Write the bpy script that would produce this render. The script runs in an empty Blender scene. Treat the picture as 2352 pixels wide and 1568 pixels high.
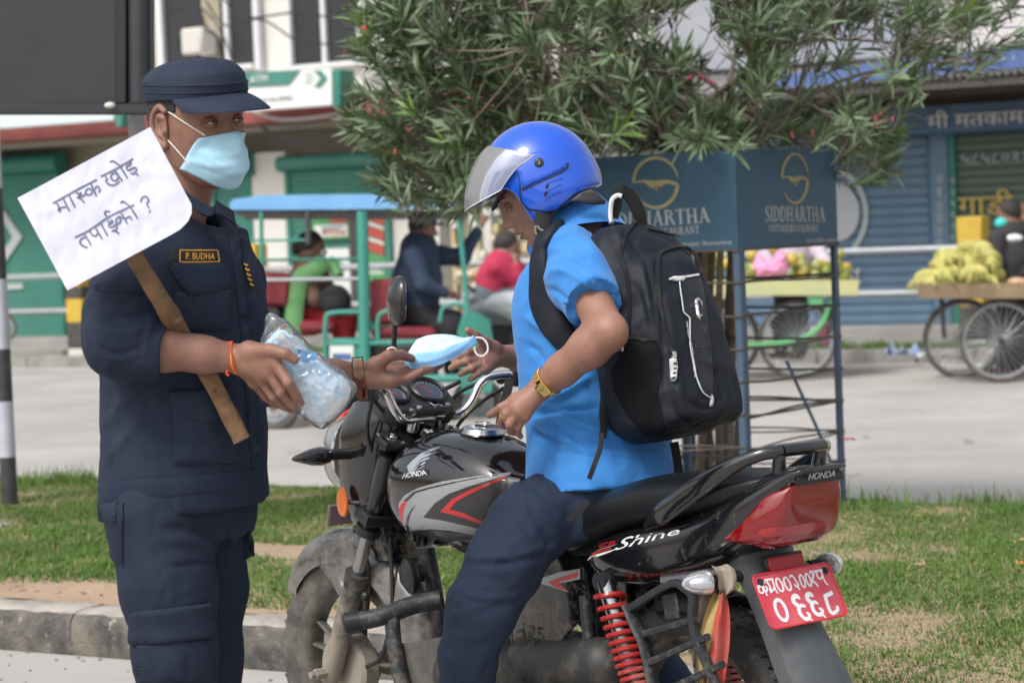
import bpy, bmesh, math, random
import numpy as np
from math import radians, sin, cos, pi, atan, sqrt
from mathutils import Vector, Matrix
from mathutils.bvhtree import BVHTree
from mathutils.geometry import delaunay_2d_cdt
import openvdb

SC = bpy.context.scene
COL = SC.collection
rng = np.random.default_rng(7)
random.seed(7)

# ---------------------------------------------------------------- camera
W, H, F = 2352., 1568., 5400.          # image measures used while surveying the photograph
CH = 1.42
_p = atan((784-520)/F); _r = 0.04
FW = np.array([0, cos(_p), -sin(_p)]); _u0 = np.array([0, sin(_p), cos(_p)]); _X = np.array([1., 0, 0])
RT = _X*cos(_r)-_u0*sin(_r); UP = _X*sin(_r)+_u0*cos(_r); CAM = np.array([0, 0, CH])
cam = bpy.data.objects.new('camera', bpy.data.cameras.new('camera')); COL.objects.link(cam)
cam.matrix_world = Matrix([[RT[0], UP[0], -FW[0], 0], [RT[1], UP[1], -FW[1], 0], [RT[2], UP[2], -FW[2], CH], [0, 0, 0, 1]])
cam.data.sensor_width = 36; cam.data.lens = F/W*36
cam.data.clip_end = 2000; cam.data.clip_start = .05
cam.data.dof.use_dof = True; cam.data.dof.focus_distance = 5.35; cam.data.dof.aperture_fstop = 5.4
SC.camera = cam

# ---------------------------------------------------------------- light
world = bpy.data.worlds.new('World'); SC.world = world; world.use_nodes = True
_wt = world.node_tree; _bg = _wt.nodes['Background']
_sky = _wt.nodes.new('ShaderNodeTexSky'); _sky.sky_type = 'NISHITA'; _sky.sun_disc = False
SUN_EL, SUN_AZ = radians(52), radians(-140)     # sun high, behind the camera to the left
_sky.sun_elevation = SUN_EL; _sky.sun_rotation = SUN_AZ; _sky.dust_density = 4.5; _sky.ozone_density = 1.0; _sky.air_density = 1.3
_hs = _wt.nodes.new('ShaderNodeHueSaturation'); _hs.inputs['Saturation'].default_value = .38
_wt.links.new(_sky.outputs[0], _hs.inputs['Color']); _wt.links.new(_hs.outputs[0], _bg.inputs['Color'])
_bg.inputs['Strength'].default_value = 0.15
_sl = bpy.data.lights.new('sun', 'SUN'); sun = bpy.data.objects.new('sun', _sl); COL.objects.link(sun)
_sl.energy = 1.5; _sl.angle = radians(14); _sl.color = (1, .965, .92)
_sd = Vector((sin(SUN_AZ)*cos(SUN_EL), cos(SUN_AZ)*cos(SUN_EL), sin(SUN_EL)))
sun.rotation_euler = (-_sd).to_track_quat('-Z', 'Y').to_euler()
SC.view_settings.view_transform = 'Standard'; SC.view_settings.look = 'None'
SC.view_settings.exposure = 0.32; SC.view_settings.gamma = 1.0
SC.render.engine = 'CYCLES'
SC.cycles.use_denoising = True
SC.cycles.max_bounces = 8; SC.cycles.transparent_max_bounces = 16

# ---------------------------------------------------------------- survey helpers: where a sight line meets the place
def ray(x, y): return FW+RT*((x-1176)/F)+UP*((784-y)/F)
def P(x, y, D): return CAM+ray(x, y)*D
def G(x, y, z=0.):
    d = ray(x, y); return CAM+d*((z-CH)/d[2])
def proj(V):
    d = np.asarray(V, float)-CAM; D = d@FW
    return np.stack([1176+F*(d@RT)/D, 784-F*(d@UP)/D], -1)
YAW = radians(31)
SU = np.array([cos(YAW), -sin(YAW), 0]); SN = np.array([sin(YAW), cos(YAW), 0]); ZZ = np.array([0, 0, 1.])
def S(u, n, z=0.): return SU*u+SN*n+ZZ*z                       # street frame: along, across, up
def Q(x, y, n):
    d = ray(x, y); w = CAM+d*((n-CAM@SN)/(d@SN)); return float(w@SU), float(w[2])
A3 = lambda *a: np.array(a, float)
def nrm(v): v = np.asarray(v, float); return v/(np.linalg.norm(v)+1e-12)

# ---------------------------------------------------------------- noise
_perm = rng.permutation(512); _grad = rng.normal(size=(512, 3)); _grad /= np.linalg.norm(_grad, axis=1)[:, None]
def noise3(Pn, seed=0):
    Pn = np.asarray(Pn, float)+seed*17.31; i = np.floor(Pn).astype(int); f = Pn-i; w = f*f*f*(f*(f*6-15)+10); out = 0
    for dx in (0, 1):
        for dy in (0, 1):
            for dz in (0, 1):
                h = _perm[(_perm[(_perm[(i[:, 0]+dx) & 511]+i[:, 1]+dy) & 511]+i[:, 2]+dz) & 511]
                g = _grad[h]; d = f-np.array([dx, dy, dz])
                wt = (w[:, 0] if dx else 1-w[:, 0])*(w[:, 1] if dy else 1-w[:, 1])*(w[:, 2] if dz else 1-w[:, 2])
                out = out+wt*(g*d).sum(1)
    return out
def fbm(Pn, o=3, seed=0):
    s = 0; a = 1.
    for k in range(o): s = s+a*noise3(np.asarray(Pn)*2**k, seed+k); a *= .5
    return s

# ---------------------------------------------------------------- mesh pieces: (V, F) with F a list of index tuples
def join(*ms):
    V = []; Fc = []; n = 0
    for v, f in ms:
        V.append(np.asarray(v, float)); Fc += [tuple(int(a)+n for a in t) for t in f]; n += len(v)
    return np.concatenate(V), Fc
def xf(m, M=None, loc=(0, 0, 0), s=1.):
    V = np.asarray(m[0], float)*s
    if M is not None: V = V@np.asarray(M, float).T
    return V+np.asarray(loc, float), m[1]
def rot(ax, a):
    return np.array(Matrix.Rotation(a, 3, Vector(ax) if not isinstance(ax, str) else ax))
def basis(x, y, z): return np.stack([x, y, z], 1)             # columns
def grid_faces(nr, nc, wrap=False):
    Fc = []
    for i in range(nr-1):
        for j in range(nc if wrap else nc-1):
            k = (j+1) % nc
            Fc.append((i*nc+j, i*nc+k, (i+1)*nc+k, (i+1)*nc+j))
    return Fc
def loft(rings, cap=True, wrap=True):
    rings = [np.asarray(r, float) for r in rings]; n = len(rings[0]); V = np.concatenate(rings); Fc = grid_faces(len(rings), n, wrap)
    if cap and wrap:
        Fc.append(tuple(range(n))[::-1]); Fc.append(tuple(range((len(rings)-1)*n, len(rings)*n)))
    return V, Fc
def ell_ring(c, u, v, n=16, e=2.0, ph=0.):
    t = np.linspace(0, 2*pi, n, endpoint=False)+ph; cc, ss = np.cos(t), np.sin(t)
    a = np.sign(cc)*np.abs(cc)**(2/e); b = np.sign(ss)*np.abs(ss)**(2/e)
    return np.asarray(c)+a[:, None]*np.asarray(u)+b[:, None]*np.asarray(v)
def frames(pts, ref=None):
    pts = np.asarray(pts, float); T = np.gradient(pts, axis=0); T /= np.linalg.norm(T, axis=1)[:, None]+1e-12
    r = np.asarray(ref, float) if ref is not None else (A3(0, 0, 1) if abs(T[0][2]) < .9 else A3(1, 0, 0))
    out = []
    n = nrm(r-T[0]*(r@T[0]))
    for t in T:
        if ref is not None: n2 = r-t*(r@t)
        else: n2 = n-t*(n@t)
        n = nrm(n2) if np.linalg.norm(n2) > 1e-5 else n
        out.append((t, n, np.cross(t, n)))
    return out
def tube(pts, r, n=10, cap=True, ref=None, flat=1., e=2.0, close=False):
    """r number or list; flat scales the second axis; ref fixes the first axis"""
    pts = np.asarray(pts, float); r = np.broadcast_to(np.asarray(r, float), (len(pts),)); fr = frames(pts, ref)
    fl = np.broadcast_to(np.asarray(flat, float), (len(pts),))
    rings = [ell_ring(p, f[1]*a, f[2]*a*b, n, e) for p, f, a, b in zip(pts, fr, r, fl)]
    if close:
        V = np.concatenate(rings); m = len(rings)
        Fc = grid_faces(m, n, True)+[((m-1)*n+j, (m-1)*n+(j+1) % n, (j+1) % n, j) for j in range(n)]
        return V, Fc
    return loft(rings, cap)
def smooth_path(pts, k=4, closed=False):
    """Catmull-Rom through the points"""
    pts = np.asarray(pts, float)
    if closed: q = np.concatenate([pts[-1:], pts, pts[:2]])
    else: q = np.concatenate([2*pts[:1]-pts[1:2], pts, 2*pts[-1:]-pts[-2:-1]])
    out = []
    for i in range(1, len(q)-2):
        for t in np.linspace(0, 1, k, endpoint=False):
            a, b, c, d = q[i-1:i+3]
            out.append(.5*((2*b)+(-a+c)*t+(2*a-5*b+4*c-d)*t*t+(-a+3*b-3*c+d)*t**3))
    if not closed: out.append(pts[-1])
    return np.array(out)
def box(c, size, M=None, bev=0., seg=1):
    bm = bmesh.new(); bmesh.ops.create_cube(bm, size=1.)
    for v in bm.verts: v.co = Vector((v.co.x*size[0], v.co.y*size[1], v.co.z*size[2]))
    if bev > 0: bmesh.ops.bevel(bm, geom=list(bm.edges), offset=bev, segments=seg, affect='EDGES', profile=.5)
    return xf(from_bm(bm), M, c)
def from_bm(bm):
    bm.verts.index_update(); V = np.array([v.co[:] for v in bm.verts]); Fc = [tuple(v.index for v in f.verts) for f in bm.faces]; bm.free(); return V, Fc
def prism(poly, z0, z1, bev=0., seg=2):
    """poly: 2D outline (ccw); extruded in z, rim bevelled"""
    bm = bmesh.new(); a = [bm.verts.new((p[0], p[1], z0)) for p in poly]; f = bm.faces.new(a)
    r = bmesh.ops.extrude_face_region(bm, geom=[f]); vs = [g for g in r['geom'] if isinstance(g, bmesh.types.BMVert)]
    for v in vs: v.co.z = z1
    bmesh.ops.recalc_face_normals(bm, faces=bm.faces)
    if bev > 0:
        es = [e for e in bm.edges if abs(e.verts[0].co.z-e.verts[1].co.z) < 1e-9]
        bmesh.ops.bevel(bm, geom=es, offset=bev, segments=seg, affect='EDGES', profile=.5)
    return from_bm(bm)
def lathe(prof, n=24, close=False):
    """prof: (r, z) list about local z"""
    t = np.linspace(0, 2*pi, n, endpoint=False)
    rings = [np.stack([r*np.cos(t), r*np.sin(t), np.full(n, z)], 1) for r, z in prof]
    if close: rings.append(rings[0])
    return loft(rings, cap=not close)
def to_axis(m, o, d, up=(0, 0, 1)):
    """turn a piece built about local z so that z points along d"""
    d = nrm(d); u = np.asarray(up, float)
    if abs(u@d) > .95: u = A3(1, 0, 0)
    x = nrm(np.cross(u, d)); y = np.cross(d, x)
    return xf(m, basis(x, y, d), o)
def sphere(c, r, n=14, M=None):
    t = np.linspace(0, pi, n//2+1); m = loft([ell_ring((0, 0, cos(a)), A3(1, 0, 0)*max(sin(a), 1e-3), A3(0, 1, 0)*max(sin(a), 1e-3), n) for a in t[::-1]])
    V = m[0]*np.asarray(r if np.ndim(r) else (r, r, r), float)
    return xf((V, m[1]), M, c)
def normals(V, Fc):
    V = np.asarray(V); N = np.zeros_like(V)
    q = np.array([f for f in Fc if len(f) == 4], int).reshape(-1, 4); t = np.array([f for f in Fc if len(f) == 3], int).reshape(-1, 3)
    if len(q):
        fn = np.cross(V[q[:, 2]]-V[q[:, 0]], V[q[:, 3]]-V[q[:, 1]])
        for k in range(4): np.add.at(N, q[:, k], fn)
    if len(t):
        fn = np.cross(V[t[:, 1]]-V[t[:, 0]], V[t[:, 2]]-V[t[:, 0]])
        for k in range(3): np.add.at(N, t[:, k], fn)
    return N/(np.linalg.norm(N, axis=1)[:, None]+1e-12)
def lap(V, Fc, it=1, lam=.5):
    q = np.array([f for f in Fc if len(f) == 4], int)
    e = np.concatenate([q[:, [0, 1]], q[:, [1, 2]], q[:, [2, 3]], q[:, [3, 0]]]); e = np.concatenate([e, e[:, ::-1]])
    cnt = np.bincount(e[:, 0], minlength=len(V))[:, None]
    for _ in range(it):
        s = np.stack([np.bincount(e[:, 0], V[e[:, 1], k], len(V)) for k in range(3)], 1)
        V = V+lam*(s/np.maximum(cnt, 1)-V)
    return V

# ---------------------------------------------------------------- implicit surfaces for bodies, hands and clothes
class SDF:
    def __init__(s): s.p = []
    def _add(s, fn, lo, hi, k, sub=False): s.p.append((fn, np.minimum(lo, hi), np.maximum(lo, hi), k, sub)); return s
    def cap(s, a, b, ra, rb=None, k=.01, flat=None, sub=False):
        a = np.asarray(a, float); b = np.asarray(b, float); rb = ra if rb is None else rb; ba = b-a; L2 = max(ba@ba, 1e-12)
        m = max(ra, rb)*(max(1, flat[1]) if flat else 1)
        def fn(X):
            pa = X-a; h = np.clip((pa@ba)/L2, 0, 1); d = pa-h[..., None]*ba
            if flat is not None:
                n = flat[0]; dn = d@n; d = d+(dn*(1/flat[1]-1))[..., None]*n
                return (np.sqrt((d*d).sum(-1))-(ra+(rb-ra)*h))*min(1, flat[1])
            return np.sqrt((d*d).sum(-1))-(ra+(rb-ra)*h)
        return s._add(fn, np.minimum(a, b)-m, np.maximum(a, b)+m, k, sub)
    def chain(s, pts, rs, k=.01, flat=None):
        for i in range(len(pts)-1): s.cap(pts[i], pts[i+1], rs[i], rs[i+1], k, flat)
        return s
    def ell(s, c, r, M=None, k=.01, sub=False):
        c = np.asarray(c, float); r = np.asarray(r, float); M = np.eye(3) if M is None else M; m = np.abs(M)@r
        def fn(X):
            q = (X-c)@M; k0 = np.sqrt(((q/r)**2).sum(-1)); k1 = np.sqrt(((q/r**2)**2).sum(-1)); return k0*(k0-1)/np.maximum(k1, 1e-6)
        return s._add(fn, c-m, c+m, k, sub)
    def box(s, c, h, M=None, rd=.005, k=.005, sub=False):
        c = np.asarray(c, float); h = np.asarray(h, float); M = np.eye(3) if M is None else M; m = np.abs(M)@h
        def fn(X):
            q = np.abs((X-c)@M)-(h-rd); return np.sqrt((np.maximum(q, 0)**2).sum(-1))+np.minimum(q.max(-1), 0)-rd
        return s._add(fn, c-m, c+m, k, sub)
    def stack(s, o, M, tab, e=2.2, k=.02, rd=.0, sub=False):
        """rows (t, cx, cy, rx, ry) along the third axis of M"""
        o = np.asarray(o, float); tab = np.array(sorted(tab), float); R = max(tab[:, 3].max()+abs(tab[:, 1]).max(), tab[:, 4].max()+abs(tab[:, 2]).max())
        tt = np.linspace(tab[0, 0], tab[-1, 0], 80)
        # smooth rows
        sp = smooth_path(tab, 6); ts = sp[:, 0]; 
        def fn(X):
            q = (X-o)@M; t = q[..., 2]; c = [np.interp(t, ts, sp[:, j]) for j in range(1, 5)]
            ax = np.abs(q[..., 0]-c[0])/c[2]; ay = np.abs(q[..., 1]-c[1])/c[3]
            rr = (ax**e+ay**e)**(1/e); d = (rr-1)*np.minimum(c[2], c[3])*1.0
            return np.maximum(d, np.maximum(tab[0, 0]-t, t-tab[-1, 0]))
        a = o+M@A3(0, 0, tab[0, 0]); b = o+M@A3(0, 0, tab[-1, 0])
        return s._add(fn, np.minimum(a, b)-R, np.maximum(a, b)+R, k, sub)
    def mesh(s, vox=.004, sm=1):
        lo = np.min([p[1] for p in s.p if not p[4]], 0)-4*vox-.01; hi = np.max([p[2] for p in s.p if not p[4]], 0)+4*vox+.01
        n = np.ceil((hi-lo)/vox).astype(int)+1; D = np.full(n, 1e3, np.float32)
        ax = [lo[i]+vox*np.arange(n[i]) for i in range(3)]
        for fn, a, b, k, sub in s.p:
            pad = k+4*vox
            i0 = np.clip(((a-pad-lo)/vox).astype(int), 0, n-1); i1 = np.clip(((b+pad-lo)/vox).astype(int)+2, 1, n)
            if (i1 <= i0).any(): continue
            X = np.stack(np.meshgrid(*[ax[j][i0[j]:i1[j]] for j in range(3)], indexing='ij'), -1)
            d = fn(X).astype(np.float32); sl = tuple(slice(i0[j], i1[j]) for j in range(3)); o = D[sl]
            if sub:
                d = -d; h = np.maximum(k-np.abs(o-d), 0)/k; D[sl] = np.maximum(o, d)+h*h*k/4
            else:
                h = np.maximum(k-np.abs(o-d), 0)/k; D[sl] = np.minimum(o, d)-h*h*k/4
        g = openvdb.FloatGrid(3.); g.copyFromArray(np.clip(D/vox, -3, 3)); p, q = g.convertToQuads(isovalue=0.)
        V = p.astype(float)*vox+lo; Fc = q.astype(int)
        # orient outward
        fn_ = np.cross(V[Fc[:, 2]]-V[Fc[:, 0]], V[Fc[:, 3]]-V[Fc[:, 1]]); c = V[Fc].mean(1)
        if (fn_*c).sum() < 0: Fc = Fc[:, ::-1]
        if sm: V = lap(V, Fc, sm, .5)
        return V, [tuple(t) for t in Fc.tolist()]

def creases(m, lines, front_only=True):
    """lines: (survey polyline, amplitude m, width px [, asym]) pressed into or raised from the cloth"""
    V, Fc = m; V = V.copy(); N = normals(V, Fc); px = proj(V); fr = ((CAM-V)*N).sum(1) > 0; D = np.zeros(len(V))
    for ln in lines:
        pl = smooth_path(ln[0], 5) if len(ln[0]) > 2 else np.asarray(ln[0], float); a, w = ln[1], ln[2]; d = np.full(len(V), 1e9); tt = np.zeros(len(V))
        L = len(pl)-1
        for i in range(L):
            p0, p1 = pl[i], pl[i+1]; e = p1-p0; h = np.clip(((px-p0)@e)/(e@e+1e-9), 0, 1); q = px-p0-h[:, None]*e; dd = np.hypot(q[:, 0], q[:, 1])
            sgn = np.sign(e[0]*(px[:, 1]-p0[1])-e[1]*(px[:, 0]-p0[0])); b = dd < np.abs(d); d = np.where(b, dd*np.where(sgn == 0, 1, sgn), d); tt = np.where(b, (i+h)/L, tt)
        taper = np.clip(np.minimum(tt, 1-tt)*4+.15, 0, 1)
        x = d/w; prof = np.exp(-x*x)
        if len(ln) > 3: prof = np.exp(-x*x)*(1+ln[3]*np.tanh(x*2))-.0
        D += a*prof*taper
    if front_only: D = np.where(fr, D, 0)
    return V+N*D[:, None], Fc
def wrinkle(m, amp, scale, seed=0, stretch=(1, 1, 1), o=2):
    V, Fc = m; N = normals(V, Fc); d = fbm(V*np.asarray(stretch)*scale, o, seed); d = -np.abs(d)*2+.5
    return V+N*(d*amp)[:, None], Fc
def bvh(*ms):
    V, Fc = join(*ms); return BVHTree.FromPolygons([tuple(v) for v in V], Fc)
def drape(tree, poly, off=.001, th=.003, res=8., dflt=None, edge=None, rounded=True, back=.002):
    """a piece with outline POLY (survey coordinates) laid on the surface that its sight lines meet, with real thickness"""
    poly = [tuple(map(float, p)) for p in poly]; n = len(poly); pts = []; 
    for i in range(n):
        a = np.array(poly[i]); b = np.array(poly[(i+1) % n]); m = max(1, int(np.hypot(*(b-a))/res))
        for k in range(m): pts.append(tuple(a+(b-a)*k/m))
    nb = len(pts); pp = np.array(pts); x0, y0 = pp.min(0); x1, y1 = pp.max(0); ins = []
    for x in np.arange(x0+res*.5, x1, res):
        ys = []
        for i in range(nb):
            a, b = pp[i], pp[(i+1) % nb]
            if (a[0] > x) != (b[0] > x): ys.append(a[1]+(b[1]-a[1])*(x-a[0])/(b[0]-a[0]))
        ys.sort()
        for k in range(0, len(ys)-1, 2):
            for y in np.arange(ys[k]+res*.45, ys[k+1]-res*.4, res): ins.append((x, y))
    allp = [Vector(p) for p in pts]+[Vector(p) for p in ins]
    r = delaunay_2d_cdt(allp, [], [list(range(nb))], 1, 1e-4); v2 = [tuple(v) for v in r[0]]; fc = [tuple(f) for f in r[2]]
    hit = cast(tree, v2, dflt); 
    cnt = {}
    for f in fc:
        for i in range(len(f)):
            e = (f[i], f[(i+1) % len(f)]); cnt[e] = 1
    bd = [e for e in cnt if (e[1], e[0]) not in cnt]; bset = set(i for e in bd for i in e)
    top = np.array([h[0]+h[1]*(off+(th*.35 if (rounded and i in bset) else th)) for i, h in enumerate(hit)])
    V = list(top); Fc = []
    N = len(v2)
    # orientation
    s = 0
    for f in fc[:20]:
        nn = np.cross(top[f[1]]-top[f[0]], top[f[2]]-top[f[0]]); s += nn@(CAM-top[f[0]])
    flip = s < 0
    Fc = [f[::-1] if flip else f for f in fc]
    idx = {}
    for i in sorted(bset):
        idx[i] = len(V); V.append(hit[i][0]-hit[i][1]*back)
    for a, b in bd:
        q = (b, a, idx[a], idx[b]); Fc.append(q[::-1] if flip else q)
    return np.array(V), Fc
def cast(tree, pts, dflt=None):
    out = []; miss = []
    for i, (x, y) in enumerate(pts):
        d = ray(x, y); L = np.linalg.norm(d); h = tree.ray_cast(Vector(CAM), Vector(d/L))
        if h[0] is None: out.append(None); miss.append(i)
        else:
            n = np.array(h[1]); n = n if n@d < 0 else -n; out.append((np.array(h[0]), n, (np.array(h[0])-CAM)@FW))
    Ds = [o[2] for o in out if o is not None]; 
    for i in miss:
        if Ds:
            j = min((k for k in range(len(out)) if out[k] is not None), key=lambda k: (pts[k][0]-pts[i][0])**2+(pts[k][1]-pts[i][1])**2)
            D = out[j][2]; nn = out[j][1]
        else: D = dflt or 5.; nn = -FW
        out[i] = (P(pts[i][0], pts[i][1], D), nn, D)
    return out
def text2d(body, font_scale=1.):
    cu = bpy.data.curves.new('t', 'FONT'); cu.body = body; cu.resolution_u = 3; cu.align_x = 'LEFT'
    o = bpy.data.objects.new('t', cu); COL.objects.link(o); dg = bpy.context.evaluated_depsgraph_get(); me = bpy.data.meshes.new_from_object(o.evaluated_get(dg))
    V = np.array([v.co[:] for v in me.vertices]).reshape(-1, 3); Fc = [tuple(p.vertices) for p in me.polygons]
    bpy.data.objects.remove(o); bpy.data.meshes.remove(me); bpy.data.curves.remove(cu)
    x0, y0 = V[:, 0].min(), V[:, 1].min(); x1, y1 = V[:, 0].max(), V[:, 1].max()
    return (V[:, :2]-[x0, y0])/[x1-x0, y1-y0], Fc            # unit box
def ribbon2d(pl, w, k=3):
    """flat strokes in a plane: polyline with width(s)"""
    pl = smooth_path(pl, k) if len(pl) > 2 else np.asarray(pl, float); w = np.broadcast_to(np.asarray(w, float), (2,)) if np.ndim(w) == 0 else np.asarray(w, float)
    ww = np.interp(np.linspace(0, 1, len(pl)), np.linspace(0, 1, len(w)), w)
    T = np.gradient(pl, axis=0); T /= np.linalg.norm(T, axis=1)[:, None]+1e-9; Nn = np.stack([-T[:, 1], T[:, 0]], 1)
    V = np.concatenate([pl+Nn*ww[:, None]/2, pl-Nn*ww[:, None]/2]); n = len(pl)
    return V, [(i, i+1, n+i+1, n+i) for i in range(n-1)]
def join2d(ms):
    V = []; Fc = []; n = 0
    for v, f in ms: V.append(np.asarray(v)); Fc += [tuple(a+n for a in t) for t in f]; n += len(v)
    return np.concatenate(V), Fc
def raise2d(m2, fn, th=.0008):
    """2D piece -> thin solid on a surface; fn(points) -> (position, normal)"""
    v, f = m2; Pn, Nn = fn(v); n = len(v); V = np.concatenate([Pn+Nn*th, Pn]); Fc = []
    for t in f:
        a = np.cross(V[t[1]]-V[t[0]], V[t[2]]-V[t[0]]); Fc.append(tuple(t) if a@Nn[t[0]] >= 0 else tuple(t[::-1]))
    cnt = set((t[i], t[(i+1) % len(t)]) for t in Fc for i in range(len(t)))
    Fc += [(b, a, a+n, b+n) for a, b in cnt if (b, a) not in cnt]
    return V, Fc
def drape2d(tree, m2, off=.0006, th=.0006):
    def fn(v):
        h = cast(tree, [tuple(p) for p in v]); return np.array([a[0]+a[1]*off for a in h]), np.array([a[1] for a in h])
    return raise2d(m2, fn, th)
def place2d(m2, quad):
    """unit box -> survey quadrilateral (bl, br, tr, tl)"""
    q = np.array(quad, float); x, y = m2[0][:, :1], m2[0][:, 1:2]
    return (1-x)*(1-y)*q[0]+x*(1-y)*q[1]+x*y*q[2]+(1-x)*y*q[3], m2[1]

# ---------------------------------------------------------------- objects
_T = {}
def _name(n): return n
def thing(name, label, cat, loc=(0, 0, 0), rz=0., group=None):
    o = bpy.data.objects.new(name, None); COL.objects.link(o); o.location = loc; o.rotation_euler = (0, 0, rz); o.empty_display_size = .1
    o['label'] = label; o['category'] = cat
    if group: o['group'] = group
    _T[o.name] = np.array(Matrix.Translation(Vector(loc))@Matrix.Rotation(rz, 4, 'Z')); return o
def obj(name, m, mat, parent=None, smooth=40, local=False, label=None, kind=None, loc=None):
    me = bpy.data.meshes.new(name); V, Fc = m[0], m[1]; V = np.asarray(V, float)
    if parent is not None and not local:
        Mi = np.linalg.inv(_T[parent.name]); V = V@Mi[:3, :3].T+Mi[:3, 3]
    if parent is None and loc is not None: V = V-np.asarray(loc)
    me.from_pydata(V.tolist(), [], [tuple(int(i) for i in f) for f in Fc]); 
    mats = mat if isinstance(mat, (list, tuple)) else [mat]
    for k in mats: me.materials.append(k)
    if len(m) > 2: me.polygons.foreach_set('material_index', np.asarray(m[2], np.int32))
    if smooth:
        me.polygons.foreach_set('use_smooth', np.ones(len(me.polygons), bool))
        if smooth < 180: me.set_sharp_from_angle(angle=radians(smooth))
    me.update()
    o = bpy.data.objects.new(name, me); COL.objects.link(o)
    M = np.eye(4)
    if parent is not None: o.parent = parent; M = _T[parent.name]
    elif loc is not None: o.location = loc; M = np.array(Matrix.Translation(Vector(loc)))
    _T[o.name] = M
    if label: o['label'] = label
    if kind: o['kind'] = kind
    return o
def tag(o, label, cat, group=None):
    o['label'] = label; o['category'] = cat
    if group: o['group'] = group
    return o
def again(o, loc, rz=0., parent=None, scale=1., tilt=(0, 0)):
    c = o.copy(); COL.objects.link(c); c.parent = parent; c.location = loc; c.rotation_euler = (tilt[0], tilt[1], rz)
    c.scale = (scale,)*3 if np.ndim(scale) == 0 else scale
    return c
def copy_tree(o, parent=None):
    c = o.copy(); COL.objects.link(c)
    if parent is not None: c.parent = parent
    for ch in [x for x in o.children]: copy_tree(ch, c)
    return c

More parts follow.
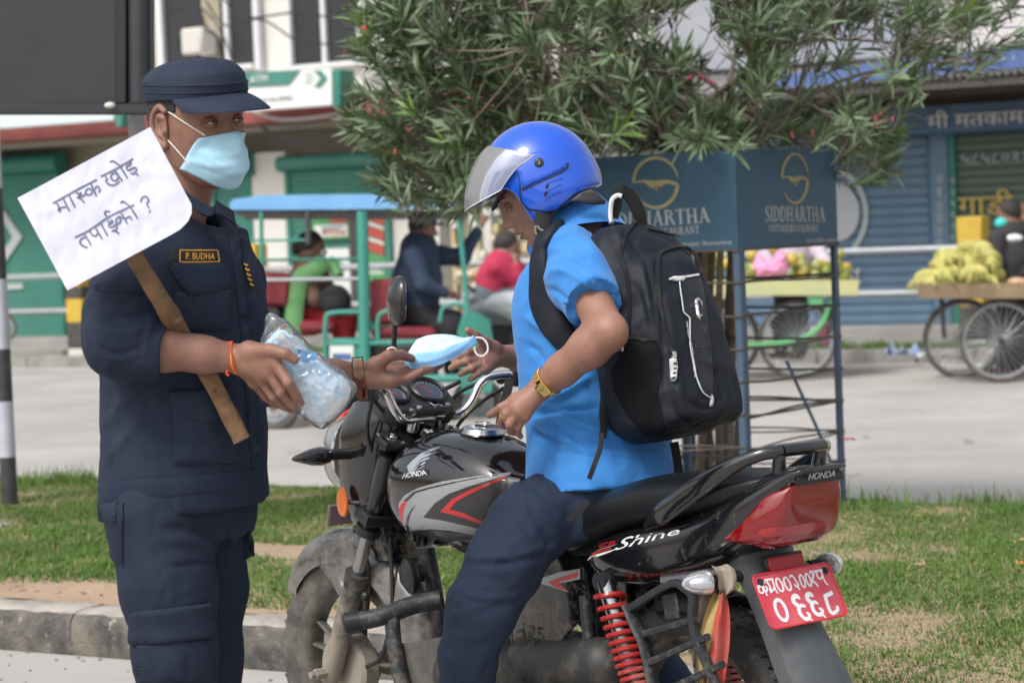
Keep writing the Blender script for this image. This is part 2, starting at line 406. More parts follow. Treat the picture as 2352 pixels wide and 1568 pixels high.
# ---------------------------------------------------------------- materials
def mat(name, col, rough=.6, metal=0., var=None, bump=None, coat=0., spec=.5, sheen=0., emit=None, trans=0., alpha=1., dirt=None, wave=None, ior=None, sss=0., spots=None):
    """var (scale, second colour, contrast); bump (scale, strength); dirt (colour, amount, scale, top z, bottom z): dust that settles low; wave (scale, strength, axis) weave or ribs"""
    m = bpy.data.materials.new(name); m.use_nodes = True; nt = m.node_tree; b = nt.nodes['Principled BSDF']; L = nt.links
    def nd(t, **k):
        n = nt.nodes.new(t)
        for a, v in k.items(): setattr(n, a, v)
        return n
    c4 = lambda c: (*c, 1)
    b.inputs['Base Color'].default_value = c4(col); b.inputs['Roughness'].default_value = rough; b.inputs['Metallic'].default_value = metal
    b.inputs['Specular IOR Level'].default_value = spec; b.inputs['Coat Weight'].default_value = coat; b.inputs['Coat Roughness'].default_value = .06
    if sheen: b.inputs['Sheen Weight'].default_value = sheen
    if trans: b.inputs['Transmission Weight'].default_value = trans
    if ior: b.inputs['IOR'].default_value = ior
    if alpha < 1: b.inputs['Alpha'].default_value = alpha
    if sss: b.inputs['Subsurface Weight'].default_value = sss; b.inputs['Subsurface Radius'].default_value = (.012, .004, .002); b.inputs['Subsurface Scale'].default_value = 1.
    tc = nd('ShaderNodeNewGeometry') if False else nd('ShaderNodeTexCoord'); co = tc.outputs['Object']; cur = None
    if var:
        n = nd('ShaderNodeTexNoise'); n.inputs['Scale'].default_value = var[0]; n.inputs['Detail'].default_value = 6; n.inputs['Roughness'].default_value = .65; L.new(co, n.inputs['Vector'])
        r = nd('ShaderNodeMapRange'); w = .5/(var[2] if len(var) > 2 else 1.5); r.inputs[1].default_value = .5-w*.5; r.inputs[2].default_value = .5+w*.5; L.new(n.outputs['Fac'], r.inputs[0])
        x = nd('ShaderNodeMix', data_type='RGBA'); x.inputs[6].default_value = c4(col); x.inputs[7].default_value = c4(var[1]); L.new(r.outputs[0], x.inputs[0]); cur = x.outputs[2]
    if spots:
        for sc_, cc, th in (spots if isinstance(spots, list) else [spots]):
            n = nd('ShaderNodeTexNoise'); n.inputs['Scale'].default_value = sc_; n.inputs['Detail'].default_value = 8; n.inputs['Roughness'].default_value = .7; L.new(co, n.inputs['Vector'])
            r = nd('ShaderNodeMapRange'); r.inputs[1].default_value = th; r.inputs[2].default_value = th+.05; L.new(n.outputs['Fac'], r.inputs[0])
            x = nd('ShaderNodeMix', data_type='RGBA'); x.inputs[6].default_value = c4(col); x.inputs[7].default_value = c4(cc); L.new(r.outputs[0], x.inputs[0])
            if cur is not None: L.new(cur, x.inputs[6])
            cur = x.outputs[2]
    if dirt:
        n = nd('ShaderNodeTexNoise'); n.inputs['Scale'].default_value = dirt[2]; n.inputs['Detail'].default_value = 8; n.inputs['Roughness'].default_value = .75; L.new(co, n.inputs['Vector'])
        sp = nd('ShaderNodeSeparateXYZ'); L.new(co, sp.inputs[0]); r = nd('ShaderNodeMapRange'); r.inputs[1].default_value = dirt[3]; r.inputs[2].default_value = dirt[4]; r.inputs[3].default_value = 0; r.inputs[4].default_value = 1; L.new(sp.outputs[2], r.inputs[0])
        a = nd('ShaderNodeMath', operation='MULTIPLY_ADD'); L.new(r.outputs[0], a.inputs[0]); a.inputs[1].default_value = dirt[1]; L.new(n.outputs['Fac'], a.inputs[2])
        q = nd('ShaderNodeMapRange'); q.inputs[1].default_value = .58; q.inputs[2].default_value = .95; L.new(a.outputs[0], q.inputs[0])
        x = nd('ShaderNodeMix', data_type='RGBA'); x.inputs[6].default_value = c4(col); x.inputs[7].default_value = c4(dirt[0]); L.new(q.outputs[0], x.inputs[0])
        if cur is not None: L.new(cur, x.inputs[6])
        cur = x.outputs[2]
        rr = nd('ShaderNodeMapRange'); rr.inputs[3].default_value = rough; rr.inputs[4].default_value = .85; L.new(q.outputs[0], rr.inputs[0]); L.new(rr.outputs[0], b.inputs['Roughness'])
        if coat:
            r2 = nd('ShaderNodeMapRange'); r2.inputs[3].default_value = coat; r2.inputs[4].default_value = 0; L.new(q.outputs[0], r2.inputs[0]); L.new(r2.outputs[0], b.inputs['Coat Weight'])
        if metal:
            r2 = nd('ShaderNodeMapRange'); r2.inputs[3].default_value = metal; r2.inputs[4].default_value = 0; L.new(q.outputs[0], r2.inputs[0]); L.new(r2.outputs[0], b.inputs['Metallic'])
    if cur is not None: L.new(cur, b.inputs['Base Color'])
    hgt = None
    if bump:
        n = nd('ShaderNodeTexNoise'); n.inputs['Scale'].default_value = bump[0]; n.inputs['Detail'].default_value = 4; L.new(co, n.inputs['Vector']); hgt = n.outputs['Fac']
        bp = nd('ShaderNodeBump'); bp.inputs['Strength'].default_value = bump[1]; bp.inputs['Distance'].default_value = bump[2] if len(bump) > 2 else .002; L.new(hgt, bp.inputs['Height']); L.new(bp.outputs[0], b.inputs['Normal'])
    if wave:
        n = nd('ShaderNodeTexWave', bands_direction=wave[2]); n.inputs['Scale'].default_value = wave[0]; L.new(co, n.inputs['Vector'])
        b2 = nd('ShaderNodeBump'); b2.inputs['Strength'].default_value = wave[1]; b2.inputs['Distance'].default_value = .001; L.new(n.outputs['Fac'], b2.inputs['Height'])
        if bump: L.new(bp.outputs[0], b2.inputs['Normal'])
        L.new(b2.outputs[0], b.inputs['Normal'])
    if emit: b.inputs['Emission Color'].default_value = c4(emit[0]); b.inputs['Emission Strength'].default_value = emit[1]
    return m
# ================================================================ SETTING
MS = basis(SU, SN, ZZ)
def sb(u0, u1, n0, n1, z0, z1, bev=0.): return box(S((u0+u1)/2, (n0+n1)/2, (z0+z1)/2), (abs(u1-u0), abs(n1-n0), abs(z1-z0)), MS, bev)
m_soil = mat('soil', (.27, .2, .14), .95, var=(3, (.36, .28, .2), 1.5), bump=(60, .7, .01), spots=(9, (.16, .12, .08), .6))
m_road = mat('dusty_road', (.36, .34, .325), .93, var=(1.2, (.43, .41, .39), 1.2), bump=(160, .5, .004), spots=[(35, (.25, .235, .22), .66), (220, (.2, .19, .18), .66)])
m_road2 = mat('street_concrete', (.335, .32, .308), .93, var=(.7, (.43, .413, .395), 1.9), bump=(90, .4, .004), spots=[(1.6, (.30, .285, .27), .60), (5, (.27, .26, .25), .65), (60, (.28, .27, .26), .7)])
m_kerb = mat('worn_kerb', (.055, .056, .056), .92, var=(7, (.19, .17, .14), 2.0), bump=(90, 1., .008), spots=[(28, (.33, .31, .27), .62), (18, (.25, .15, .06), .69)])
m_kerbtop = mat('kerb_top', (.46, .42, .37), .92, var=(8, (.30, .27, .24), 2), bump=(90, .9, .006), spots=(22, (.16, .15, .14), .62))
m_pave = mat('far_pavement', (.27, .26, .25), .93, var=(2, (.36, .35, .33), 1.5), bump=(40, .4))

obj('ground', box(S(0, 140, -.3), (900, 900, .5), MS), m_soil, kind='structure')
def sheet(name, u0, u1, n0, n1, z, m, du=.5, amp=0.):
    nu = int((u1-u0)/du)+2; nn = int((n1-n0)/du)+2; uu = np.linspace(u0, u1, nu); n2 = np.linspace(n0, n1, nn); V = []
    for b in n2:
        for a in uu: V.append(S(a, b, z))
    V = np.array(V)
    if amp: V[:, 2] += amp*fbm(V*.8, 2)
    return obj(name, (V, grid_faces(nn, nu)), m, kind='structure')
sheet('near_road', -16, 9, -6, 6.12, 0, m_road, 2.)
sheet('street', -40, 40, 9.4, 20.6, 0, m_road2, 4.)
# median island: uneven earth; its kerb swings towards the road on the right
NK = lambda u: .32*np.maximum(0, np.asarray(u, float)+4.1)
WN = lambda u, n: 9.75-(9.75-n)*((3.45+NK(u))/3.45)      # even rows -> rows that follow the kerb
def island_z(u, n):
    e = np.clip((n-6.2)/.35, 0, 1)*np.clip((9.62-n)/.3, 0, 1)
    return .135+.045*e+.018*fbm(np.stack([u*1.3, n*1.3, 0*u], 1), 3, 3)
uu = np.linspace(-11, 3.2, 190); nn_ = np.linspace(6.3, 9.75, 60); gu, gn = np.meshgrid(uu, nn_)
gz = island_z(gu.ravel(), gn.ravel()); edge = np.clip((9.68-gn.ravel())/.14, 0, 1); gz = gz*edge-.03*(1-edge)
Vi = SU*gu.ravel()[:, None]+SN*WN(gu.ravel(), gn.ravel())[:, None]+ZZ*gz[:, None]
m_earth = mat('island_earth', (.40, .29, .20), .95, var=(2.5, (.30, .215, .145), 1.6), bump=(70, .8, .01), spots=[(14, (.17, .12, .08), .6), (60, (.5, .4, .3), .66)])
obj('median_earth', (Vi, grid_faces(60, 190)), m_earth, kind='structure')
# kerb: broken concrete blocks laid end to end
for k in range(16):
    u0 = -11.2+k*.95; u1 = u0+.944; r = random.Random(k)
    us = np.linspace(u0, u1, 24); rings = []
    for a in us:
        w = noise3(np.array([[a*5, 2, k]]))[0]*.014; w2 = noise3(np.array([[a*14, 7, k]]))[0]*.010
        pts = [(6.13+w*.5, -.05), (6.115+w, .05), (6.12+w2, .118+w*.4), (6.14+w2*1.6, .142+w2), (6.20, .152+w2), (6.30, .15+w), (6.34, .12), (6.34, -.05)]
        rings.append([S(a, p-NK(a), z) for p, z in pts])
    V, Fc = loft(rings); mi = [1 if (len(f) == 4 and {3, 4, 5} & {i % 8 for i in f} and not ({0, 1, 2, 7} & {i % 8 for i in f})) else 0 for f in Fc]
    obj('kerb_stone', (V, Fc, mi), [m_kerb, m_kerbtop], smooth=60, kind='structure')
# far pavement with kerb and shop step
sheet('far_verge', -40, 40, 20.75, 21.5, .1, mat('verge_dirt', (.24, .2, .15), .95, var=(2, (.33, .29, .23), 2)), 2.)
m_kerbfar = mat('far_kerb', (.33, .32, .30), .9, var=(3, (.2, .19, .18), 2))
m_yel = mat('yellow_paint', (.62, .42, .05), .6, var=(9, (.5, .33, .05), 1.5)); m_blk = mat('black_paint', (.03, .03, .032), .6, var=(9, (.09, .085, .08), 1.4))
for k in range(40):
    u = -22+k*1.0
    obj('far_kerb_stone', sb(u, u+.985, 20.6, 20.75, -.05, .13, .01), (m_yel if k % 2 else m_kerbfar) if -17.6 < u < -17 else m_kerbfar, kind='structure')
obj('shop_step', join(sb(-40, 40, 21.5, 24., -.1, .17, .01), sb(-40, 40, 22.0, 24.5, -.1, .27, .01)), m_pave, kind='structure')

# ---------------------------------------------------------------- grass
def grass(name, n_bl, ufn, hfn, m, seed=1, lean=.5, wid=.0035):
    r = np.random.default_rng(seed); u, n, keep = ufn(r, n_bl); u = u[keep]; n = n[keep]; N = len(u); z = island_z(u, n)-.01
    b = SU*u[:, None]+SN*(WN(u, n) if name in ('grass', 'dry_grass') else n)[:, None]+ZZ*z[:, None]; h = hfn(r, u, n); a = r.uniform(0, 2*pi, N); d = np.stack([np.cos(a), np.sin(a), 0*a], 1); t = r.uniform(0, 1, N)**1.5*lean
    side = np.stack([-np.sin(a+.6), np.cos(a+.6), 0*a], 1)*(wid*r.uniform(.7, 1.5, N))[:, None]
    m1 = b+ZZ*(h*.55)[:, None]+d*(h*.2*t)[:, None]; tp = b+ZZ*(h*(1-.45*t))[:, None]+d*(h*t*1.1)[:, None]
    V = np.stack([b-side, b+side, m1+side*.75, m1-side*.75, tp], 1).reshape(-1, 3); i = np.arange(N)*5
    me = bpy.data.meshes.new(name); me.vertices.add(len(V)); me.vertices.foreach_set('co', V.ravel())
    loops = np.stack([i, i+1, i+2, i+3, i+3, i+2, i+4], 1).ravel(); me.loops.add(len(loops)); me.loops.foreach_set('vertex_index', loops)
    st = np.stack([np.arange(N)*7, np.arange(N)*7+4], 1).ravel(); me.polygons.add(2*N); me.polygons.foreach_set('loop_start', st)
    me.update(calc_edges=True); me.materials.append(m); o = bpy.data.objects.new(name, me); COL.objects.link(o); tag(o, *m_lab[name]); o['kind'] = 'stuff'; return o
m_lab = {'grass': ('short green turf covering the street median behind the kerb', 'grass'), 'verge_grass': ('thin grass along the foot of the shop step across the street', 'grass'), 'dry_grass': ('straw coloured dry blades lying among the green turf', 'dry grass')}
def leafy(name, c1, c2, c3):
    m = mat(name, c1, .6, var=(2.2, c2, 1.6), spots=[(45, c3, .58)], spec=.3); return m
m_grass = leafy('turf', (.085, .165, .035), (.125, .225, .05), (.21, .26, .085))
m_dry = mat('dry_blades', (.38, .31, .17), .8, var=(20, (.28, .24, .1), 2))
def bare(u, n):
    """0 where earth shows"""
    f = fbm(np.stack([u*1.1, n*1.9, 0*u+4], 1), 3, 9)
    q = (n-6.42)/.62+f*.9-.15+1.6*np.clip(u+4.2, 0, 1)            # ragged bare strip behind the kerb
    w = S
    g = np.minimum(q, (9.62-n)/.16)
    # worn patch behind the motorcycle front
    p0 = G(700, 1275, .17); u0, n0 = p0@SU, p0@SN; g = np.minimum(g, ((u-u0)**2/.30+(n-n0)**2/.045)-.6+f)
    p0 = G(150, 1365, .17); u0, n0 = p0@SU, p0@SN; g = np.minimum(g, ((u-u0)**2/.5+(n-n0)**2/.05)-.8+f*1.2)
    return g
def uf(r, n):
    u = r.uniform(-9.6, -.2, n); w = r.uniform(6.35, 9.72, n); g = bare(u, w); return u, w, (g > r.uniform(-.45, .12, n)) & (fbm(np.stack([u*6, w*9, 0*u], 1), 2, 19) > r.uniform(-1.1, -.45, n))
def hf(r, u, n):
    f = fbm(np.stack([u*2, n*2, 0*u], 1), 2, 5); return (.014+.024*np.clip(f+.35, 0, 1)+.018*np.exp(-((n-9.5)/.18)**2)*np.clip(f+.2, 0, 1))*r.uniform(.6, 1.5, len(u))
grass('grass', 480000, uf, hf, m_grass, 1, .9, .0026)
def uf2(r, n): u, w, k = uf(r, n); return u, w, k & (fbm(np.stack([u*3, w*3, 0*u], 1), 2, 12) > -.1)
grass('dry_grass', 16000, uf2, lambda r, u, n: r.uniform(.02, .06, len(u)), m_dry, 2, 1.6, .0022)
# tufts at the far edge
def uf3(r, n):
    c = [(110, 1118), (165, 1105), (210, 1112), (2000, 1160), (2340, 1140), (2250, 1150), (60, 1120)]; u = []; w = []
    for k in range(n):
        x, y = c[k % len(c)]; g = G(x, y, .17); u.append(g@SU+r.normal(0, .13)); w.append(min(g@SN, 9.6)+r.normal(0, .06))
    return np.array(u), np.array(w), np.ones(n, bool)
m_lab['tall_grass'] = ('taller ragged grass tufts at the far rim of the median', 'grass')
grass('tall_grass', 1500, uf3, lambda r, u, n: r.uniform(.03, .15, len(u))*r.uniform(.3, 1, len(u)), m_grass, 4, .7, .003)
# verge across the street
_iz = island_z
def island_z(u, n): return np.full(len(u), .1)
grass('verge_grass', 30000, lambda r, n: (lambda u, w: (u, w, fbm(np.stack([u*.9, w*2, 0*u], 1), 2, 6) > .02))(r.uniform(-19, 1, n), r.uniform(20.78, 21.45, n)), lambda r, u, n: r.uniform(.04, .13, len(u)), m_grass, 5, .8, .007)
island_z = _iz
# small stones and crumbs
def crumbs(name, n, reg, size, m, lab, seed):
    r = np.random.default_rng(seed); ms = []
    for k in range(n):
        u, w, z = reg(r); s = size*r.uniform(.4, 1.3); b = sphere((0, 0, 0), (s, s*r.uniform(.6, 1), s*.5), 6, rot('Z', r.uniform(0, 6))); b = (b[0]*(1+.25*r.normal(size=(len(b[0]), 1))), b[1]); ms.append(xf(b, None, S(u, w, z)))
    o = obj(name, join(*ms), m, kind='stuff', smooth=0); tag(o, lab, 'gravel')
m_stone = mat('stone_crumbs', (.36, .33, .3), .9, var=(30, (.2, .18, .16), 2))
crumbs('gravel', 200, lambda r: (r.uniform(-8.4, -2), 6.1-abs(r.normal(0, .35)), .003), .009, m_stone, 'loose gravel crumbs on the road along the kerb foot', 11)
crumbs('island_gravel', 380, lambda r: (r.uniform(-8.4, -2), 6.38+abs(r.normal(0, .25))*1., .165), .011, m_stone, 'clods and pebbles on the bare earth behind the kerb', 12)

# ---------------------------------------------------------------- buildings across the street
NF = 22.5
def fq(x0, y0, x1, y1, n):
    ym, xm = (y0+y1)/2, (x0+x1)/2; a = Q(x0, ym, n)[0]; b = Q(x1, ym, n)[0]; return a, b, Q(xm, y1, n)[1], Q(xm, y0, n)[1]
def fb(x0, y0, x1, y1, n, dep=.1, bev=0.):
    u0, u1, z0, z1 = fq(x0, y0, x1, y1, n); return sb(u0, u1, n, n+dep, z0, z1, bev)
def facetext(body, x0, y0, x1, y1, n, th=.01):
    u0, u1, z0, z1 = fq(x0, y0, x1, y1, n); v, f = text2d(body)
    def fn(q): return SU*(u0+(u1-u0)*q[:, :1])+SN*n+ZZ*(z0+(z1-z0)*q[:, 1:2]), np.tile(-SN, (len(q), 1))
    return raise2d((v, f), fn, th)
m_beige = mat('beige_plaster', (.33, .30, .245), .9, var=(.8, (.28, .255, .21), 1.5), spots=(3, (.22, .2, .17), .66))
m_white = mat('white_plaster', (.72, .71, .67), .85, var=(.7, (.64, .63, .59), 1.5), spots=(2.5, (.5, .49, .45), .68))
m_teal = mat('teal_shutter', (.045, .20, .155), .55, var=(2, (.065, .24, .19), 1.5))
m_tealdk = mat('teal_paint', (.02, .17, .13), .5, var=(3, (.03, .21, .16), 1.5))
m_blue = mat('blue_shutter', (.10, .175, .265), .55, var=(1.5, (.13, .215, .305), 1.5))
m_bluedk = mat('blue_steel', (.05, .105, .19), .55, var=(2, (.075, .14, .235), 1.5))
m_dkgreen = mat('dark_green_shutter', (.085, .125, .105), .55, var=(1.5, (.11, .15, .125), 1.5))
m_red = mat('oxide_red', (.20, .055, .055), .7, var=(2, (.3, .085, .075), 1.5), spots=(4, (.4, .35, .33), .7))
m_glassdk = mat('dark_window_glass', (.035, .036, .042), .25, spec=.4)
m_framew = mat('window_frame_white', (.66, .67, .69), .5)
m_wtxt = mat('white_lettering', (.7, .7, .68), .6); m_ytxt = mat('yellow_lettering', (.58, .43, .10), .6); m_gtxt = mat('grey_lettering', (.44, .48, .48), .6)
m_galv = mat('galvanised_rail', (.42, .44, .47), .45, metal=.4, var=(6, (.36, .37, .39), 1.5))
m_cable = mat('cable_rubber', (.02, .02, .022), .6)

bank = thing('bank_building', 'white bank building with teal shutters, dark windows and a red ledge', 'building', S(-6, NF+1, 0))
uA = Q(-300, 500, NF)[0]; uB = Q(1250, 500, NF)[0]; uC = Q(3000, 400, NF)[0]
zl = 2.6
obj('wall', join(sb(uA-8, uB, NF+.25, NF+8, .2, 3.0), sb(uA-8, uB, NF+.3, NF+8, 3.0, 9)), m_beige, bank)
obj('upper_wall', fb(350, -400, 1300, 262, NF+.12, .2), m_white, bank)
obj('ledge', join(sb(uA-8, uB, NF-.75, NF+.25, 2.70, 2.98, .02)), m_red, bank)
obj('ledge', sb(uA-8, uB, NF-.6, NF+.2, 2.98, 3.04), m_white, bank, label='thin pale capping on the red ledge')
obj('soffit', sb(uA-8, uB, NF-.6, NF+.24, 2.64, 2.695), m_beige, bank)
for x0, x1 in ((583, 663), (888, 1010), (1080, 1130)):
    obj('pillar', fb(x0, 350, x1, 795, NF-.02, .24), m_white, bank)
def shutter(parent, x0, y0, x1, y1, n, m, mbox, boxh=44, pitch=.075, nmax=60, end=None):
    u0, u1, z0, z1 = fq(x0, y0, x1, y1, n); z0 = .27
    xm = (x0+x1)/2; hz = boxh/ (F/ (P(xm, y0, 1)[1] and 25.))
    s = obj('shutter', sb(u0-.06, u0, n-.05, n+.1, z0, z1, .005), mbox, parent); obj('guide_rail', sb(u1, u1+.06, n-.05, n+.1, z0, z1, .005), mbox, s)
    hz = Q(xm, y0-boxh, n)[1]-z1
    c = S(u0-.12, n-.05, z1+hz/2); d = S(u1+.12, n-.05, z1+hz/2); pr_ = [(cos(a)*hz*.5*1.0, sin(a)*hz*.5) for a in np.linspace(pi/2, 3*pi/2, 9)]+[(hz*.5, -hz*.5), (hz*.5, hz*.5)]
    obj('shutter_box', loft([[e+SN*p[0]+ZZ*p[1] for p in pr_] for e in (c, d)]), mbox, s, smooth=30)
    k = int((z1-z0)/pitch); pitch = (z1-z0)/k; w = u1-u0; me = None
    prof = [(0, 0), (-.012, .15), (-.018, .5), (-.012, .85), (0, .97), (.006, .97), (.006, 0)]
    for i in range(k):
        if me is None:
            V, Fc = loft([[A3(e, p[0], p[1]*pitch) for p in prof] for e in (0, w)]); o = obj('slat', (V, Fc), m, s, smooth=30, local=True); 
            Mi = Matrix(np.linalg.inv(_T[s.name]).tolist()); base = o
        else: o = base.copy(); COL.objects.link(o)
        pos = S(u0, n, z0+i*pitch); Mw = Matrix.Translation(Vector(pos))@Matrix(basis(SU, SN, ZZ).tolist()).to_4x4()
        o.matrix_local = Mi@Mw
    return s
shutter(bank, -330, 410, 138, 765, NF, m_teal, m_tealdk, 44, .06)
shutter(bank, 505, 405, 578, 765, NF, m_teal, m_tealdk, 55, .06)
shutter(bank, 668, 388, 885, 470, NF, m_teal, m_teal, 36, .06)
# chevron logo and line of print on the left shutter
def plate2(pts, n, th=.012):
    """flat outline on the facade"""
    uv = [Q(x, y, n) for x, y in pts]; a = [S(u, n, z) for u, z in uv]; b = [p-SN*th for p in a]; k = len(a)
    return np.array(b+a), [tuple(range(k))]+[tuple(range(k, 2*k))[::-1]]+[(i, i+k, (i+1) % k+k, (i+1) % k) for i in range(k)]
obj('shutter_emblem', join(plate2([(-8, 478), (6, 478), (52, 545), (6, 612), (-8, 600), (30, 545)], NF-.03)), m_gtxt, bank)
obj('shutter_print', join(facetext('हाम्रो बैंक', 4, 560, 50, 575, NF-.03)) if False else fb(2, 652, 52, 664, NF-.035, .01), m_gtxt, bank)
# cash machine lobby
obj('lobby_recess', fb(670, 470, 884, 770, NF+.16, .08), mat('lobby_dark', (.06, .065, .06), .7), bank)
lob = obj('lobby_column', fb(806, 470, 836, 790, NF-.1, .2, .01), m_blk, bank)
m_pgreen = mat('poster_green', (.07, .27, .10), .5, var=(5, (.09, .31, .12), 1.3)); m_pw = mat('poster_white', (.72, .74, .72), .5); m_pred = mat('poster_red', (.45, .08, .06), .5); m_pora = mat('poster_orange', (.6, .25, .06), .5)
ps = obj('poster', fb(712, 484, 806, 551, NF-.06, .03), m_pgreen, bank)
obj('poster_panel', fb(722, 516, 798, 544, NF-.08, .015), m_pw, ps); obj('poster_word', facetext('ATM', 718, 482, 796, 497, NF-.062, .02), m_pw, ps)
obj('poster_stripe', fb(758, 504, 796, 512, NF-.08, .015), m_pred, ps)
for i, mm in enumerate((m_pred, m_pora, m_pora, m_pred)): obj('card_logo', fb(740+14*i, 530, 749+14*i, 537, NF-.095, .012), mm, ps)
for i in range(3): obj('poster_line', fb(738, 518+4*i, 790-6*i, 520+4*i, NF-.095, .012), m_gtxt, ps)
pn = obj('arrow_panel', fb(741, 570, 804, 700, NF-.06, .03), m_pw, bank)
obj('arrow', plate2([(757, 590), (764, 588), (799, 611), (764, 634), (757, 632), (788, 611)], NF-.065, .02), m_pgreen, pn)
sp_ = obj('striped_panel', fb(838, 480, 884, 645, NF-.08, .1), m_pgreen, bank)
for i in range(3): obj('red_stripe', plate2([(842, 483+34*i), (883, 497+34*i), (883, 519+34*i), (842, 505+34*i)], NF-.085, .012), m_pred, sp_)
for i in range(2): obj('white_stripe', plate2([(842, 508+35*i), (883, 522+35*i), (883, 528+35*i), (842, 514+35*i)], NF-.085, .014), m_pw, sp_)
obj('panel_print', join(fb(843, 615, 872, 621, NF-.085, .01), fb(843, 625, 880, 629, NF-.085, .01)), m_pw, sp_)
obj('side_post', fb(886, 385, 896, 790, NF-.1, .12), m_teal, bank)
# upper windows
def window(x0, y0, x1, y1, mull):
    w = obj('window', fb(x0, y0, x1, y1, NF+.06, .04), m_glassdk, bank)
    for x in mull: obj('mullion', fb(x-5, y0, x+5, y1, NF+.0, .06, .004), m_framew, w)
    obj('frame', join(fb(x0-6, y0, x0+5, y1, NF-.01, .08), fb(x1-5, y0, x1+6, y1, NF-.01, .08), fb(x0, y1-5, x1, y1+6, NF-.01, .08)), m_framew, w)
window(360, -300, 580, 160, (512,)); window(655, -300, 818, 150, (735,)); window(905, -300, 985, 165, (940,)); window(1040, -300, 1240, 160, (1140,))
obj('window_blind', fb(458, -300, 500, 150, NF+.05, .02), mat('curtain_beige', (.42, .38, .3), .9, var=(6, (.3, .27, .2), 2)), bank)
# small white meter box with a coil of cable
mb = thing('meter_box', 'small white junction box with a coil of black cable under the upper window', 'junction box', S(*Q(435, 95, NF)[:1], NF-.05, 2.9))
obj('box_body', fb(413, 64, 462, 126, NF-.35, .3, .03), mat('box_white', (.6, .58, .54), .6), mb)
u_, z_ = Q(440, 95, NF-.25); obj('cable_coil', tube([S(u_+.18*cos(a)+.02*sin(3*a), NF-.2-.02*i/20, z_+.2*sin(a)) for i, a in enumerate(np.linspace(0, 6*pi, 70))], .016, 6), m_cable, mb)
# air conditioner outdoor unit
acu = thing('air_conditioner', 'beige outdoor air conditioner unit half hidden by the oleander leaves', 'air conditioner', S(Q(870, 190, NF)[0], NF-.2, 2.6))
obj('case', fb(832, 152, 915, 222, NF-.35, .3, .02), mat('ac_case', (.5, .48, .43), .6), acu)
u_, z_ = Q(868, 188, NF-.36); obj('fan_guard', join(*[tube([S(u_+r_*cos(a), NF-.38, z_+r_*sin(a)) for a in np.linspace(0, 2*pi, 25)], .006, 5) for r_ in (.04, .07, .1, .13)]), m_galv, acu)
# wires strung along the facade
for i, pts in enumerate([[(470, 0), (520, 60), (600, 45), (700, 100), (830, 90)], [(500, -20), (560, 40), (690, 30), (840, 60)], [(380, 30), (450, 15), (500, 60), (540, 150)], [(570, 250), (640, 275), (740, 268), (830, 250)], [(600, 290), (640, 320), (700, 330)], [(455, 0), (470, 60), (500, 90), (515, 160)]]):
    p = smooth_path([S(Q(x, y, NF-.85)[0], NF-.85, Q(x, y, NF-.85)[1]) for x, y in pts], 6)
    o = obj('wire', tube(p, .012 if i < 3 else .02, 6), m_cable if i != 3 else mat('pale_cable', (.45, .43, .42), .6))
    tag(o, ['thin black wire sagging across the dark upper windows', 'upper thin wire strung between the window mullions', 'wire looping round the meter box', 'pale cable running along the red ledge', 'thick dark pipe end under the red ledge', 'wire dropping from the window head to the cap'][i], 'wire')
# ATM sign box
sg = thing('atm_sign', 'white and green hanging ATM sign box above the red ledge', 'sign', S(Q(670, 210, NF-1)[0], NF-1, 2.7))
obj('sign_box', fb(560, 165, 762, 250, NF-1.1, .12, .01), m_pw, sg); obj('sign_side', fb(764, 160, 781, 246, NF-1.1, .3, .01), m_tealdk, sg)
obj('sign_band', plate2([(560, 167), (690, 161), (664, 195), (560, 200)], NF-1.105, .012), m_teal, sg)
obj('sign_letters', facetext('ATM', 574, 174, 616, 190, NF-1.12, .012), m_pw, sg)
obj('sign_emblem', plate2([(722, 163), (738, 163), (752, 180), (736, 200), (722, 200), (738, 180)], NF-1.105, .012), m_teal, sg)
obj('sign_print', join(facetext('नेपाल बैंक लिमिटेड', 590, 222, 672, 232, NF-1.105, .01), fb(700, 168, 716, 172, NF-1.11, .01), fb(700, 178, 720, 182, NF-1.11, .01), fb(700, 188, 716, 192, NF-1.11, .01)), m_gtxt, sg, kind='stuff')
sg2 = thing('bank_sign', 'long pale hanging sign board with a teal end behind the black hoarding', 'sign', S(Q(100, 270, NF-1)[0], NF-1, 2.7))
obj('board', fb(-300, 255, 262, 298, NF-1.1, .1, .01), mat('pale_board', (.6, .68, .72), .6), sg2); obj('board_end', fb(264, 255, 280, 292, NF-1.1, .2, .01), m_teal, sg2)

shop = thing('shop_building', 'row of shops with blue shutters, corrugated awning and painted signs', 'building', S(3, NF+1, 0))
obj('wall', sb(uB, uC+6, NF+.25, NF+8, .2, 9), m_beige, shop)
obj('upper_wall', fb(1240, -500, 2800, 180, NF+.1, .12), mat('upper_white', (.62, .60, .62), .85, var=(.6, (.55, .53, .55), 1.6), spots=(1.3, (.42, .36, .38), .68)), shop)
sh1 = shutter(shop, 1905, 318, 2138, 765, NF, m_blue, m_bluedk, 60, .095)
shutter(shop, 1560, 318, 1885, 765, NF, m_blue, m_bluedk, 60, .095)
sh2 = shutter(shop, 2200, 300, 2560, 765, NF, m_dkgreen, m_bluedk, 62, .085)
shutter(shop, 1275, 330, 1530, 765, NF, mat('grey_shutter', (.22, .24, .24), .55, var=(2, (.28, .29, .28), 1.5)), m_beige, 50, .09)
obj('pillar', fb(2142, 300, 2180, 790, NF-.08, .2), m_blue, shop)
obj('shutter_jamb', fb(2182, 300, 2198, 790, NF-.06, .2), m_tealdk, shop)
obj('vertical_lettering', join(*[facetext(c, 2151, 402+30*i, 2167, 424+30*i, NF-.085) for i, c in enumerate('साईकलपसल')]), m_gtxt, shop, kind='stuff')
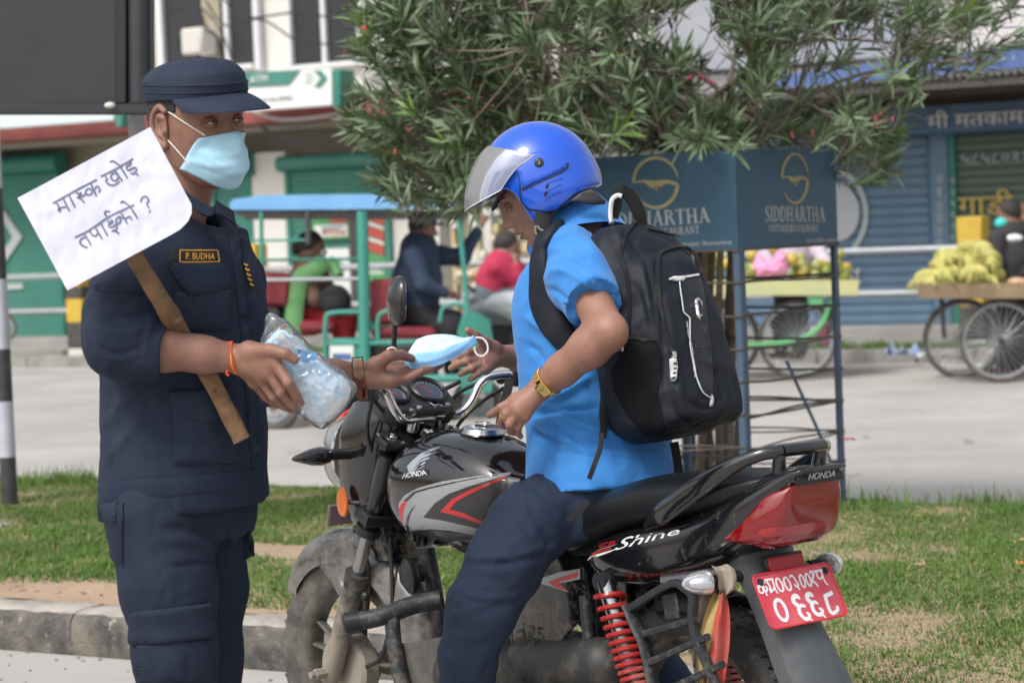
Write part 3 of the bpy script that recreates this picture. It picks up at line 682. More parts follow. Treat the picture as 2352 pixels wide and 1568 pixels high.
obj('jamb_lettering', join(*[facetext(c, 2184, 410+26*i, 2195, 424+26*i, NF-.065) for i, c in enumerate('मर्मतसेवा')]), m_gtxt, shop, kind='stuff')
obj('fascia_lettering', facetext('मी मतकामता', 2132, 248, 2400, 288, NF-.42, .02), mat('fascia_white', (.66, .64, .66), .6), shop)
obj('fascia', fb(1900, 238, 2520, 303, NF-.4, .2, .01), m_bluedk, shop)
obj('fascia_lettering', facetext('मोहर', 1985, 262, 2080, 290, NF-.42, .02), m_gtxt, shop)
obj('shutter_lettering', facetext('५८५८०२३४', 2210, 350, 2390, 376, NF-.03, .015), m_gtxt, shop)
obj('shutter_lettering', facetext('गाडी', 2202, 436, 2330, 492, NF-.03, .02), m_ytxt, shop, label='big yellow painted word on the green shutter')
obj('shutter_lettering', facetext('नं १', 2190, 540, 2230, 562, NF-.03, .015), m_gtxt, shop)
obj('shutter_lettering', facetext('st', 1948, 612, 1980, 652, NF-.03, .015), m_gtxt, shop)
# round emblem on the blue shutter
def ring2(cx, cy, rx, ry, w, a0, a1, n, th=.012):
    a = np.linspace(a0, a1, 26); o = [(cx+rx*cos(t), cy-ry*sin(t)) for t in a]; i = [(cx+(rx-w)*cos(t), cy-(ry-w)*sin(t)) for t in a[::-1]]
    ms = []
    for k in range(len(a)-1): ms.append(plate2([o[k], o[k+1], i[len(a)-2-k], i[len(a)-1-k]], n, th))
    return join(*ms)
obj('round_emblem', ring2(1915, 492, 80, 104, 11, -pi*.45, pi*.45, NF-.03), m_gtxt, shop)
obj('round_emblem', plate2([(1925+50*cos(t), 488+66*sin(t)) for t in np.linspace(0, 2*pi, 30, endpoint=False)], NF-.03), mat('emblem_pale', (.48, .5, .53), .6), shop)
# corrugated awning: sheets one by one
m_corr = mat('corrugated_zinc', (.40, .41, .42), .5, metal=.3, var=(2, (.24, .22, .2), 2))
u0 = Q(1240, 190, NF-1.6)[0]; u1 = Q(2700, 160, NF-1.6)[0]; z_e = Q(2200, 176, NF-1.6)[1]; nsh = 9
for k in range(nsh):
    a = u0+(u1-u0)*k/nsh; b = u0+(u1-u0)*(k+1)/nsh+.03; us = np.linspace(a, b, 61); rr = []
    for j, nn2 in enumerate((NF-1.6, NF+.1)): rr.append([S(u, nn2, z_e+.38*j+.018*sin(u*2*pi/.076)+.004*(k % 2)) for u in us])
    V = np.array(rr[0]+rr[1]); V2 = V-ZZ*.003
    obj('awning_sheet', (np.concatenate([V, V2]), grid_faces(2, 61)+[tuple(i+122 for i in f[::-1]) for f in grid_faces(2, 61)]), m_corr, shop, smooth=0)
obj('awning_beam', sb(u0, u1, NF-1.55, NF-1.48, z_e-.10, z_e-.03), mat('beam_dark', (.09, .085, .08), .8), shop)
obj('under_awning_shade', fb(1250, 182, 2700, 236, NF-.2, .1), mat('painted_shade', (.16, .15, .14), .9, var=(1, (.1, .09, .09), 2)), shop)  # dark board coloured to stand for the shade beneath the awning
# blue hoarding strip above the awning
hb = thing('blue_signboard', 'long blue sign board with small white lettering above the corrugated awning', 'sign', S(Q(2200, 120, NF-1.2)[0], NF-1.2, 2.9))
m_blub = mat('signboard_blue', (.065, .12, .31), .5, var=(1.5, (.09, .16, .36), 1.5))
pl = [(1700, 185), (2620, 72), (2620, 132), (1700, 212)]
obj('board', plate2(pl, NF-1.5, .05), m_blub, hb)
def slanttext(body, x0, y0, x1, y1, h, n):
    v, f = text2d(body); L = lambda q: [Q(x0+(x1-x0)*a, y0+(y1-y0)*a-h*b, n) for a, b in q]
    def fn(q): w = L(q); return np.array([S(u, n, z) for u, z in w]), np.tile(-SN, (len(q), 1))
    return raise2d((v, f), fn, .012)
obj('lettering', join(slanttext('मर्मत तथा सर्भिस ४८४ गाडीको', 2090, 133, 2352, 110, 10, NF-1.56), slanttext('पार्टस पाईन्छ ।', 2140, 152, 2330, 138, 9, NF-1.56)), m_wtxt, hb, kind='stuff')
pbn = thing('hoarding', 'pale hoarding with faded blue print high behind the oleander', 'sign', S(Q(1700, 60, NF-.6)[0], NF-.6, 3))
obj('board', fb(1500, -300, 2060, 150, NF-.6, .06), mat('hoarding_pale', (.36, .37, .40), .7, var=(1.2, (.27, .29, .36), 1.3)), pbn)
o = obj('pipe_bundle', tube([S(*[Q(2330, y, NF-.5)[0]], NF-.5, Q(2330, y, NF-.5)[1]) for y in (-60, 40)], .02, 6), m_galv); tag(o, 'thin steel pipe on the white upper wall at the corner', 'pipe')

# goods piled under the shops between the tree and the rickshaw
stall = thing('roadside_stall', 'cluttered stall frame hung with yellow and green packets behind the rider', 'stall', S(Q(1150, 600, 22)[0], 22, 0))
m_wood = mat('stall_wood', (.3, .22, .13), .85, var=(5, (.2, .15, .09), 2))
for x in (1043, 1100, 1180, 1236): obj('post', fb(x-4, 440, x+4, 790, 21.95, .08), mat('stall_post', (.5, .42, .25), .8) if x < 1101 else m_wood, stall)
r = random.Random(4); pc = [(.55, .45, .22), (.6, .55, .4), (.2, .3, .16), (.5, .33, .16), (.62, .6, .55), (.45, .5, .52)]
pmats = [mat('packet_%s' % 'abcdef'[i], c, .5) for i, c in enumerate(pc)]
for i in range(46):
    x = r.uniform(1030, 1235); y = r.uniform(450, 640); w = r.uniform(7, 16); h = r.uniform(10, 24); obj('packet', fb(x, y, x+w, y+h, 21.85+r.uniform(0, .12), .07, .012), r.choice(pmats), stall)
obj('shelf', fb(1036, 640, 1240, 648, 21.7, .5), m_wood, stall)
for i in range(16):
    x = 1040+12*i; obj('goods_sack', sphere(S(*[Q(x, 648, 21.6)[0]], 21.75, Q(x, 632, 21.6)[1]), (.055, .09, .05), 10), r.choice([m_wood, pmats[1], pmats[3]]), stall)

# guard rail and bollards
uR = [Q(x, 600, 21)[0] for x in (-200, 2600)]
rail = thing('guard_rail', 'grey steel guard rail of two tubes along the far pavement', 'railing', S(0, 21, .1))
obj('rail_tube', tube([S(uR[0], 21, 1.05), S(uR[1], 21, 1.05)], .035, 12), m_galv, rail); obj('rail_tube', tube([S(uR[0], 21, .64), S(uR[1], 21, .64)], .035, 12), m_galv, rail)
bl = ['partly hidden beside the left teal shutter', 'standing between the officer and the rickshaw roof posts', 'rising behind the heap of bananas', 'standing behind the rider near the stall']
m_wp = mat('white_paint', (.6, .6, .58), .6)
for i, x in enumerate((180, 582, 2238)):
    u = Q(x, 620, 21)[0]; b = thing('bollard', 'yellow and black square concrete bollard '+bl[i], 'bollard', S(u, 21, .1), 0, 'painted bollards of the guard rail')
    for z0, z1, mm in ((.1, .2, m_wp), (.2, .5, m_blk), (.5, .78, m_yel), (.78, .92, m_blk), (.92, 1.34, m_yel)): obj('painted_band', sb(u-.12, u+.12, 20.88, 21.12, z0, z1, .012), mm, b)
# ================================================================ MOTORCYCLE
def K(x0, y0, x1, ow, pts):
    s = (x1-x0)/ow; return [((x0+a*s)/1.088435, (y0+b*s)/1.088435) for a, b in pts]
_hub = P(827, 1527, 6.08); _th = radians(50)
BH = A3(-cos(_th), sin(_th), 0); BLft = A3(-sin(_th), -cos(_th), 0); BO = A3(_hub[0], _hub[1], 0)-BH*1.266
MB = basis(BH, BLft, ZZ)
def Lw(*a): return BO+MB@A3(*a)                       # bike frame -> place
def lw(m): return xf(m, MB, BO)
def LB(x, y, yo):                                     # sight line meets the plane yo in the bike frame -> (x, z)
    d = ray(x, y); t = (yo-(CAM-BO)@BLft)/(d@BLft); w = CAM+t*d; return float((w-BO)@BH), float(w[2])
bike = thing('motorcycle', 'black motorcycle with red and silver tank stripes that the rider in blue sits on', 'motorcycle', tuple(BO), radians(130))
dust = (.30, .26, .205)
m_bblk = mat('gloss_black_paint', (.006, .006, .008), .12, coat=1., spec=.6, spots=(120, (.09, .085, .075), .735))
m_bblkd = mat('gloss_black_dusty', (.006, .006, .008), .18, coat=.9, dirt=(dust, .20, 30, .70, .4))
m_plas = mat('black_plastic', (.016, .016, .018), .45, dirt=(dust, .2, 24, .7, .2))
m_plasc = mat('clean_black_plastic', (.014, .014, .016), .38, bump=(500, .15))
m_frame = mat('dusty_frame', (.022, .025, .03), .5, dirt=((.24, .21, .17), .22, 40, .75, .1), spots=(160, (.3, .27, .22), .66))
m_eng = mat('engine_grey', (.055, .055, .055), .55, metal=.4, dirt=((.2,.18,.145), .30, 26, .6, .1))
m_chr = mat('chrome', (.75, .75, .76), .08, metal=1.)
m_chrd = mat('fork_tube_steel', (.42, .42, .43), .22, metal=1., dirt=(dust, .5, 30, .6, .3))
m_tyre = mat('tyre_rubber', (.028, .027, .026), .85, dirt=((.2, .18, .15), .22, 30, .6, -.1), bump=(90, .4, .002))
m_ftyre = mat('dusty_front_tyre', (.06, .057, .052), .9, var=(14, (.15, .135, .115), 1.8), bump=(90, .4, .002))
m_rim = mat('dusty_black_rim', (.03, .029, .028), .6, var=(12, (.15, .135, .11), 1.6))
m_slid = mat('dusty_fork_leg', (.04, .039, .037), .6, dirt=((.27, .24, .195), .55, 24, .62, .3))
m_seat = mat('black_seat_vinyl', (.008, .009, .011), .38, bump=(420, .25), spec=.4, spots=(150, (.035, .034, .032), .72))
m_sil = mat('silver_decal', (.36, .37, .385), .35, metal=.3, wave=(60, .35, 'Z'), coat=.5)
m_reddec = mat('red_decal', (.55, .02, .02), .3, coat=.6)
m_carb = mat('carbon_decal', (.022, .022, .024), .4, wave=(70, .5, 'DIAGONAL'), coat=.6)
m_greydec = mat('grey_lower_tank', (.055, .057, .062), .35, coat=.4, spots=(60, (.2, .19, .17), .68))
m_rlens = mat('red_lens', (.19, .002, .005), .08, coat=1., bump=(180, .25, .0015)); m_rlens2 = mat('deep_red_lens', (.22, .004, .008), .1, coat=1.)
m_oran = mat('orange_reflector', (.75, .17, .02), .25, coat=.5, bump=(260, .5))
m_clear = mat('clear_lens', (.82, .84, .86), .06, trans=.75, ior=1.4, bump=(160, .3, .001))
m_plate = mat('red_plate', (.62, .055, .085), .42, var=(12, (.70, .13, .15), 1.4), spots=(9, (.6, .35, .3), .74)); m_prim = mat('red_plate_rim', (.62, .035, .045), .4)
m_wht = mat('white_print', (.82, .83, .86), .45)
m_mud = mat('grey_mudguard', (.062, .070, .082), .5, bump=(300, .2), var=(9, (.10, .105, .11), 1.5), spots=[(18, (.30, .27, .21), .655), (110, (.24, .22, .18), .67)])
def lo(name, m, mt, parent=None, **k): return obj(name, m, mt, parent or bike, local=True, **k)
def secloft(tab, e=2.6, n=28, yc=0., cap=True, squash=None):
    """rows (x, zlow, zhigh, half width[, y])"""
    t = smooth_path(np.array(tab, float), 5); return loft([ell_ring((r[0], yc, (r[1]+r[2])/2), A3(0, r[3], 0), A3(0, 0, (r[2]-r[1])/2), n, e) for r in t], cap)
# --- wheels
def wob(p): return (np.asarray(p)-BO)@MB            # place -> bike frame
def wheel(name, cx, cz, R, wt, mt, drum=True, tread=True):
    w = obj(name, to_axis(lathe([(.045, -.03), (.06, -.02), (.06, .02), (.045, .03)], 20), (cx, 0, cz), (0, 1, 0)), m_rim, bike, local=True, smooth=50)
    rt = R-.225; cr = rt*.5
    prof = [(.222, -wt*.42), (.235, -wt*.5), (R-rt*.45, -wt*.62), (R-rt*.18, -wt*.54), (R-.006, -wt*.34), (R, -wt*.12), (R, wt*.12), (R-.006, wt*.34), (R-rt*.18, wt*.54), (R-rt*.45, wt*.62), (.235, wt*.5), (.222, wt*.42)]
    lo('tyre', to_axis(lathe(prof, 72, True), (cx, 0, cz), (0, 1, 0)), mt, w, smooth=60)
    if tread:
        bl = []
        for i in range(64):
            a = 2*pi*i/64
            for s, yy, ww in ((1, .30, .015), (-1, .30, .015), (1, .06, .010)):
                a2 = a+(0 if s > 0 else pi/64)+(.02 if yy < .1 else 0); c = A3(cx+(R+.000)*cos(a2)*.995, s*yy*wt*1.15, cz+(R)*sin(a2)*.995); er = A3(cos(a2), 0, sin(a2)); et = A3(-sin(a2), 0, cos(a2)); ey = A3(0, 1, 0)
                tl = nrm(et+ey*s*.45); ny = np.cross(er, tl); bl.append(box(c-er*(.006 if yy > .1 else .001), (.022, ww, .012), basis(tl, ny, er)))
        lo('tread_block', join(*bl), mt, w, smooth=0, kind='stuff')
    pr2 = [(.205, -.028), (.222, -.036), (.232, -.038), (.224, -.022), (.214, -.01), (.214, .01), (.224, .022), (.232, .038), (.222, .036), (.205, .028), (.198, .012), (.198, -.012)]
    lo('rim', to_axis(lathe(pr2, 72, True), (cx, 0, cz), (0, 1, 0)), m_rim, w, smooth=50)
    for i in range(5):
        for s in (-1, 1):
            a = 2*pi*i/5+.35+s*.10; b = 2*pi*i/5+.35+s*.17; p0 = A3(cx+.05*cos(a), 0, cz+.05*sin(a)); p1 = A3(cx+.205*cos(b), 0, cz+.205*sin(b)); lo('spoke', tube([p0, (p0+p1)/2, p1], [.016, .012, .014], 8, ref=(0, 1, 0), flat=.55), m_rim, w)
    return w
fw = wheel('wheel', 1.262, .303, .303, .074, m_ftyre); rw = wheel('wheel', 0, .300, .302, .086, m_tyre)
lo('brake_drum', to_axis(lathe([(.02, .0), (.085, .0), (.095, -.01), (.095, -.05), (.02, -.06)], 32), (1.262, .062, .303), (0, 1, 0)), m_slid, fw)
lo('brake_drum', to_axis(lathe([(.02, .0), (.09, .0), (.1, -.01), (.1, -.05), (.02, -.06)], 32), (0, .075, .30), (0, 1, 0)), m_eng, rw)
lo('axle_nut', to_axis(lathe([(.0, 0), (.014, 0), (.014, .03), (.009, .03), (.009, .045), (0, .045)], 6), (1.262, .115, .303), (0, 1, 0)), m_slid, fw, smooth=0)
# --- fork
fd = nrm(A3(-.44, 0, .898)); fa = A3(1.262, 0, .303)
for s in (1, -1):
    y = A3(0, s*.092, 0); f0 = fa+y-fd*.02
    fk = lo('fork_leg', tube([f0-fd*.01, f0+fd*.04, f0+fd*.10, f0+fd*.27, f0+fd*.30, f0+fd*.315], [.022, .027, .026, .028, .032, .032], 16), m_slid)
    lo('fork_tube', tube([f0+fd*.31, f0+fd*.45], .0165, 16), m_chrd, fk); lo('fork_shroud', tube([f0+fd*.44, f0+fd*.445, f0+fd*.655], [.022, .026, .025], 16), mat('fork_shroud_%d' % (s+1), (.012, .013, .015), .18, coat=.6), fk)
    lo('fork_clamp', join(tube([f0+fd*.43, f0+fd*.452], .033, 16), tube([f0+fd*.44+A3(.02, s*.0, 0), f0+fd*.44+A3(.045, s*.012, .0)], .010, 8)), m_plasc, fk)
    lo('fork_bolt', to_axis(lathe([(0, 0), (.008, 0), (.008, .012), (0, .012)], 6), f0+fd*.29+A3(0, s*.03, 0), (0, s, 0)), m_chr, fk, smooth=0)
# triple clamp
tc = fa+fd*.70
lo('triple_clamp', join(prism([(-.05, -.05), (.05, -.045), (.03, .0), (.05, .045), (-.05, .05)][::1], -.01, .01) if False else box((0, 0, 0), (.01, .01, .01)),), m_plasc) if False else None
def tri_plate(d, th): 
    x, y, z = nrm(np.cross((0, 1, 0), fd)), A3(0, 1, 0), fd
    poly = [(.030, -.125), (.034, -.09), (.018, -.05), (.05, -.03), (.05, .03), (.018, .05), (.034, .09), (.030, .125), (-.025, .127), (-.035, .09), (-.045, .04), (-.045, -.04), (-.035, -.09), (-.025, -.127)]
    return xf(prism(poly, -th/2, th/2, .004), basis(x, y, z), fa+fd*d)
tp = lo('triple_clamp', tri_plate(.672, .022), mat('clamp_black', (.016, .017, .02), .3, coat=.3)); lo('triple_clamp', tri_plate(.46, .03), m_plasc)
for s in (1, -1):
    c = fa+fd*.683+A3(0, s*.092, 0); lo('clamp_bolt', join(to_axis(lathe([(0, 0), (.019, 0), (.019, .003), (.012, .005), (0, .005)], 20), c, fd), to_axis(lathe([(0, .005), (.010, .005), (.010, .013), (0, .014)], 6), c, fd)), m_chr, tp, smooth=25)
c = fa+fd*.683+A3(-.0, 0, 0); lo('stem_nut', to_axis(lathe([(0, 0), (.018, 0), (.018, .014), (.012, .02), (0, .02)], 6), c-A3(.012, 0, 0), fd), m_chr, tp, smooth=20)
# handlebar
hb_pts = smooth_path([(.80, .375, 1.03), (.845, .27, 1.045), (.885, .195, 1.050), (.905, .150, 1.035), (.912, .122, .99), (.920, .09, .962), (.93, .05, .958), (.93, 0, .958), (.93, -.05, .958), (.92, -.09, .962), (.912, -.122, .99), (.905, -.150, 1.035), (.885, -.195, 1.050), (.845, -.27, 1.045), (.80, -.375, 1.03)], 6)
hbar = lo('handlebar', tube(hb_pts, .0115, 14), m_chr)
for s in (1, -1):
    lo('grip', tube([(.84, s*.28, 1.044), (.80, s*.375, 1.03), (.792, s*.39, 1.028)], [.017, .0185, .015], 12), m_plasc, hbar)
    sw = lo('switch_housing', box((.862, s*.235, 1.045), (.045, .042, .05), rot('Z', s*.45), .008, 2), m_plasc, hbar)
    lo('lever', tube(smooth_path([(.90, s*.215, 1.035), (.915, s*.27, 1.03), (.885, s*.33, 1.02), (.86, s*.39, 1.015)], 4), [.008]*1 and .006, 8, flat=.6), m_plasc if s > 0 else m_chr, hbar)
    lo('lever_perch', tube([(.885, s*.195, 1.04), (.91, s*.22, 1.038)], .013, 10), m_plasc, hbar)
lo('switch_button', sphere((.845, .238, 1.06), .008, 8), m_reddec, hbar)
lo('bar_clamp', box(tuple(A3(.928, 0, .972)), (.045, .12, .018), rot('Y', .25), .006, 2), m_plasc, hbar)
for sx in (-.014, .014):
    for sy in (-.045, .045): lo('clamp_screw', to_axis(lathe([(0, 0), (.0075, 0), (.0075, .006), (0, .007)], 6), A3(.928+sx, sy, .981-sx*.25), fd), m_chr, hbar, smooth=20)
for s in (1, -1): lo('bar_riser', tube([(.932, s*.045, .962), (.945, s*.045, .93)], .016, 12), m_chrd, hbar)
# key and fob
lo('ignition_switch', tube([fa+fd*.69+A3(.045, 0, 0), fa+fd*.735+A3(.04, 0, 0)], .018, 14), m_plasc)
lo('key_ring', join(tube([A3(.965, -.01, 1.0)+.011*A3(cos(a), .3*sin(a), sin(a)) for a in np.linspace(0, 2*pi, 18)], .0018, 6), tube([(.955, -.015, .997), (.935, -.02, .985)], .0025, 6), tube([A3(.925, -.028, .982)+.012*A3(.8*cos(a), sin(a), .5*cos(a)) for a in np.linspace(0, 2*pi, 18)], .0016, 6)), m_chr)
lo('key_fob', box((.90, -.035, .957), (.045, .028, .005), rot('Y', .75), .003), mat('leather_fob', (.015, .015, .018), .5))
# meter console and headlight cowl
co = lo('meter_console', xf(loft([ell_ring((0, 0, 0), A3(.055, 0, 0), A3(0, .105, 0), 28, 3.5), ell_ring((.0, 0, .02), A3(.065, 0, 0), A3(0, .115, 0), 28, 3.5), ell_ring((0, 0, .05), A3(.06, 0, 0), A3(0, .11, 0), 28, 3.5), ell_ring((0, 0, .056), A3(.053, 0, 0), A3(0, .10, 0), 28, 3.5)]), rot('Y', -.60), (1.02, -.0, .97)), mat('console_plastic', (.035, .037, .042), .45, bump=(500, .2)))
Ry = rot('Y', -.60)
for yy, rr in ((-.042, .047), (.062, .036)):
    c = A3(1.02, 0, .97)+Ry@A3(0, yy, .057); d = Ry@A3(0, 0, 1)
    mb_ = lo('meter_bezel', to_axis(lathe([(rr-.006, 0), (rr+.004, 0), (rr+.004, .010), (rr, .014), (rr-.005, .010)], 36, True), c, d), m_plasc, co)
    lo('meter_face', to_axis(lathe([(0, 0), (rr-.004, 0), (rr-.004, .002), (0, .002)], 36), c, d), mat('meter_face_%d' % int(rr*1000), (.03, .05, .09), .3), co)
    tk = []
    x_, y_ = nrm(np.cross(Ry@A3(1, 0, 0), d)), Ry@A3(1, 0, 0)
    for i in range(15):
        a = pi*.9-i*pi*1.2/14+.15; u = x_*cos(a)+y_*sin(a); tk.append(box(c+d*.0035+u*(rr-.011), (.006, .0012, .001), basis(u, np.cross(d, u), d)))
    lo('meter_tick', join(*tk), m_wht, co, smooth=0)
    u = x_*cos(2.1)+y_*sin(2.1); lo('meter_needle', box(c+d*.005+u*.007, (rr*.95, .0022, .0012), basis(u, np.cross(d, u), d)), m_reddec, co)
    lo('meter_glass', to_axis(lathe([(0, .009), (rr-.004, .008), (rr-.004, .0075), (0, .008)], 36), c, d), mat('meter_glass_%d' % int(rr*1000), (1, 1, 1), .02, trans=1., ior=1.08), co)
# cowl: side wings swept round the lamp
def cowl():
    rows = []
    for z, xf_, xb, hw in ((.60, 1.13, 1.04, .060), (.66, 1.16, 1.035, .085), (.74, 1.185, 1.02, .115), (.82, 1.20, 1.0, .125), (.90, 1.195, .98, .125), (.96, 1.17, .965, .118), (1.00, 1.14, .975, .105), (1.05, 1.115, 1.03, .085), (1.10, 1.09, 1.06, .06)):
        rows.append((z, (xf_+xb)/2, 0, (xf_-xb)/2, hw))
    t = smooth_path(rows, 4); return loft([ell_ring((r[1], 0, r[0]), A3(r[3], 0, 0), A3(0, r[4], 0), 32, 3.2) for r in t])
lo('headlight_cowl', cowl(), mat('cowl_black', (.007, .007, .009), .16, coat=1., dirt=(dust, .25, 20, .8, .5)))
hl = lo('headlight', xf(loft([ell_ring((x, 0, z0), A3(0, w, 0), A3(0, 0, h), 30, 2.4) for x, z0, w, h in ((1.19, .86, .108, .105), (1.22, .86, .107, .104), (1.255, .858, .096, .096), (1.285, .855, .075, .078), (1.302, .853, .045, .048), (1.307, .852, .012, .014))])), mat('headlamp_glass', (.30, .30, .29), .06, coat=1., metal=.5, bump=(30, .2)))
lo('lamp_rim', tube([A3(1.195, .110*cos(a), .86+.107*sin(a)) for a in np.linspace(0, 2*pi, 32, endpoint=False)], .004, 6, close=True), m_chr, hl)
lo('pilot_bulb', sphere(tuple(A3(1.222, .098, .86)), (.006, .006, .022), 10), m_chr, hl)
lo('cowl_stripe', tube([A3(1.232, .085*sin(a), .86+.098*cos(a)+.012) for a in np.linspace(-1.0, 1.0, 12)], .006, 6), m_reddec, hl)
# front indicator, reflector, front number plate
for s in (1, -1):
    fi = lo('front_indicator', loft([ell_ring((1.10+dx*.1, s*yy, .875), A3(r_*1.0, 0, 0), A3(0, 0, r_*.78), 20) for dx, yy, r_ in ((0, .185, .010), (0, .195, .026), (0, .215, .031), (0, .24, .027), (0, .268, .017), (0, .292, .008), (0, .300, .001))]), mat('indicator_shell_%d' % s, (.008, .008, .009), .12, coat=1.))
    lo('indicator_stalk', tube([(1.10, s*.10, .872), (1.10, s*.19, .875)], .014, 12), m_plasc, fi)
    lo('indicator_lens', loft([ell_ring((1.10+.018, s*yy, .875), A3(r_*.7, 0, 0), A3(0, 0, r_*.72), 16) for yy, r_ in ((.20, .01), (.215, .024), (.24, .024), (.268, .014), (.288, .004))]), m_clear, fi)
    lo('fork_reflector', join(xf(to_axis(lathe([(0, 0), (.024, 0), (.026, .003), (.024, .008), (0, .010)], 24), (0, 0, 0), (0, s, 0)), np.diag([.85, 1., 1.45]), (1.118, s*.135, .752))), m_oran)
    lo('reflector_bracket', tube([(1.08, s*.11, .75), (1.115, s*.135, .752)], .006, 8), m_plasc)
fpts = [LB(770, 1160, .0), LB(770, 1138, 0), LB(785, 1125, 0), LB(835, 1120, 0)]
lo('front_number_plate', box((1.225, 0, .708), (.006, .22, .055), rot('Y', -.1), .004), mat('front_plate_back', (.22, .16, .18), .5))
# --- front fender
def arc_shell(cx, cz, R, a0, a1, hw, drop, th=.004, na=22, nb=11, flare=None):
    rings = []
    for k, a in enumerate(np.linspace(a0, a1, na)):
        t = k/(na-1); w = hw*(np.interp(t, [0, .12, 1], [.6, 1, 1]) if flare is None else np.interp(t, *flare)); row = []
        for sgn, off in ((1, 0), (-1, -th)):
            ps = []
            for b in np.linspace(-1, 1, nb):
                y = w*sin(b*pi/2*1.0); dr = drop*(1-cos(b*pi/2)); ps.append(A3(cx+(R+off-dr)*cos(a), y, cz+(R+off-dr)*sin(a)))
            row += ps if sgn > 0 else ps[::-1]
        rings.append(np.array(row))
    return loft(rings)
m_fend = mat('front_fender_paint', (.012, .012, .014), .2, coat=.9, dirt=((.27, .255, .225), .24, 8, .80, .5), spots=(34, (.24, .22, .19), .72))
fen = lo('front_fender', arc_shell(1.262, .303, .362, radians(30), radians(165), .066, .085, flare=([0, .08, .3, .6, 1], [.35, .8, 1, 1, .85])), m_fend, smooth=60)
for s in (1, -1):
    # side skirt of the fender reaching down to the fork leg
    poly = [(1.36, .60), (1.30, .635), (1.23, .642), (1.15, .615), (1.12, .58), (1.13, .50), (1.165, .44), (1.19, .405), (1.215, .41), (1.235, .47), (1.29, .53), (1.34, .565)]
    q = prism(poly, 0, .004, .001); V = q[0]; y = s*(.060+.004*(V[:, 2] > .002)); V2 = np.stack([V[:, 0], y, V[:, 1]], 1); lo('fender_skirt', (V2, q[1]), m_fend, fen)
    lo('fender_bolt', to_axis(lathe([(0, 0), (.008, 0), (.008, .006), (0, .007)], 6), (1.205, s*.066, .47), (0, s, 0)), m_chr, fen, smooth=0)
# cables in front
for pts, r_ in (([wob(P(x, y, D)) for x, y, D in ((930, 930, 5.84), (905, 985, 5.86), (885, 1080, 5.88), (888, 1150, 5.87), (893, 1215, 5.86), (899, 1300, 5.86), (901, 1390, 5.86), (896, 1450, 5.88), (872, 1512, 5.93), (842, 1530, 5.97))], .0055), ([(.90, .20, 1.03), (.97, .12, .99), (.98, .06, .93), (.95, .05, .86)], .005), ([(.90, -.19, 1.045), (1.0, -.14, 1.0), (1.03, -.11, .9), (.97, -.06, .8)], .0055), ([(.93, -.1, 1.04), (1.03, -.07, .99), (1.05, -.05, .9)], .0055), ([(.89, .2, 1.03), (1.0, .14, .93), (1.03, .08, .82), (.98, .05, .7)], .005), ([(.86, -.25, 1.04), (.95, -.2, .99), (1.0, -.15, .93), (.99, -.08, .85)], .005)):
    lo('cable', tube(smooth_path(pts, 6), r_, 8), m_cable)
# --- tank
tank_tab = [(.52, .78, .845, .06), (.56, .75, .862, .095), (.62, .70, .898, .12), (.70, .668, .925, .137), (.80, .657, .935, .146), (.88, .662, .926, .146), (.935, .680, .902, .134), (.975, .715, .868, .104), (.998, .76, .83, .055)]
tank_m = secloft(tank_tab, 2.55, 40); 
tank = lo('fuel_tank', tank_m, m_bblk, smooth=60)
TB = bvh(lw(tank_m))
cap = lo('fuel_cap', to_axis(lathe([(0, 0), (.052, 0), (.056, .005), (.050, .016), (.040, .02), (0, .021)], 28), (.725, 0, .926), (-.08, 0, 1)), mat('cap_metal', (.5, .51, .53), .25, metal=1.), tank, smooth=20)
lo('cap_latch', box((.725, 0, .952), (.045, .018, .008), None, .002), m_chr, cap)
TK = lambda *p: K(980, 1050, 1280, 1344, p)
def decal(name, poly, mt, th=.0005, off=.0003, res=6, parent=tank, tree=TB, label=None):
    return obj(name, drape(tree, poly, off, th, res, rounded=False, back=.0005), mt, parent, smooth=60, label=label)
decal('lower_panel_decal', TK((190, 1235), (450, 1225), (700, 1250), (900, 1285), (1150, 1330), (1150, 1450), (850, 1395), (600, 1400), (285, 1440), (215, 1330)), m_greydec)
decal('carbon_decal', TK((352, 1085), (470, 920), (640, 810), (900, 720), (1200, 640), (1300, 620), (1300, 1330), (1150, 1250), (890, 1195), (600, 1120)), m_carb)
decal('silver_decal', TK((75, 975), (85, 920), (140, 840), (300, 755), (560, 685), (850, 640), (1190, 598), (1330, 585), (1330, 610), (1150, 655), (860, 740), (640, 820), (480, 930), (352, 1087), (600, 1130), (890, 1195), (1150, 1265), (1150, 1330), (860, 1272), (650, 1232), (430, 1215), (200, 1235), (190, 1150), (215, 1040), (270, 945), (215, 1000), (170, 1090), (160, 1180), (165, 1230), (120, 1160), (90, 1060)), m_sil, .0006, .0006, 5)
decal('thin_black_line', TK((130, 905), (240, 800), (420, 748), (700, 688), (950, 640), (1190, 608), (1190, 616), (950, 652), (700, 702), (430, 765), (270, 815), (180, 900)), m_bblk, .0005, .0012, 4)
decal('red_decal', TK((545, 1020), (680, 880), (860, 785), (1130, 680), (1280, 620), (1280, 650), (1120, 712), (880, 825), (720, 910), (650, 998), (800, 1035), (945, 1100), (1100, 1150), (1100, 1185), (945, 1140), (820, 1095), (650, 1045)), m_reddec, .0006, .0012, 4)
decal('red_decal', TK((78, 990), (110, 935), (190, 880), (150, 950), (130, 1040), (122, 1170), (95, 1080)), m_reddec, .0006, .0010, 4)
decal('badge_base', TK((120, 660), (170, 590), (300, 575), (395, 545), (412, 560), (412, 612), (300, 630), (180, 650)), m_plasc, .0012, .0004, 4)
obj('badge_letter', drape2d(TB, place2d(text2d('HONDA'), TK((118, 655), (398, 610), (376, 553), (150, 592))), .0016, .0008), m_wht, tank, smooth=0)
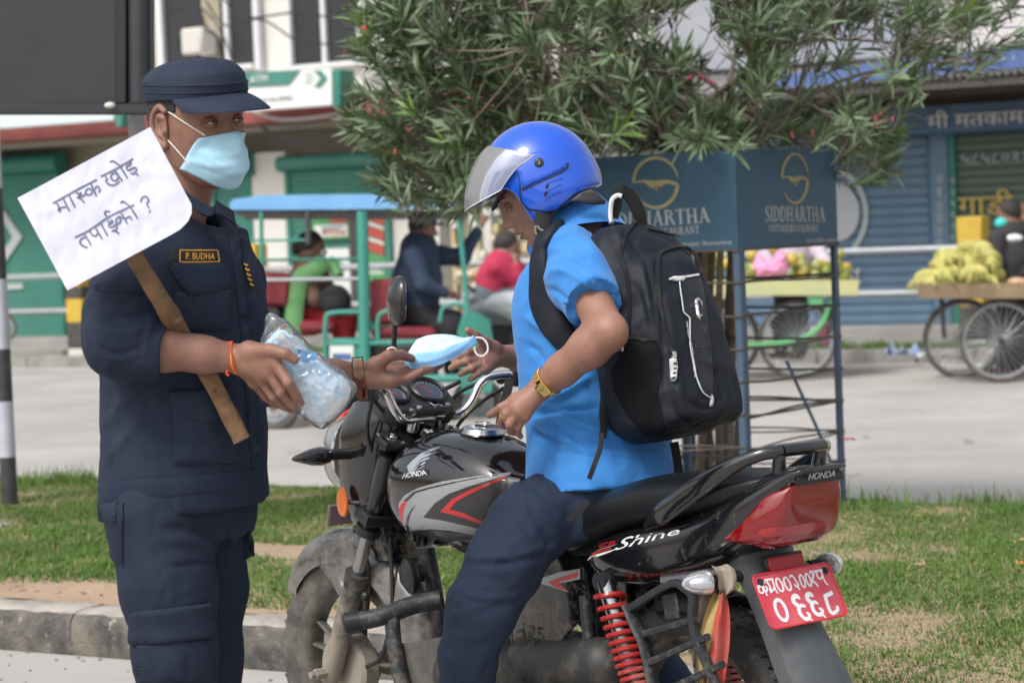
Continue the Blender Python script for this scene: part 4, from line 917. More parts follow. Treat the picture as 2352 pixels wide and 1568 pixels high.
m_wing = mat('wing_silver', (.62, .63, .65), .2, metal=.9)
for i in range(5):
    a, b = 300+i*52, 515+i*26
    decal('wing_feather', TK((170+i*4, 540+i*18-20), (230+i*14, 455+i*26), (330+i*12, 370+i*32), (450-i*22, 330+i*50-12), (560-i*62, 300+i*62), (450-i*38, 348+i*52), (360-i*16, 392+i*38), (260+i*4, 474+i*25), (190+i*6, 545+i*16)), m_wing, .0012, .0004, 5)
# --- frame, engine
lo('frame_tube', join(tube([(.99, 0, .82), (.96, 0, .62), (.90, 0, .35)], .02, 12), tube([(.97, 0, .70), (.80, 0, .65), (.4, 0, .68), (.1, 0, .72)], .02, 12), tube([(.40, .07, .68), (.40, .07, .30)], .016, 10), tube([(.40, -.07, .68), (.40, -.07, .30)], .016, 10)), m_frame)
eng = lo('engine', SDF().box((.58, .0, .36), (.17, .11, .105), None, .04).cap((.50, .10, .36), (.50, .135, .36), .10, k=.02).cap((.68, .09, .37), (.68, .125, .37), .075, k=.02).box((.72, 0, .50), (.055, .06, .07), rot('Y', -.25), .01).mesh(.006, 1), m_eng, smooth=60)
for i in range(9):
    c = A3(.70, 0, .47)+rot('Y', -.28)@A3(0, 0, .0175*i); lo('cooling_fin', box(c, (.15, .15, .004), rot('Y', -.28), .001), m_eng, eng)
lo('engine_cover', to_axis(lathe([(0, .012), (.07, .012), (.085, .006), (.09, 0), (.0, 0)], 32), (.50, .135, .36), (0, 1, 0)), m_eng, eng)
ck = LB(1195, 1462, .148); obj('cast_number', raise2d((lambda t: (t[0], t[1]))(text2d('125')), lambda q: (np.array([Lw(ck[0]+.03-.085*a, .150, ck[1]-.018+.036*b) for a, b in q]), np.tile(BLft, (len(q), 1))), .002), m_eng, eng, smooth=0)
lo('chain_case_cover', SDF().box((.33, .115, .40), (.17, .022, .065), rot('Y', .06), .02).cap((.45, .115, .42), (.20, .115, .45), .06, k=.03).mesh(.006, 1), m_eng, smooth=60)
lo('chain_guard', join(tube([(.36, .105, .34), (.0, .105, .335)], .052, 14, flat=.5, ref=(0, 0, 1)), box((.2, .10, .30), (.42, .04, .07), None, .015, 2)), mat('dusty_chain_case', (.07, .066, .06), .6, dirt=((.22, .195, .16), .6, 30, .6, .1), spots=[(60, (.03, .03, .03), .62), (25, (.28, .25, .2), .70)]))
lo('center_post', tube([(.24, .125, .60), (.225, .13, .45), (.23, .135, .26)], .013, 10), m_frame)
lo('horn', join(to_axis(lathe([(.0, 0), (.038, 0), (.045, .01), (.045, .02), (.02, .035), (0, .035)], 24), (.945, .055, .575), (.3, .9, -.1)), to_axis(lathe([(.0, 0), (.022, 0), (.022, -.02), (0, -.02)], 16), (.945, .055, .575), (.3, .9, -.1))), m_plasc)
lo('exhaust_pipe', tube(smooth_path([(.78, -.05, .50), (.86, -.08, .42), (.84, -.12, .28), (.6, -.15, .24), (.2, -.15, .25)], 5), .022, 12), m_eng)
lo('silencer', tube([(.2, -.16, .26), (.1, -.165, .27), (-.25, -.17, .33), (-.42, -.17, .36), (-.43, -.17, .362)], [.03, .048, .052, .05, .03], 20), m_chrd)
# leg guard with its capped ends
def guard(s):
    g = lo('leg_guard', join(tube(smooth_path([(.86, s*.045, .52), (.90, s*.10, .51), (.93, s*.17, .49), (.985, s*.235, .475)], 5), .0235, 14), tube(smooth_path([(.92, s*.15, .495), (.90, s*.16, .42), (.87, s*.165, .33), (.86, s*.15, .28)], 5), .019, 12), tube([(.90, s*.16, .30), (.865, s*.06, .27)], .02, 12), tube([(.94, s*.24, .29), (.88, s*.15, .285)], .022, 12)), m_frame)
    lo('end_cap', to_axis(lathe([(0, .012), (.022, .012), (.028, .006), (.028, -.03), (0, -.03)], 20), (.985, s*.235, .475), (.55, s*.8, -.1)), m_plasc, g); lo('end_cap', to_axis(lathe([(0, .012), (.02, .012), (.026, .006), (.026, -.02), (0, -.02)], 20), (.94, s*.24, .29), (.55, s*.8, -.1)), m_plasc, g)
    lo('guard_bolt', join(tube([(.955, s*.20, .49), (.955, s*.20, .535)], .006, 8), sphere((.955, s*.20, .54), .012, 10)), m_plasc, g)
guard(1); guard(-1)
lo('guard_plate', box((.80, .14, .33), (.20, .004, .22), rot('Y', .2), .001), mat('dusty_plate', (.09, .085, .08), .7, dirt=((.22, .2, .16), .5, 10, .5, .15)))
lo('foot_peg', tube([(.42, .10, .30), (.42, .24, .295)], .018, 12), m_cable); lo('foot_peg', tube([(.42, -.10, .30), (.42, -.24, .295)], .018, 12), m_cable)
# --- side panels
for s in (1, -1):
    poly = [(.545, .50), (.60, .60), (.62, .70), (.50, .72), (.36, .705), (.275, .69), (.235, .66), (.225, .60), (.27, .53), (.33, .475), (.42, .44)]
    q = prism(poly[::s] if False else poly, 0, .012, .005); V = q[0]; bul = .018*np.exp(-((V[:, 0]-.42)**2+(V[:, 1]-.6)**2)/.02); V2 = np.stack([V[:, 0], s*(.118+V[:, 2]+bul), V[:, 1]], 1)
    sp = lo('side_panel', (V2, q[1] if s > 0 else [f[::-1] for f in q[1]]), m_bblkd)
    if s > 0: SPB = bvh(lw((V2, q[1]))); spo = sp
SK = lambda *p: K(1100, 1100, 1800, 1808, p)
decal('silver_decal', SK((600, 910), (770, 850), (905, 828), (905, 895), (770, 925), (835, 978), (700, 938)), m_sil, .0006, .0004, 5, spo, SPB)
decal('red_decal', SK((695, 915), (780, 882), (898, 850), (885, 885), (765, 912), (825, 970), (750, 948)), m_reddec, .0006, .0011, 5, spo, SPB)
# --- seat and tail
seat_tab = [(.60, .78, .835, .055), (.54, .745, .832, .085), (.46, .70, .825, .115), (.38, .685, .815, .135), (.30, .685, .812, .145), (.22, .705, .826, .15), (.14, .735, .852, .15), (.05, .762, .872, .148), (-.08, .785, .884, .142), (-.17, .81, .890, .132), (-.24, .84, .894, .108), (-.285, .865, .892, .08)]
seat = lo('seat', secloft(seat_tab, 2.7, 36), m_seat, smooth=70)
tail_tab = [(.245, .665, .70, .095), (.225, .645, .725, .118), (.18, .628, .75, .132), (.10, .625, .772, .140), (0, .640, .79, .142), (-.10, .665, .815, .138), (-.18, .70, .85, .128), (-.235, .735, .882, .116), (-.285, .79, .900, .10), (-.33, .855, .908, .084), (-.365, .893, .908, .072), (-.372, .898, .904, .06)]
tail_m = secloft(tail_tab, 3.0, 36); tail = lo('tail_cowl', tail_m, m_bblkd, smooth=60); TLB = bvh(lw(tail_m))
# grab rail
gr = []
for s in (1, -1):
    pts = smooth_path([(.01, s*.150, .772), (-.05, s*.152, .806), (-.13, s*.148, .852), (-.20, s*.138, .893), (-.25, s*.120, .920), (-.29, s*.095, .936), (-.312, s*.06, .941)], 5)
    gr.append(tube(pts, np.interp(np.linspace(0, 1, len(pts)), [0, .15, .4, .7, 1], [.008, .024, .024, .014, .013]), 12, ref=(0, 0, 1), flat=np.interp(np.linspace(0, 1, len(pts)), [0, .3, .6, 1], [.35, .35, .8, 1])))
    gr.append(tube([(-.308, s*.062, .940), (-.300, s*.060, .895)], [.013, .016], 10))
gr.append(tube(smooth_path([(-.312, .062, .941), (-.317, 0, .941), (-.312, -.062, .941)], 5), .0135, 12))
lo('grab_rail', join(*gr), mat('grab_rail_black', (.008, .008, .009), .15, coat=1., spots=(70, (.35, .34, .3), .72)), smooth=60)
# lettering on the tail
HK = lambda *p: K(1440, 1240, 1760, 2352, p)
obj('cowl_lettering', drape2d(TLB, place2d(text2d('Shine'), HK((690, 1000), (1900, 690), (1930, 560), (900, 760))), .0006, .0006), m_wht, tail, smooth=0)
obj('cowl_lettering', drape2d(TLB, place2d(text2d('CB'), HK((400, 955), (720, 880), (740, 810), (470, 870))), .0006, .0006), m_reddec, tail, smooth=0, label='small red letters before the white word')
decal('red_stripe', HK((260, 1100), (330, 1030), (520, 970), (650, 940), (640, 975), (500, 1010), (350, 1060)), m_reddec, .0005, .0004, 5, tail, TLB)
decal('white_stripe', HK((215, 1180), (260, 1110), (400, 1060), (640, 990), (760, 960), (600, 1035), (360, 1120), (400, 1080), (280, 1115)), m_wht, .0005, .0004, 5, tail, TLB)
decal('scratched_streak', HK((330, 1020), (450, 965), (700, 895), (760, 880), (640, 930), (500, 962)), m_sil, .0005, .0004, 5, tail, TLB)
# tail lamp: faceted red lens across the back
def lensring(x, z0, z1, hw): return ell_ring((x, 0, (z0+z1)/2), A3(0, hw, 0), A3(0, 0, (z1-z0)/2), 24, 3.4)
lamp = [(-.205, .752, .766, .128), (-.235, .742, .795, .127), (-.272, .738, .84, .120), (-.298, .742, .868, .110), (-.318, .755, .876, .10), (-.334, .79, .878, .088), (-.343, .83, .878, .078), (-.346, .85, .876, .07)]
rings = [lensring(*r) for r in lamp]; tl_m = loft(rings); tl = lo('tail_lamp', tl_m, m_rlens, smooth=25); TLL = bvh(lw(tl_m))
decal('lens_band', [(1742, 1218), (1762, 1212), (1890, 1196), (1896, 1206), (1850, 1226), (1742, 1232)], mat('pale_red_lens', (.33, .012, .016), .1, coat=1.), .0015, .0003, 6, tl, TLL)
decal('lens_lower', [(1692, 1237), (1742, 1222), (1752, 1232), (1760, 1250), (1780, 1258), (1750, 1256)], m_rlens2, .0015, .0003, 6, tl, TLL)
bp = lo('brand_panel', box((-.354, 0, .889), (.012, .135, .034), rot('Y', .35), .003), m_plasc)
def on_panel(body, cx, cz, w, h, tilt, mt, parent, name, yc=0., th=.001):
    n_ = A3(-cos(tilt), 0, -sin(tilt)*1.0); up_ = A3(-sin(tilt), 0, cos(tilt)); rt_ = A3(0, -1, 0)
    v, f = text2d(body); fn = lambda q: (np.array([A3(cx, yc, cz)+rt_*w*(a-.5)+up_*h*(b-.5) for a, b in q]), np.tile(n_, (len(q), 1)))
    return lo(name, raise2d((v, f), fn, th), mt, parent, smooth=0)
on_panel('HONDA', -.3655, .8885, .080, .015, .35, m_gtxt, bp, 'brand_lettering')
# rear mudguard, reflector, plate
fl = loft([np.array([(x, -w, z), (x-.012, -w*.6, z+.01), (x-.016, 0, z+.014), (x-.012, w*.6, z+.01), (x, w, z), (x+.03, w*1.0, z-.02), (x+.03, w*.8, z-.022), (x-.004, 0, z+.004), (x+.03, -w*.8, z-.022), (x+.03, -w, z-.02)]) for x, z, w in ((-.15, .745, .07), (-.20, .722, .08), (-.232, .66, .07), (-.275, .58, .07), (-.345, .46, .085), (-.40, .35, .09), (-.44, .26, .088), (-.455, .22, .08))])
mg = lo('rear_mudguard', fl, m_mud, smooth=35)
lo('inner_fender', arc_shell(0, .30, .335, radians(70), radians(108), .07, .05), m_plasc, smooth=60)
rf = lo('reflector', box((-.247, -.0, .700), (.014, .115, .036), rot('Y', .25), .003), m_plasc); lo('reflector_lens', box((-.255, -.0, .700), (.006, .104, .028), rot('Y', .25), .002), mat('reflector_red', (.36, .012, .02), .3, bump=(400, .6)), rf)
# number plate: solved from the four corners seen
tilt = radians(27); pc = A3(-.292, .0, .633); n_ = A3(-cos(tilt), 0, -sin(tilt)*-1*-1); up_ = A3(-sin(tilt)*-1, 0, cos(tilt))
n_ = A3(-cos(tilt), 0, sin(tilt)); up_ = A3(sin(tilt), 0, cos(tilt)); rt_ = A3(0, -1, 0); MP = basis(rt_, up_, -n_ if np.linalg.det(basis(rt_, up_, n_)) < 0 else n_)
def rrect(w, h, r, n=5):
    out = []
    for cx, cy, a0 in ((w-r, h-r, 0), (-w+r, h-r, pi/2), (-w+r, -h+r, pi), (w-r, -h+r, 1.5*pi)):
        for k in range(n): a = a0+pi/2*k/(n-1); out.append((cx+r*cos(a), cy+r*sin(a)))
    return out
PW, PH = .116, .060
np_ = lo('number_plate', xf(prism(rrect(PW, PH, .014), -.001, .001), basis(rt_, up_, n_), pc), m_plate, smooth=30)
lo('plate_rim', xf(tube([(a, b, .0015) for a, b in rrect(PW-.001, PH-.001, .014)], .0022, 6, close=True), basis(rt_, up_, n_), pc), m_prim, np_)
for s in (-1, 1): lo('plate_screw', join(xf(lathe([(0, 0), (.0085, 0), (.008, .003), (0, .004)], 16), basis(rt_, up_, n_), pc+rt_*s*(PW-.018)+up_*(PH-.017)+n_*.001), xf(lathe([(0, .003), (.005, .003), (.005, .007), (0, .007)], 6), basis(rt_, up_, n_), pc+rt_*s*(PW-.018)+up_*(PH-.017)+n_*.001)), m_frame, np_, smooth=20)
# glyph strokes traced in plate space from the close view (bilinear inverse of the plate corners)
_pq = np.array([(190, 470), (195, 395)]) ; PCN = np.array([(205, 400), (1640, 245), (2005, 1140), (530, 1370)], float)     # tl tr br bl
def p2uv(x, y):
    # inverse bilinear by Newton
    u, v = .5, .5
    for _ in range(12):
        a = PCN[0]*(1-u)*(1-v)+PCN[1]*u*(1-v)+PCN[2]*u*v+PCN[3]*(1-u)*v; du = (PCN[1]-PCN[0])*(1-v)+(PCN[2]-PCN[3])*v; dv = (PCN[3]-PCN[0])*(1-u)+(PCN[2]-PCN[1])*u
        d = np.linalg.solve(np.stack([du, dv], 1), np.array([x, y])-a); u += d[0]; v += d[1]
    return u, v
def pst(pts, w): return ribbon2d([((u*2-1)*PW, (1-2*v)*PH) for u, v in [p2uv(*p) for p in pts]], np.array(w)/1000.)
def ring_(cx, cy, rx, ry, sk=0.): return [(cx+rx*cos(a)+sk*sin(a), cy+ry*sin(a)) for a in np.linspace(0, 2*pi, 13)]
G_ = []
for k, (pl, w) in enumerate([
    (ring_(718, 1025, 95, 180, 55), [8, 8]),
    ([(1080, 850), (1030, 800), (965, 810), (960, 890), (1040, 960), (1110, 960)], [4, 11, 11, 10, 5]), ([(1180, 985), (1110, 960), (1050, 1000), (1075, 1110), (1160, 1190), (1230, 1180), (1240, 1120), (1190, 1085)], [5, 8, 10, 9, 9, 8, 5]), ([(1240, 1180), (1310, 1240)], [6, 3]),
    ([(1335, 825), (1290, 775), (1225, 785), (1225, 860), (1300, 915), (1370, 905)], [4, 11, 11, 10, 5]), ([(1420, 945), (1360, 910), (1300, 945), (1325, 1055), (1405, 1125), (1480, 1110), (1490, 1050), (1430, 1015)], [5, 8, 10, 9, 9, 8, 5]), ([(1490, 1110), (1560, 1195)], [6, 3]),
    ([(1705, 760), (1540, 825)], [9, 9]), ([(1560, 820), (1600, 960), (1650, 1080), (1710, 1105), (1790, 1050), (1780, 985)], [9, 9, 9, 8, 8]),
    ([(305, 600), (450, 530)], [4, 4]), (ring_(370, 655, 45, 60, 10), [4, 4]), ([(420, 600), (480, 620), (470, 700)], [4, 4]), ([(400, 570), (480, 770)], [4, 3]),
    ([(440, 495), (600, 480)], [4, 4]), ([(470, 500), (540, 620), (560, 700), (610, 640)], [4, 4]), ([(580, 485), (640, 680), (680, 735)], [4, 3]), ([(520, 640), (560, 720)], [4, 4]),
    (ring_(715, 590, 52, 112, 38), [4.5, 4.5]), (ring_(860, 580, 52, 112, 38), [4.5, 4.5]), ([(905, 470), (950, 440), (1010, 520), (1060, 600), (1040, 640), (985, 590)], [5, 4, 5, 5]), ([(1040, 630), (1090, 695)], [4, 3]),
    (ring_(1140, 545, 40, 105, 34), [4.5, 4.5]), (ring_(1255, 530, 42, 105, 34), [4.5, 4.5]), ([(1310, 430), (1285, 400), (1330, 395), (1355, 450), (1330, 540), (1400, 600), (1440, 655)], [5, 4, 5, 5, 4]),
    ([(1360, 395), (1550, 375)], [5, 5]), ([(1400, 400), (1440, 500), (1490, 520), (1530, 470)], [5, 4, 5]), ([(1500, 385), (1560, 560), (1625, 635)], [5, 3])]):
    G_.append((pl, w))
for pl, w in G_:
    fn = lambda q: (np.array([pc+rt_*a+up_*b+n_*(.0013+.0001*(len(pl) % 5)) for a, b in q]), np.tile(n_, (len(q), 1)))
    lo('plate_stroke', raise2d(pst(pl, w), fn, .0007), m_wht, np_, smooth=0)
# rear indicators
for s, xx in ((1, -.175), (-1, -.215)):
    ri = lo('rear_indicator', xf(loft([ell_ring((x, 0, 0), A3(0, r_*1.0, 0), A3(0, 0, r_*.8), 20) for x, r_ in ((.036, .003), (.030, .014), (.015, .026), (-.005, .0315), (-.02, .032), (-.024, .031))]), rot('Z', s*1.15), (xx-.0, s*.178, .672)), m_clear, smooth=60)
    lo('indicator_bowl', xf(loft([ell_ring((x, 0, 0), A3(0, r_*1.0, 0), A3(0, 0, r_*.8), 20) for x, r_ in ((.024, .012), (.012, .022), (-.008, .028), (-.022, .029))], cap=False), rot('Z', s*1.15), (xx-.0, s*.178, .672)), mat('lamp_bowl_%d' % s, (.7, .71, .73), .18, metal=1.), ri)
    lo('bulb', sphere((xx+.0, s*.176, .672), .008, 10), m_oran, ri); 
    lo('indicator_stalk', tube([(xx-.02, s*.06, .676), (xx-.01, s*.10, .674), (xx-.006, s*.15, .672)], [.013, .012, .014], 12), m_plasc, ri)
    for k in range(4): lo('stalk_rib', tube([(xx-.012, s*(.10+.009*k), .674), (xx-.012, s*(.104+.009*k), .674)], .0155, 12), m_cable, ri)
# --- shock absorber and sari guard
for s in (1, -1):
    a = A3(.165, s*.130, .64); b = A3(.02, s*.130, .30); d = b-a; sh = lo('shock_absorber', tube([a, a+d*.55, a+d*.56, b], [.021, .021, .012, .012], 12), m_chrd)
    turns = 18; t = np.linspace(0, 1, turns*14); x_, y_ = nrm(np.cross(d, (0, 1, 0))), A3(0, 1, 0); pitch = t**.8
    lo('coil_spring', tube([a+d*(.06+.84*p)+(x_*cos(2*pi*turns*q)+y_*sin(2*pi*turns*q))*.031 for p, q in zip(pitch, t)], .0058, 8), mat('spring_red_%d' % s, (.38, .018, .018), .4, coat=.3, dirt=(dust, .7, 30, .5, .2)), sh)
    [lo('shock_mount', to_axis(lathe([(0, -.02), (.02, -.02), (.02, .02), (0, .02)], 14), e_, (0, 1, 0)), m_frame, sh) for e_ in (a, b)]
yg = .19
def gp(*p): return [(*LB(x, y, yg), 0) for x, y in p]
def gt(pts, r_, fl_=.8):
    q = [(a, yg+c, b) for a, b, c in gp(*pts)]; return tube(smooth_path(q, 4) if len(q) > 2 else q, r_, 8, ref=(0, 1, 0), flat=fl_, e=3)
sg_ = lo('sari_guard', join(gt([(1450, 1395), (1540, 1340), (1575, 1350), (1592, 1372), (1590, 1420)], .011), gt([(1440, 1388), (1462, 1440), (1480, 1480), (1500, 1568), (1506, 1600)], .017, .4)), m_frame, smooth=60)
for (a, b) in (((1480, 1455), (1600, 1420)), ((1492, 1520), (1625, 1462)), ((1498, 1600), (1660, 1525))): lo('guard_rung', gt([a, b], .010), m_frame, sg_)
lo('guard_side', gt([(1590, 1415), (1602, 1470), (1640, 1560), (1655, 1600)], .011), m_frame, sg_)
lo('guard_bracket', join(box((LB(1540, 1395, yg-.01)[0], yg-.012, LB(1540, 1395, yg)[1]), (.045, .005, .055), rot('Y', .2), .002), tube([(LB(1520, 1335, yg)[0], yg, LB(1520, 1335, yg)[1]), (LB(1600, 1310, yg)[0], .12, LB(1600, 1310, .12)[1])], .014, 8)), m_frame, sg_)
lo('swing_arm', tube([(.40, .10, .32), (0, .11, .30), (-.05, .11, .298)], .02, 10, flat=1.4), m_frame); lo('swing_arm', tube([(.40, -.10, .32), (0, -.11, .30), (-.05, -.11, .298)], .02, 10), m_frame)
lo('tail_frame', tube([(.3, .08, .70), (.0, .09, .68), (-.2, .06, .71)], .016, 8), m_frame)
# --- mirrors
def wob(p): return (np.asarray(p)-BO)@MB            # place -> bike frame
ms_ = [wob(P(905, 874, 5.72)), wob(P(907, 840, 5.71)), wob(P(905, 790, 5.69)), wob(P(908, 735, 5.66))]
mst = lo('mirror_stem', tube(smooth_path(ms_, 4), .0062, 8), m_cable, hbar)
lo('stem_boot', tube([wob(P(905, 885, 5.72)), wob(P(905, 862, 5.72))], [.014, .010], 10), m_plasc, mst)
def mirror(c, mx, my, mz, rx, rz):
    """mx thickness axis (towards the glass), my width, mz up"""
    rings = []
    for t, k in ((-.022, .15), (-.020, .45), (-.014, .75), (-.004, .94), (.004, 1.0), (.008, .99)): rings.append(ell_ring(c+mx*t, my*rx*k, mz*rz*k, 32, 2.5))
    return loft(rings), loft([ell_ring(c+mx*.0085, my*rx*.92, mz*rz*.92, 32, 2.5), ell_ring(c+mx*.0105, my*rx*.90, mz*rz*.90, 32, 2.5)])
vd = nrm(P(911, 690, 5.65)-CAM); rgt = nrm(np.cross(vd, ZZ)); mxn = nrm(rgt*.96+vd*.24); myn = nrm(np.cross(ZZ, mxn)); mzn = nrm(ZZ+rgt*.06)
a_, b_ = mirror(P(912, 692, 5.65), mxn, myn, mzn, .055, .062)
mh = obj('mirror_housing', a_, mat('mirror_black', (.012, .013, .015), .3, coat=.5), mst, smooth=60); obj('mirror_glass', b_, mat('mirror_glass', (.8, .82, .85), .03, metal=1.), mh, smooth=30)
ms2 = [wob(P(1200, 835, 6.0)), wob(P(1201, 800, 6.0)), wob(P(1204, 775, 6.0)), wob(P(1216, 760, 6.0)), wob(P(1260, 735, 6.0))]
mst2 = lo('mirror_stem', tube(smooth_path(ms2, 5), .006, 8), m_cable, hbar); lo('stem_boot', tube([wob(P(1199, 840, 6.0)), wob(P(1201, 806, 6.0)), wob(P(1202, 790, 6.0))], [.014, .013, .008], 10), m_plasc, mst2)
# --- cloth strips tied round the left indicator stalk
def strip(rows, th=.0022, fold=.006, seed=1, seg=10):
    """rows: (xl, xr, y, depth) of a hanging strip"""
    t = smooth_path(np.array(rows, float), 5); V = []; n = len(t)
    for i, (xl, xr, y, D) in enumerate(t):
        for k in range(seg): 
            f = k/(seg-1); ph = sin(f*pi*2.4+seed+i*.12)*fold+sin(f*9+i*.35+seed)*fold*.35; V.append(P(xl+(xr-xl)*f, y+3*sin(f*5+i*.3), D+ph))
    V = np.array(V); V2 = V+nrm(FW)*th; Fc = grid_faces(n, seg); m = n*seg
    Fc2 = [tuple(j+m for j in f[::-1]) for f in Fc]; ed = []
    for i in range(n-1): ed += [(i*seg, (i+1)*seg, (i+1)*seg+m, i*seg+m), ((i+1)*seg+seg-1, i*seg+seg-1, i*seg+seg-1+m, (i+1)*seg+seg-1+m)]
    return np.concatenate([V, V2]), Fc+Fc2+ed
Di = float((Lw(-.16, .17, .66)-CAM)@FW)
rag = thing('cloth_strips', 'faded beige, yellow and red cloth strips tied round the left rear indicator', 'cloth', tuple(P(1640, 1340, Di)))
m_rb = mat('beige_rag', (.36, .31, .25), .9, var=(30, (.27, .23, .18), 2), bump=(200, .5)); m_ry = mat('yellow_rag', (.42, .31, .12), .9, var=(30, (.33, .25, .11), 2), bump=(200, .5)); m_rr = mat('red_rag', (.50, .07, .055), .85, var=(14, (.40, .13, .10), 2), bump=(200, .5))
obj('beige_strip', strip([(1598, 1648, 1352, Di+.01), (1592, 1640, 1400, Di+.0), (1594, 1632, 1450, Di+.01), (1588, 1622, 1500, Di+.02), (1590, 1606, 1530, Di+.02)], fold=.008, seed=2), m_rb, rag)
obj('beige_wrap', strip([(1634, 1672, 1298, Di-.02), (1644, 1688, 1308, Di-.045), (1650, 1692, 1328, Di-.05), (1650, 1690, 1350, Di-.045), (1654, 1674, 1366, Di-.02)], fold=.012, seed=4), m_rb, rag)
obj('yellow_strip', strip([(1640, 1660, 1360, Di-.015), (1622, 1660, 1400, Di-.02), (1604, 1642, 1470, Di-.02), (1600, 1630, 1520, Di-.01), (1606, 1622, 1590, Di)], fold=.007, seed=5), m_ry, rag)
obj('red_strip', strip([(1652, 1668, 1358, Di-.03), (1640, 1676, 1410, Di-.035), (1634, 1676, 1470, Di-.03), (1628, 1668, 1540, Di-.025), (1620, 1662, 1620, Di-.02)], fold=.010, seed=7), m_rr, rag)
# ================================================================ PEOPLE: shared builders
def skinmat(name, c, c2, rough=.5): return mat(name, c, rough, var=(17, c2, 1.9), bump=(420, .5, .0012), sss=.08, spec=.5, spots=(75, tuple(x*.62 for x in c), .70))
HEADTAB = [(.122, .012, -.034, .012), (.119, .036, -.056, .034), (.108, .060, -.076, .054), (.088, .079, -.092, .068), (.062, .090, -.100, .0755), (.035, .093, -.102, .0775), (.010, .090, -.100, .0765), (-.015, .088, -.094, .0745), (-.035, .087, -.083, .0715), (-.055, .086, -.066, .067), (-.075, .082, -.042, .061), (-.092, .081, -.018, .052), (-.106, .074, .008, .040), (-.114, .060, .024, .026), (-.117, .050, .034, .010)]
def head_mesh(n=120, rows=9, lips=1., wide=1., nose=1., smile=0.):
    t = smooth_path(np.array(HEADTAB, float), rows); rings = []
    th = np.linspace(0, 2*pi, n, endpoint=False)
    for z, a, b, w in t:
        w = max(w, .001)*wide; xc = (a+b)/2*1.; xc = b+(a-b)*.48; c, s = np.cos(th), np.sin(th)
        x = np.where(c > 0, xc+(a-xc)*np.sign(c)*np.abs(c)**.92, xc+(xc-b)*c); lowf = np.clip((.03-z)/.12, 0, 1)
        y = w*np.sign(s)*np.abs(s)**.93*(1-.16*lowf*np.clip(c, 0, 1)**1.2)
        rings.append(np.stack([x, y, np.full(n, z)], 1))
    V, Fc = loft(rings[::-1])
    def push(p, r, v):
        nonlocal V; g = np.exp(-(((V-np.array(p))/np.array(r))**2).sum(1)); V = V+g[:, None]*np.array(v)
    for s in (1, -1):
        push((.088, s*.031, .010), (.03, .019, .0135), (-.0115, 0, 0)); push((.094, s*.026, .031), (.03, .025, .008), (.0055, 0, -.001))
        push((.072, s*.050, -.012), (.03, .018, .016), (.0045, s*.003, 0)); push((.072, s*.040, -.05), (.03, .016, .018), (-.003, 0, 0)); push((.06, s*.062, -.065), (.03, .02, .02), (0, -s*.002, 0))
        push((.094, s*.0145, -.030), (.02, .0075, .0075), (.010*nose, s*.002, 0)); push((.084, s*.028, -.056+smile*.004), (.02, .006, .007), (-.0045, 0, 0)); push((.02, s*.07, .045), (.04, .03, .03), (0, -s*.003, 0))
        push((.085, s*.028, -.038), (.02, .007, .016), (-.0025, 0, 0)); push((.086, s*.031, .001), (.02, .016, .004), (.0015, 0, 0))
    push((.095, 0, .006), (.03, .0085, .018), (.010*nose, 0, 0)); push((.094, 0, -.012), (.03, .0095, .012), (.009*nose, 0, 0)); push((.094, 0, -.025), (.03, .0125, .0095), (.0215*nose, 0, 0))
    push((.09, 0, -.040), (.02, .005, .008), (-.002, 0, 0)); push((.09, 0, -.051), (.03, .021, .0042), (.0062*lips, 0, 0)); push((.088, 0, -.0645), (.03, .018, .0050), (.0062*lips, 0, 0)); push((.09, 0, -.0575), (.03, .022, .0019), (-.0050, 0, 0))
    push((.085, 0, -.076), (.03, .02, .006), (-.0045, 0, 0)); push((.082, 0, -.094), (.03, .018, .012), (.0060, 0, 0))
    return V, Fc
def fcen(m): return np.array([np.mean(m[0][list(f)], 0) for f in m[1]])
def shell(m, mask, off, jit=0.):
    """a skin over part of a surface"""
    V, Fc = m; N = normals(V, Fc); F2 = [f for f, k in zip(Fc, mask) if k]; u = sorted(set(i for f in F2 for i in f)); ix = {a: b for b, a in enumerate(u)}
    Vu = V[u]; Nu = N[u]; o = off*(1+jit*fbm(Vu*180, 2)); n = len(u)
    cnt = set((f[i], f[(i+1) % len(f)]) for f in F2 for i in range(len(f))); bd = [(a, b) for a, b in cnt if (b, a) not in cnt]; bs = set(i for e in bd for i in e)
    k = np.array([.1 if i in bs else 1. for i in u]); top = Vu+Nu*(o*k)[:, None]; bot = Vu-Nu*.0008
    F3 = [tuple(ix[i] for i in f) for f in F2]+[(ix[b], ix[a], ix[a]+n, ix[b]+n) for a, b in bd]
    return np.concatenate([top, bot]), F3
def ear_mesh(s=1):
    S_ = SDF(); c = [(.012, .0, .030), (-.004, .004, .036), (-.018, .010, .026), (-.024, .014, .008), (-.018, .012, -.012), (-.006, .006, -.026), (.004, .002, -.030)]
    S_.chain([A3(*p) for p in smooth_path(c, 3)], [.0046]*40, .003)
    S_.chain([A3(*p) for p in smooth_path([(.006, .002, .018), (-.008, .006, .020), (-.014, .008, .008), (-.009, .007, -.008), (0, .003, -.014)], 3)], [.0035]*30, .003)
    S_.ell((-.005, -.001, .002), (.019, .0055, .029), k=.006).ell((.0, .0, -.027), (.008, .0052, .009), k=.006).ell((.009, .002, -.004), (.004, .005, .006), k=.003)
    V, Fc = S_.mesh(.0014, 1); V = V*[1, s, 1]
    return V, (Fc if s > 0 else [f[::-1] for f in Fc])
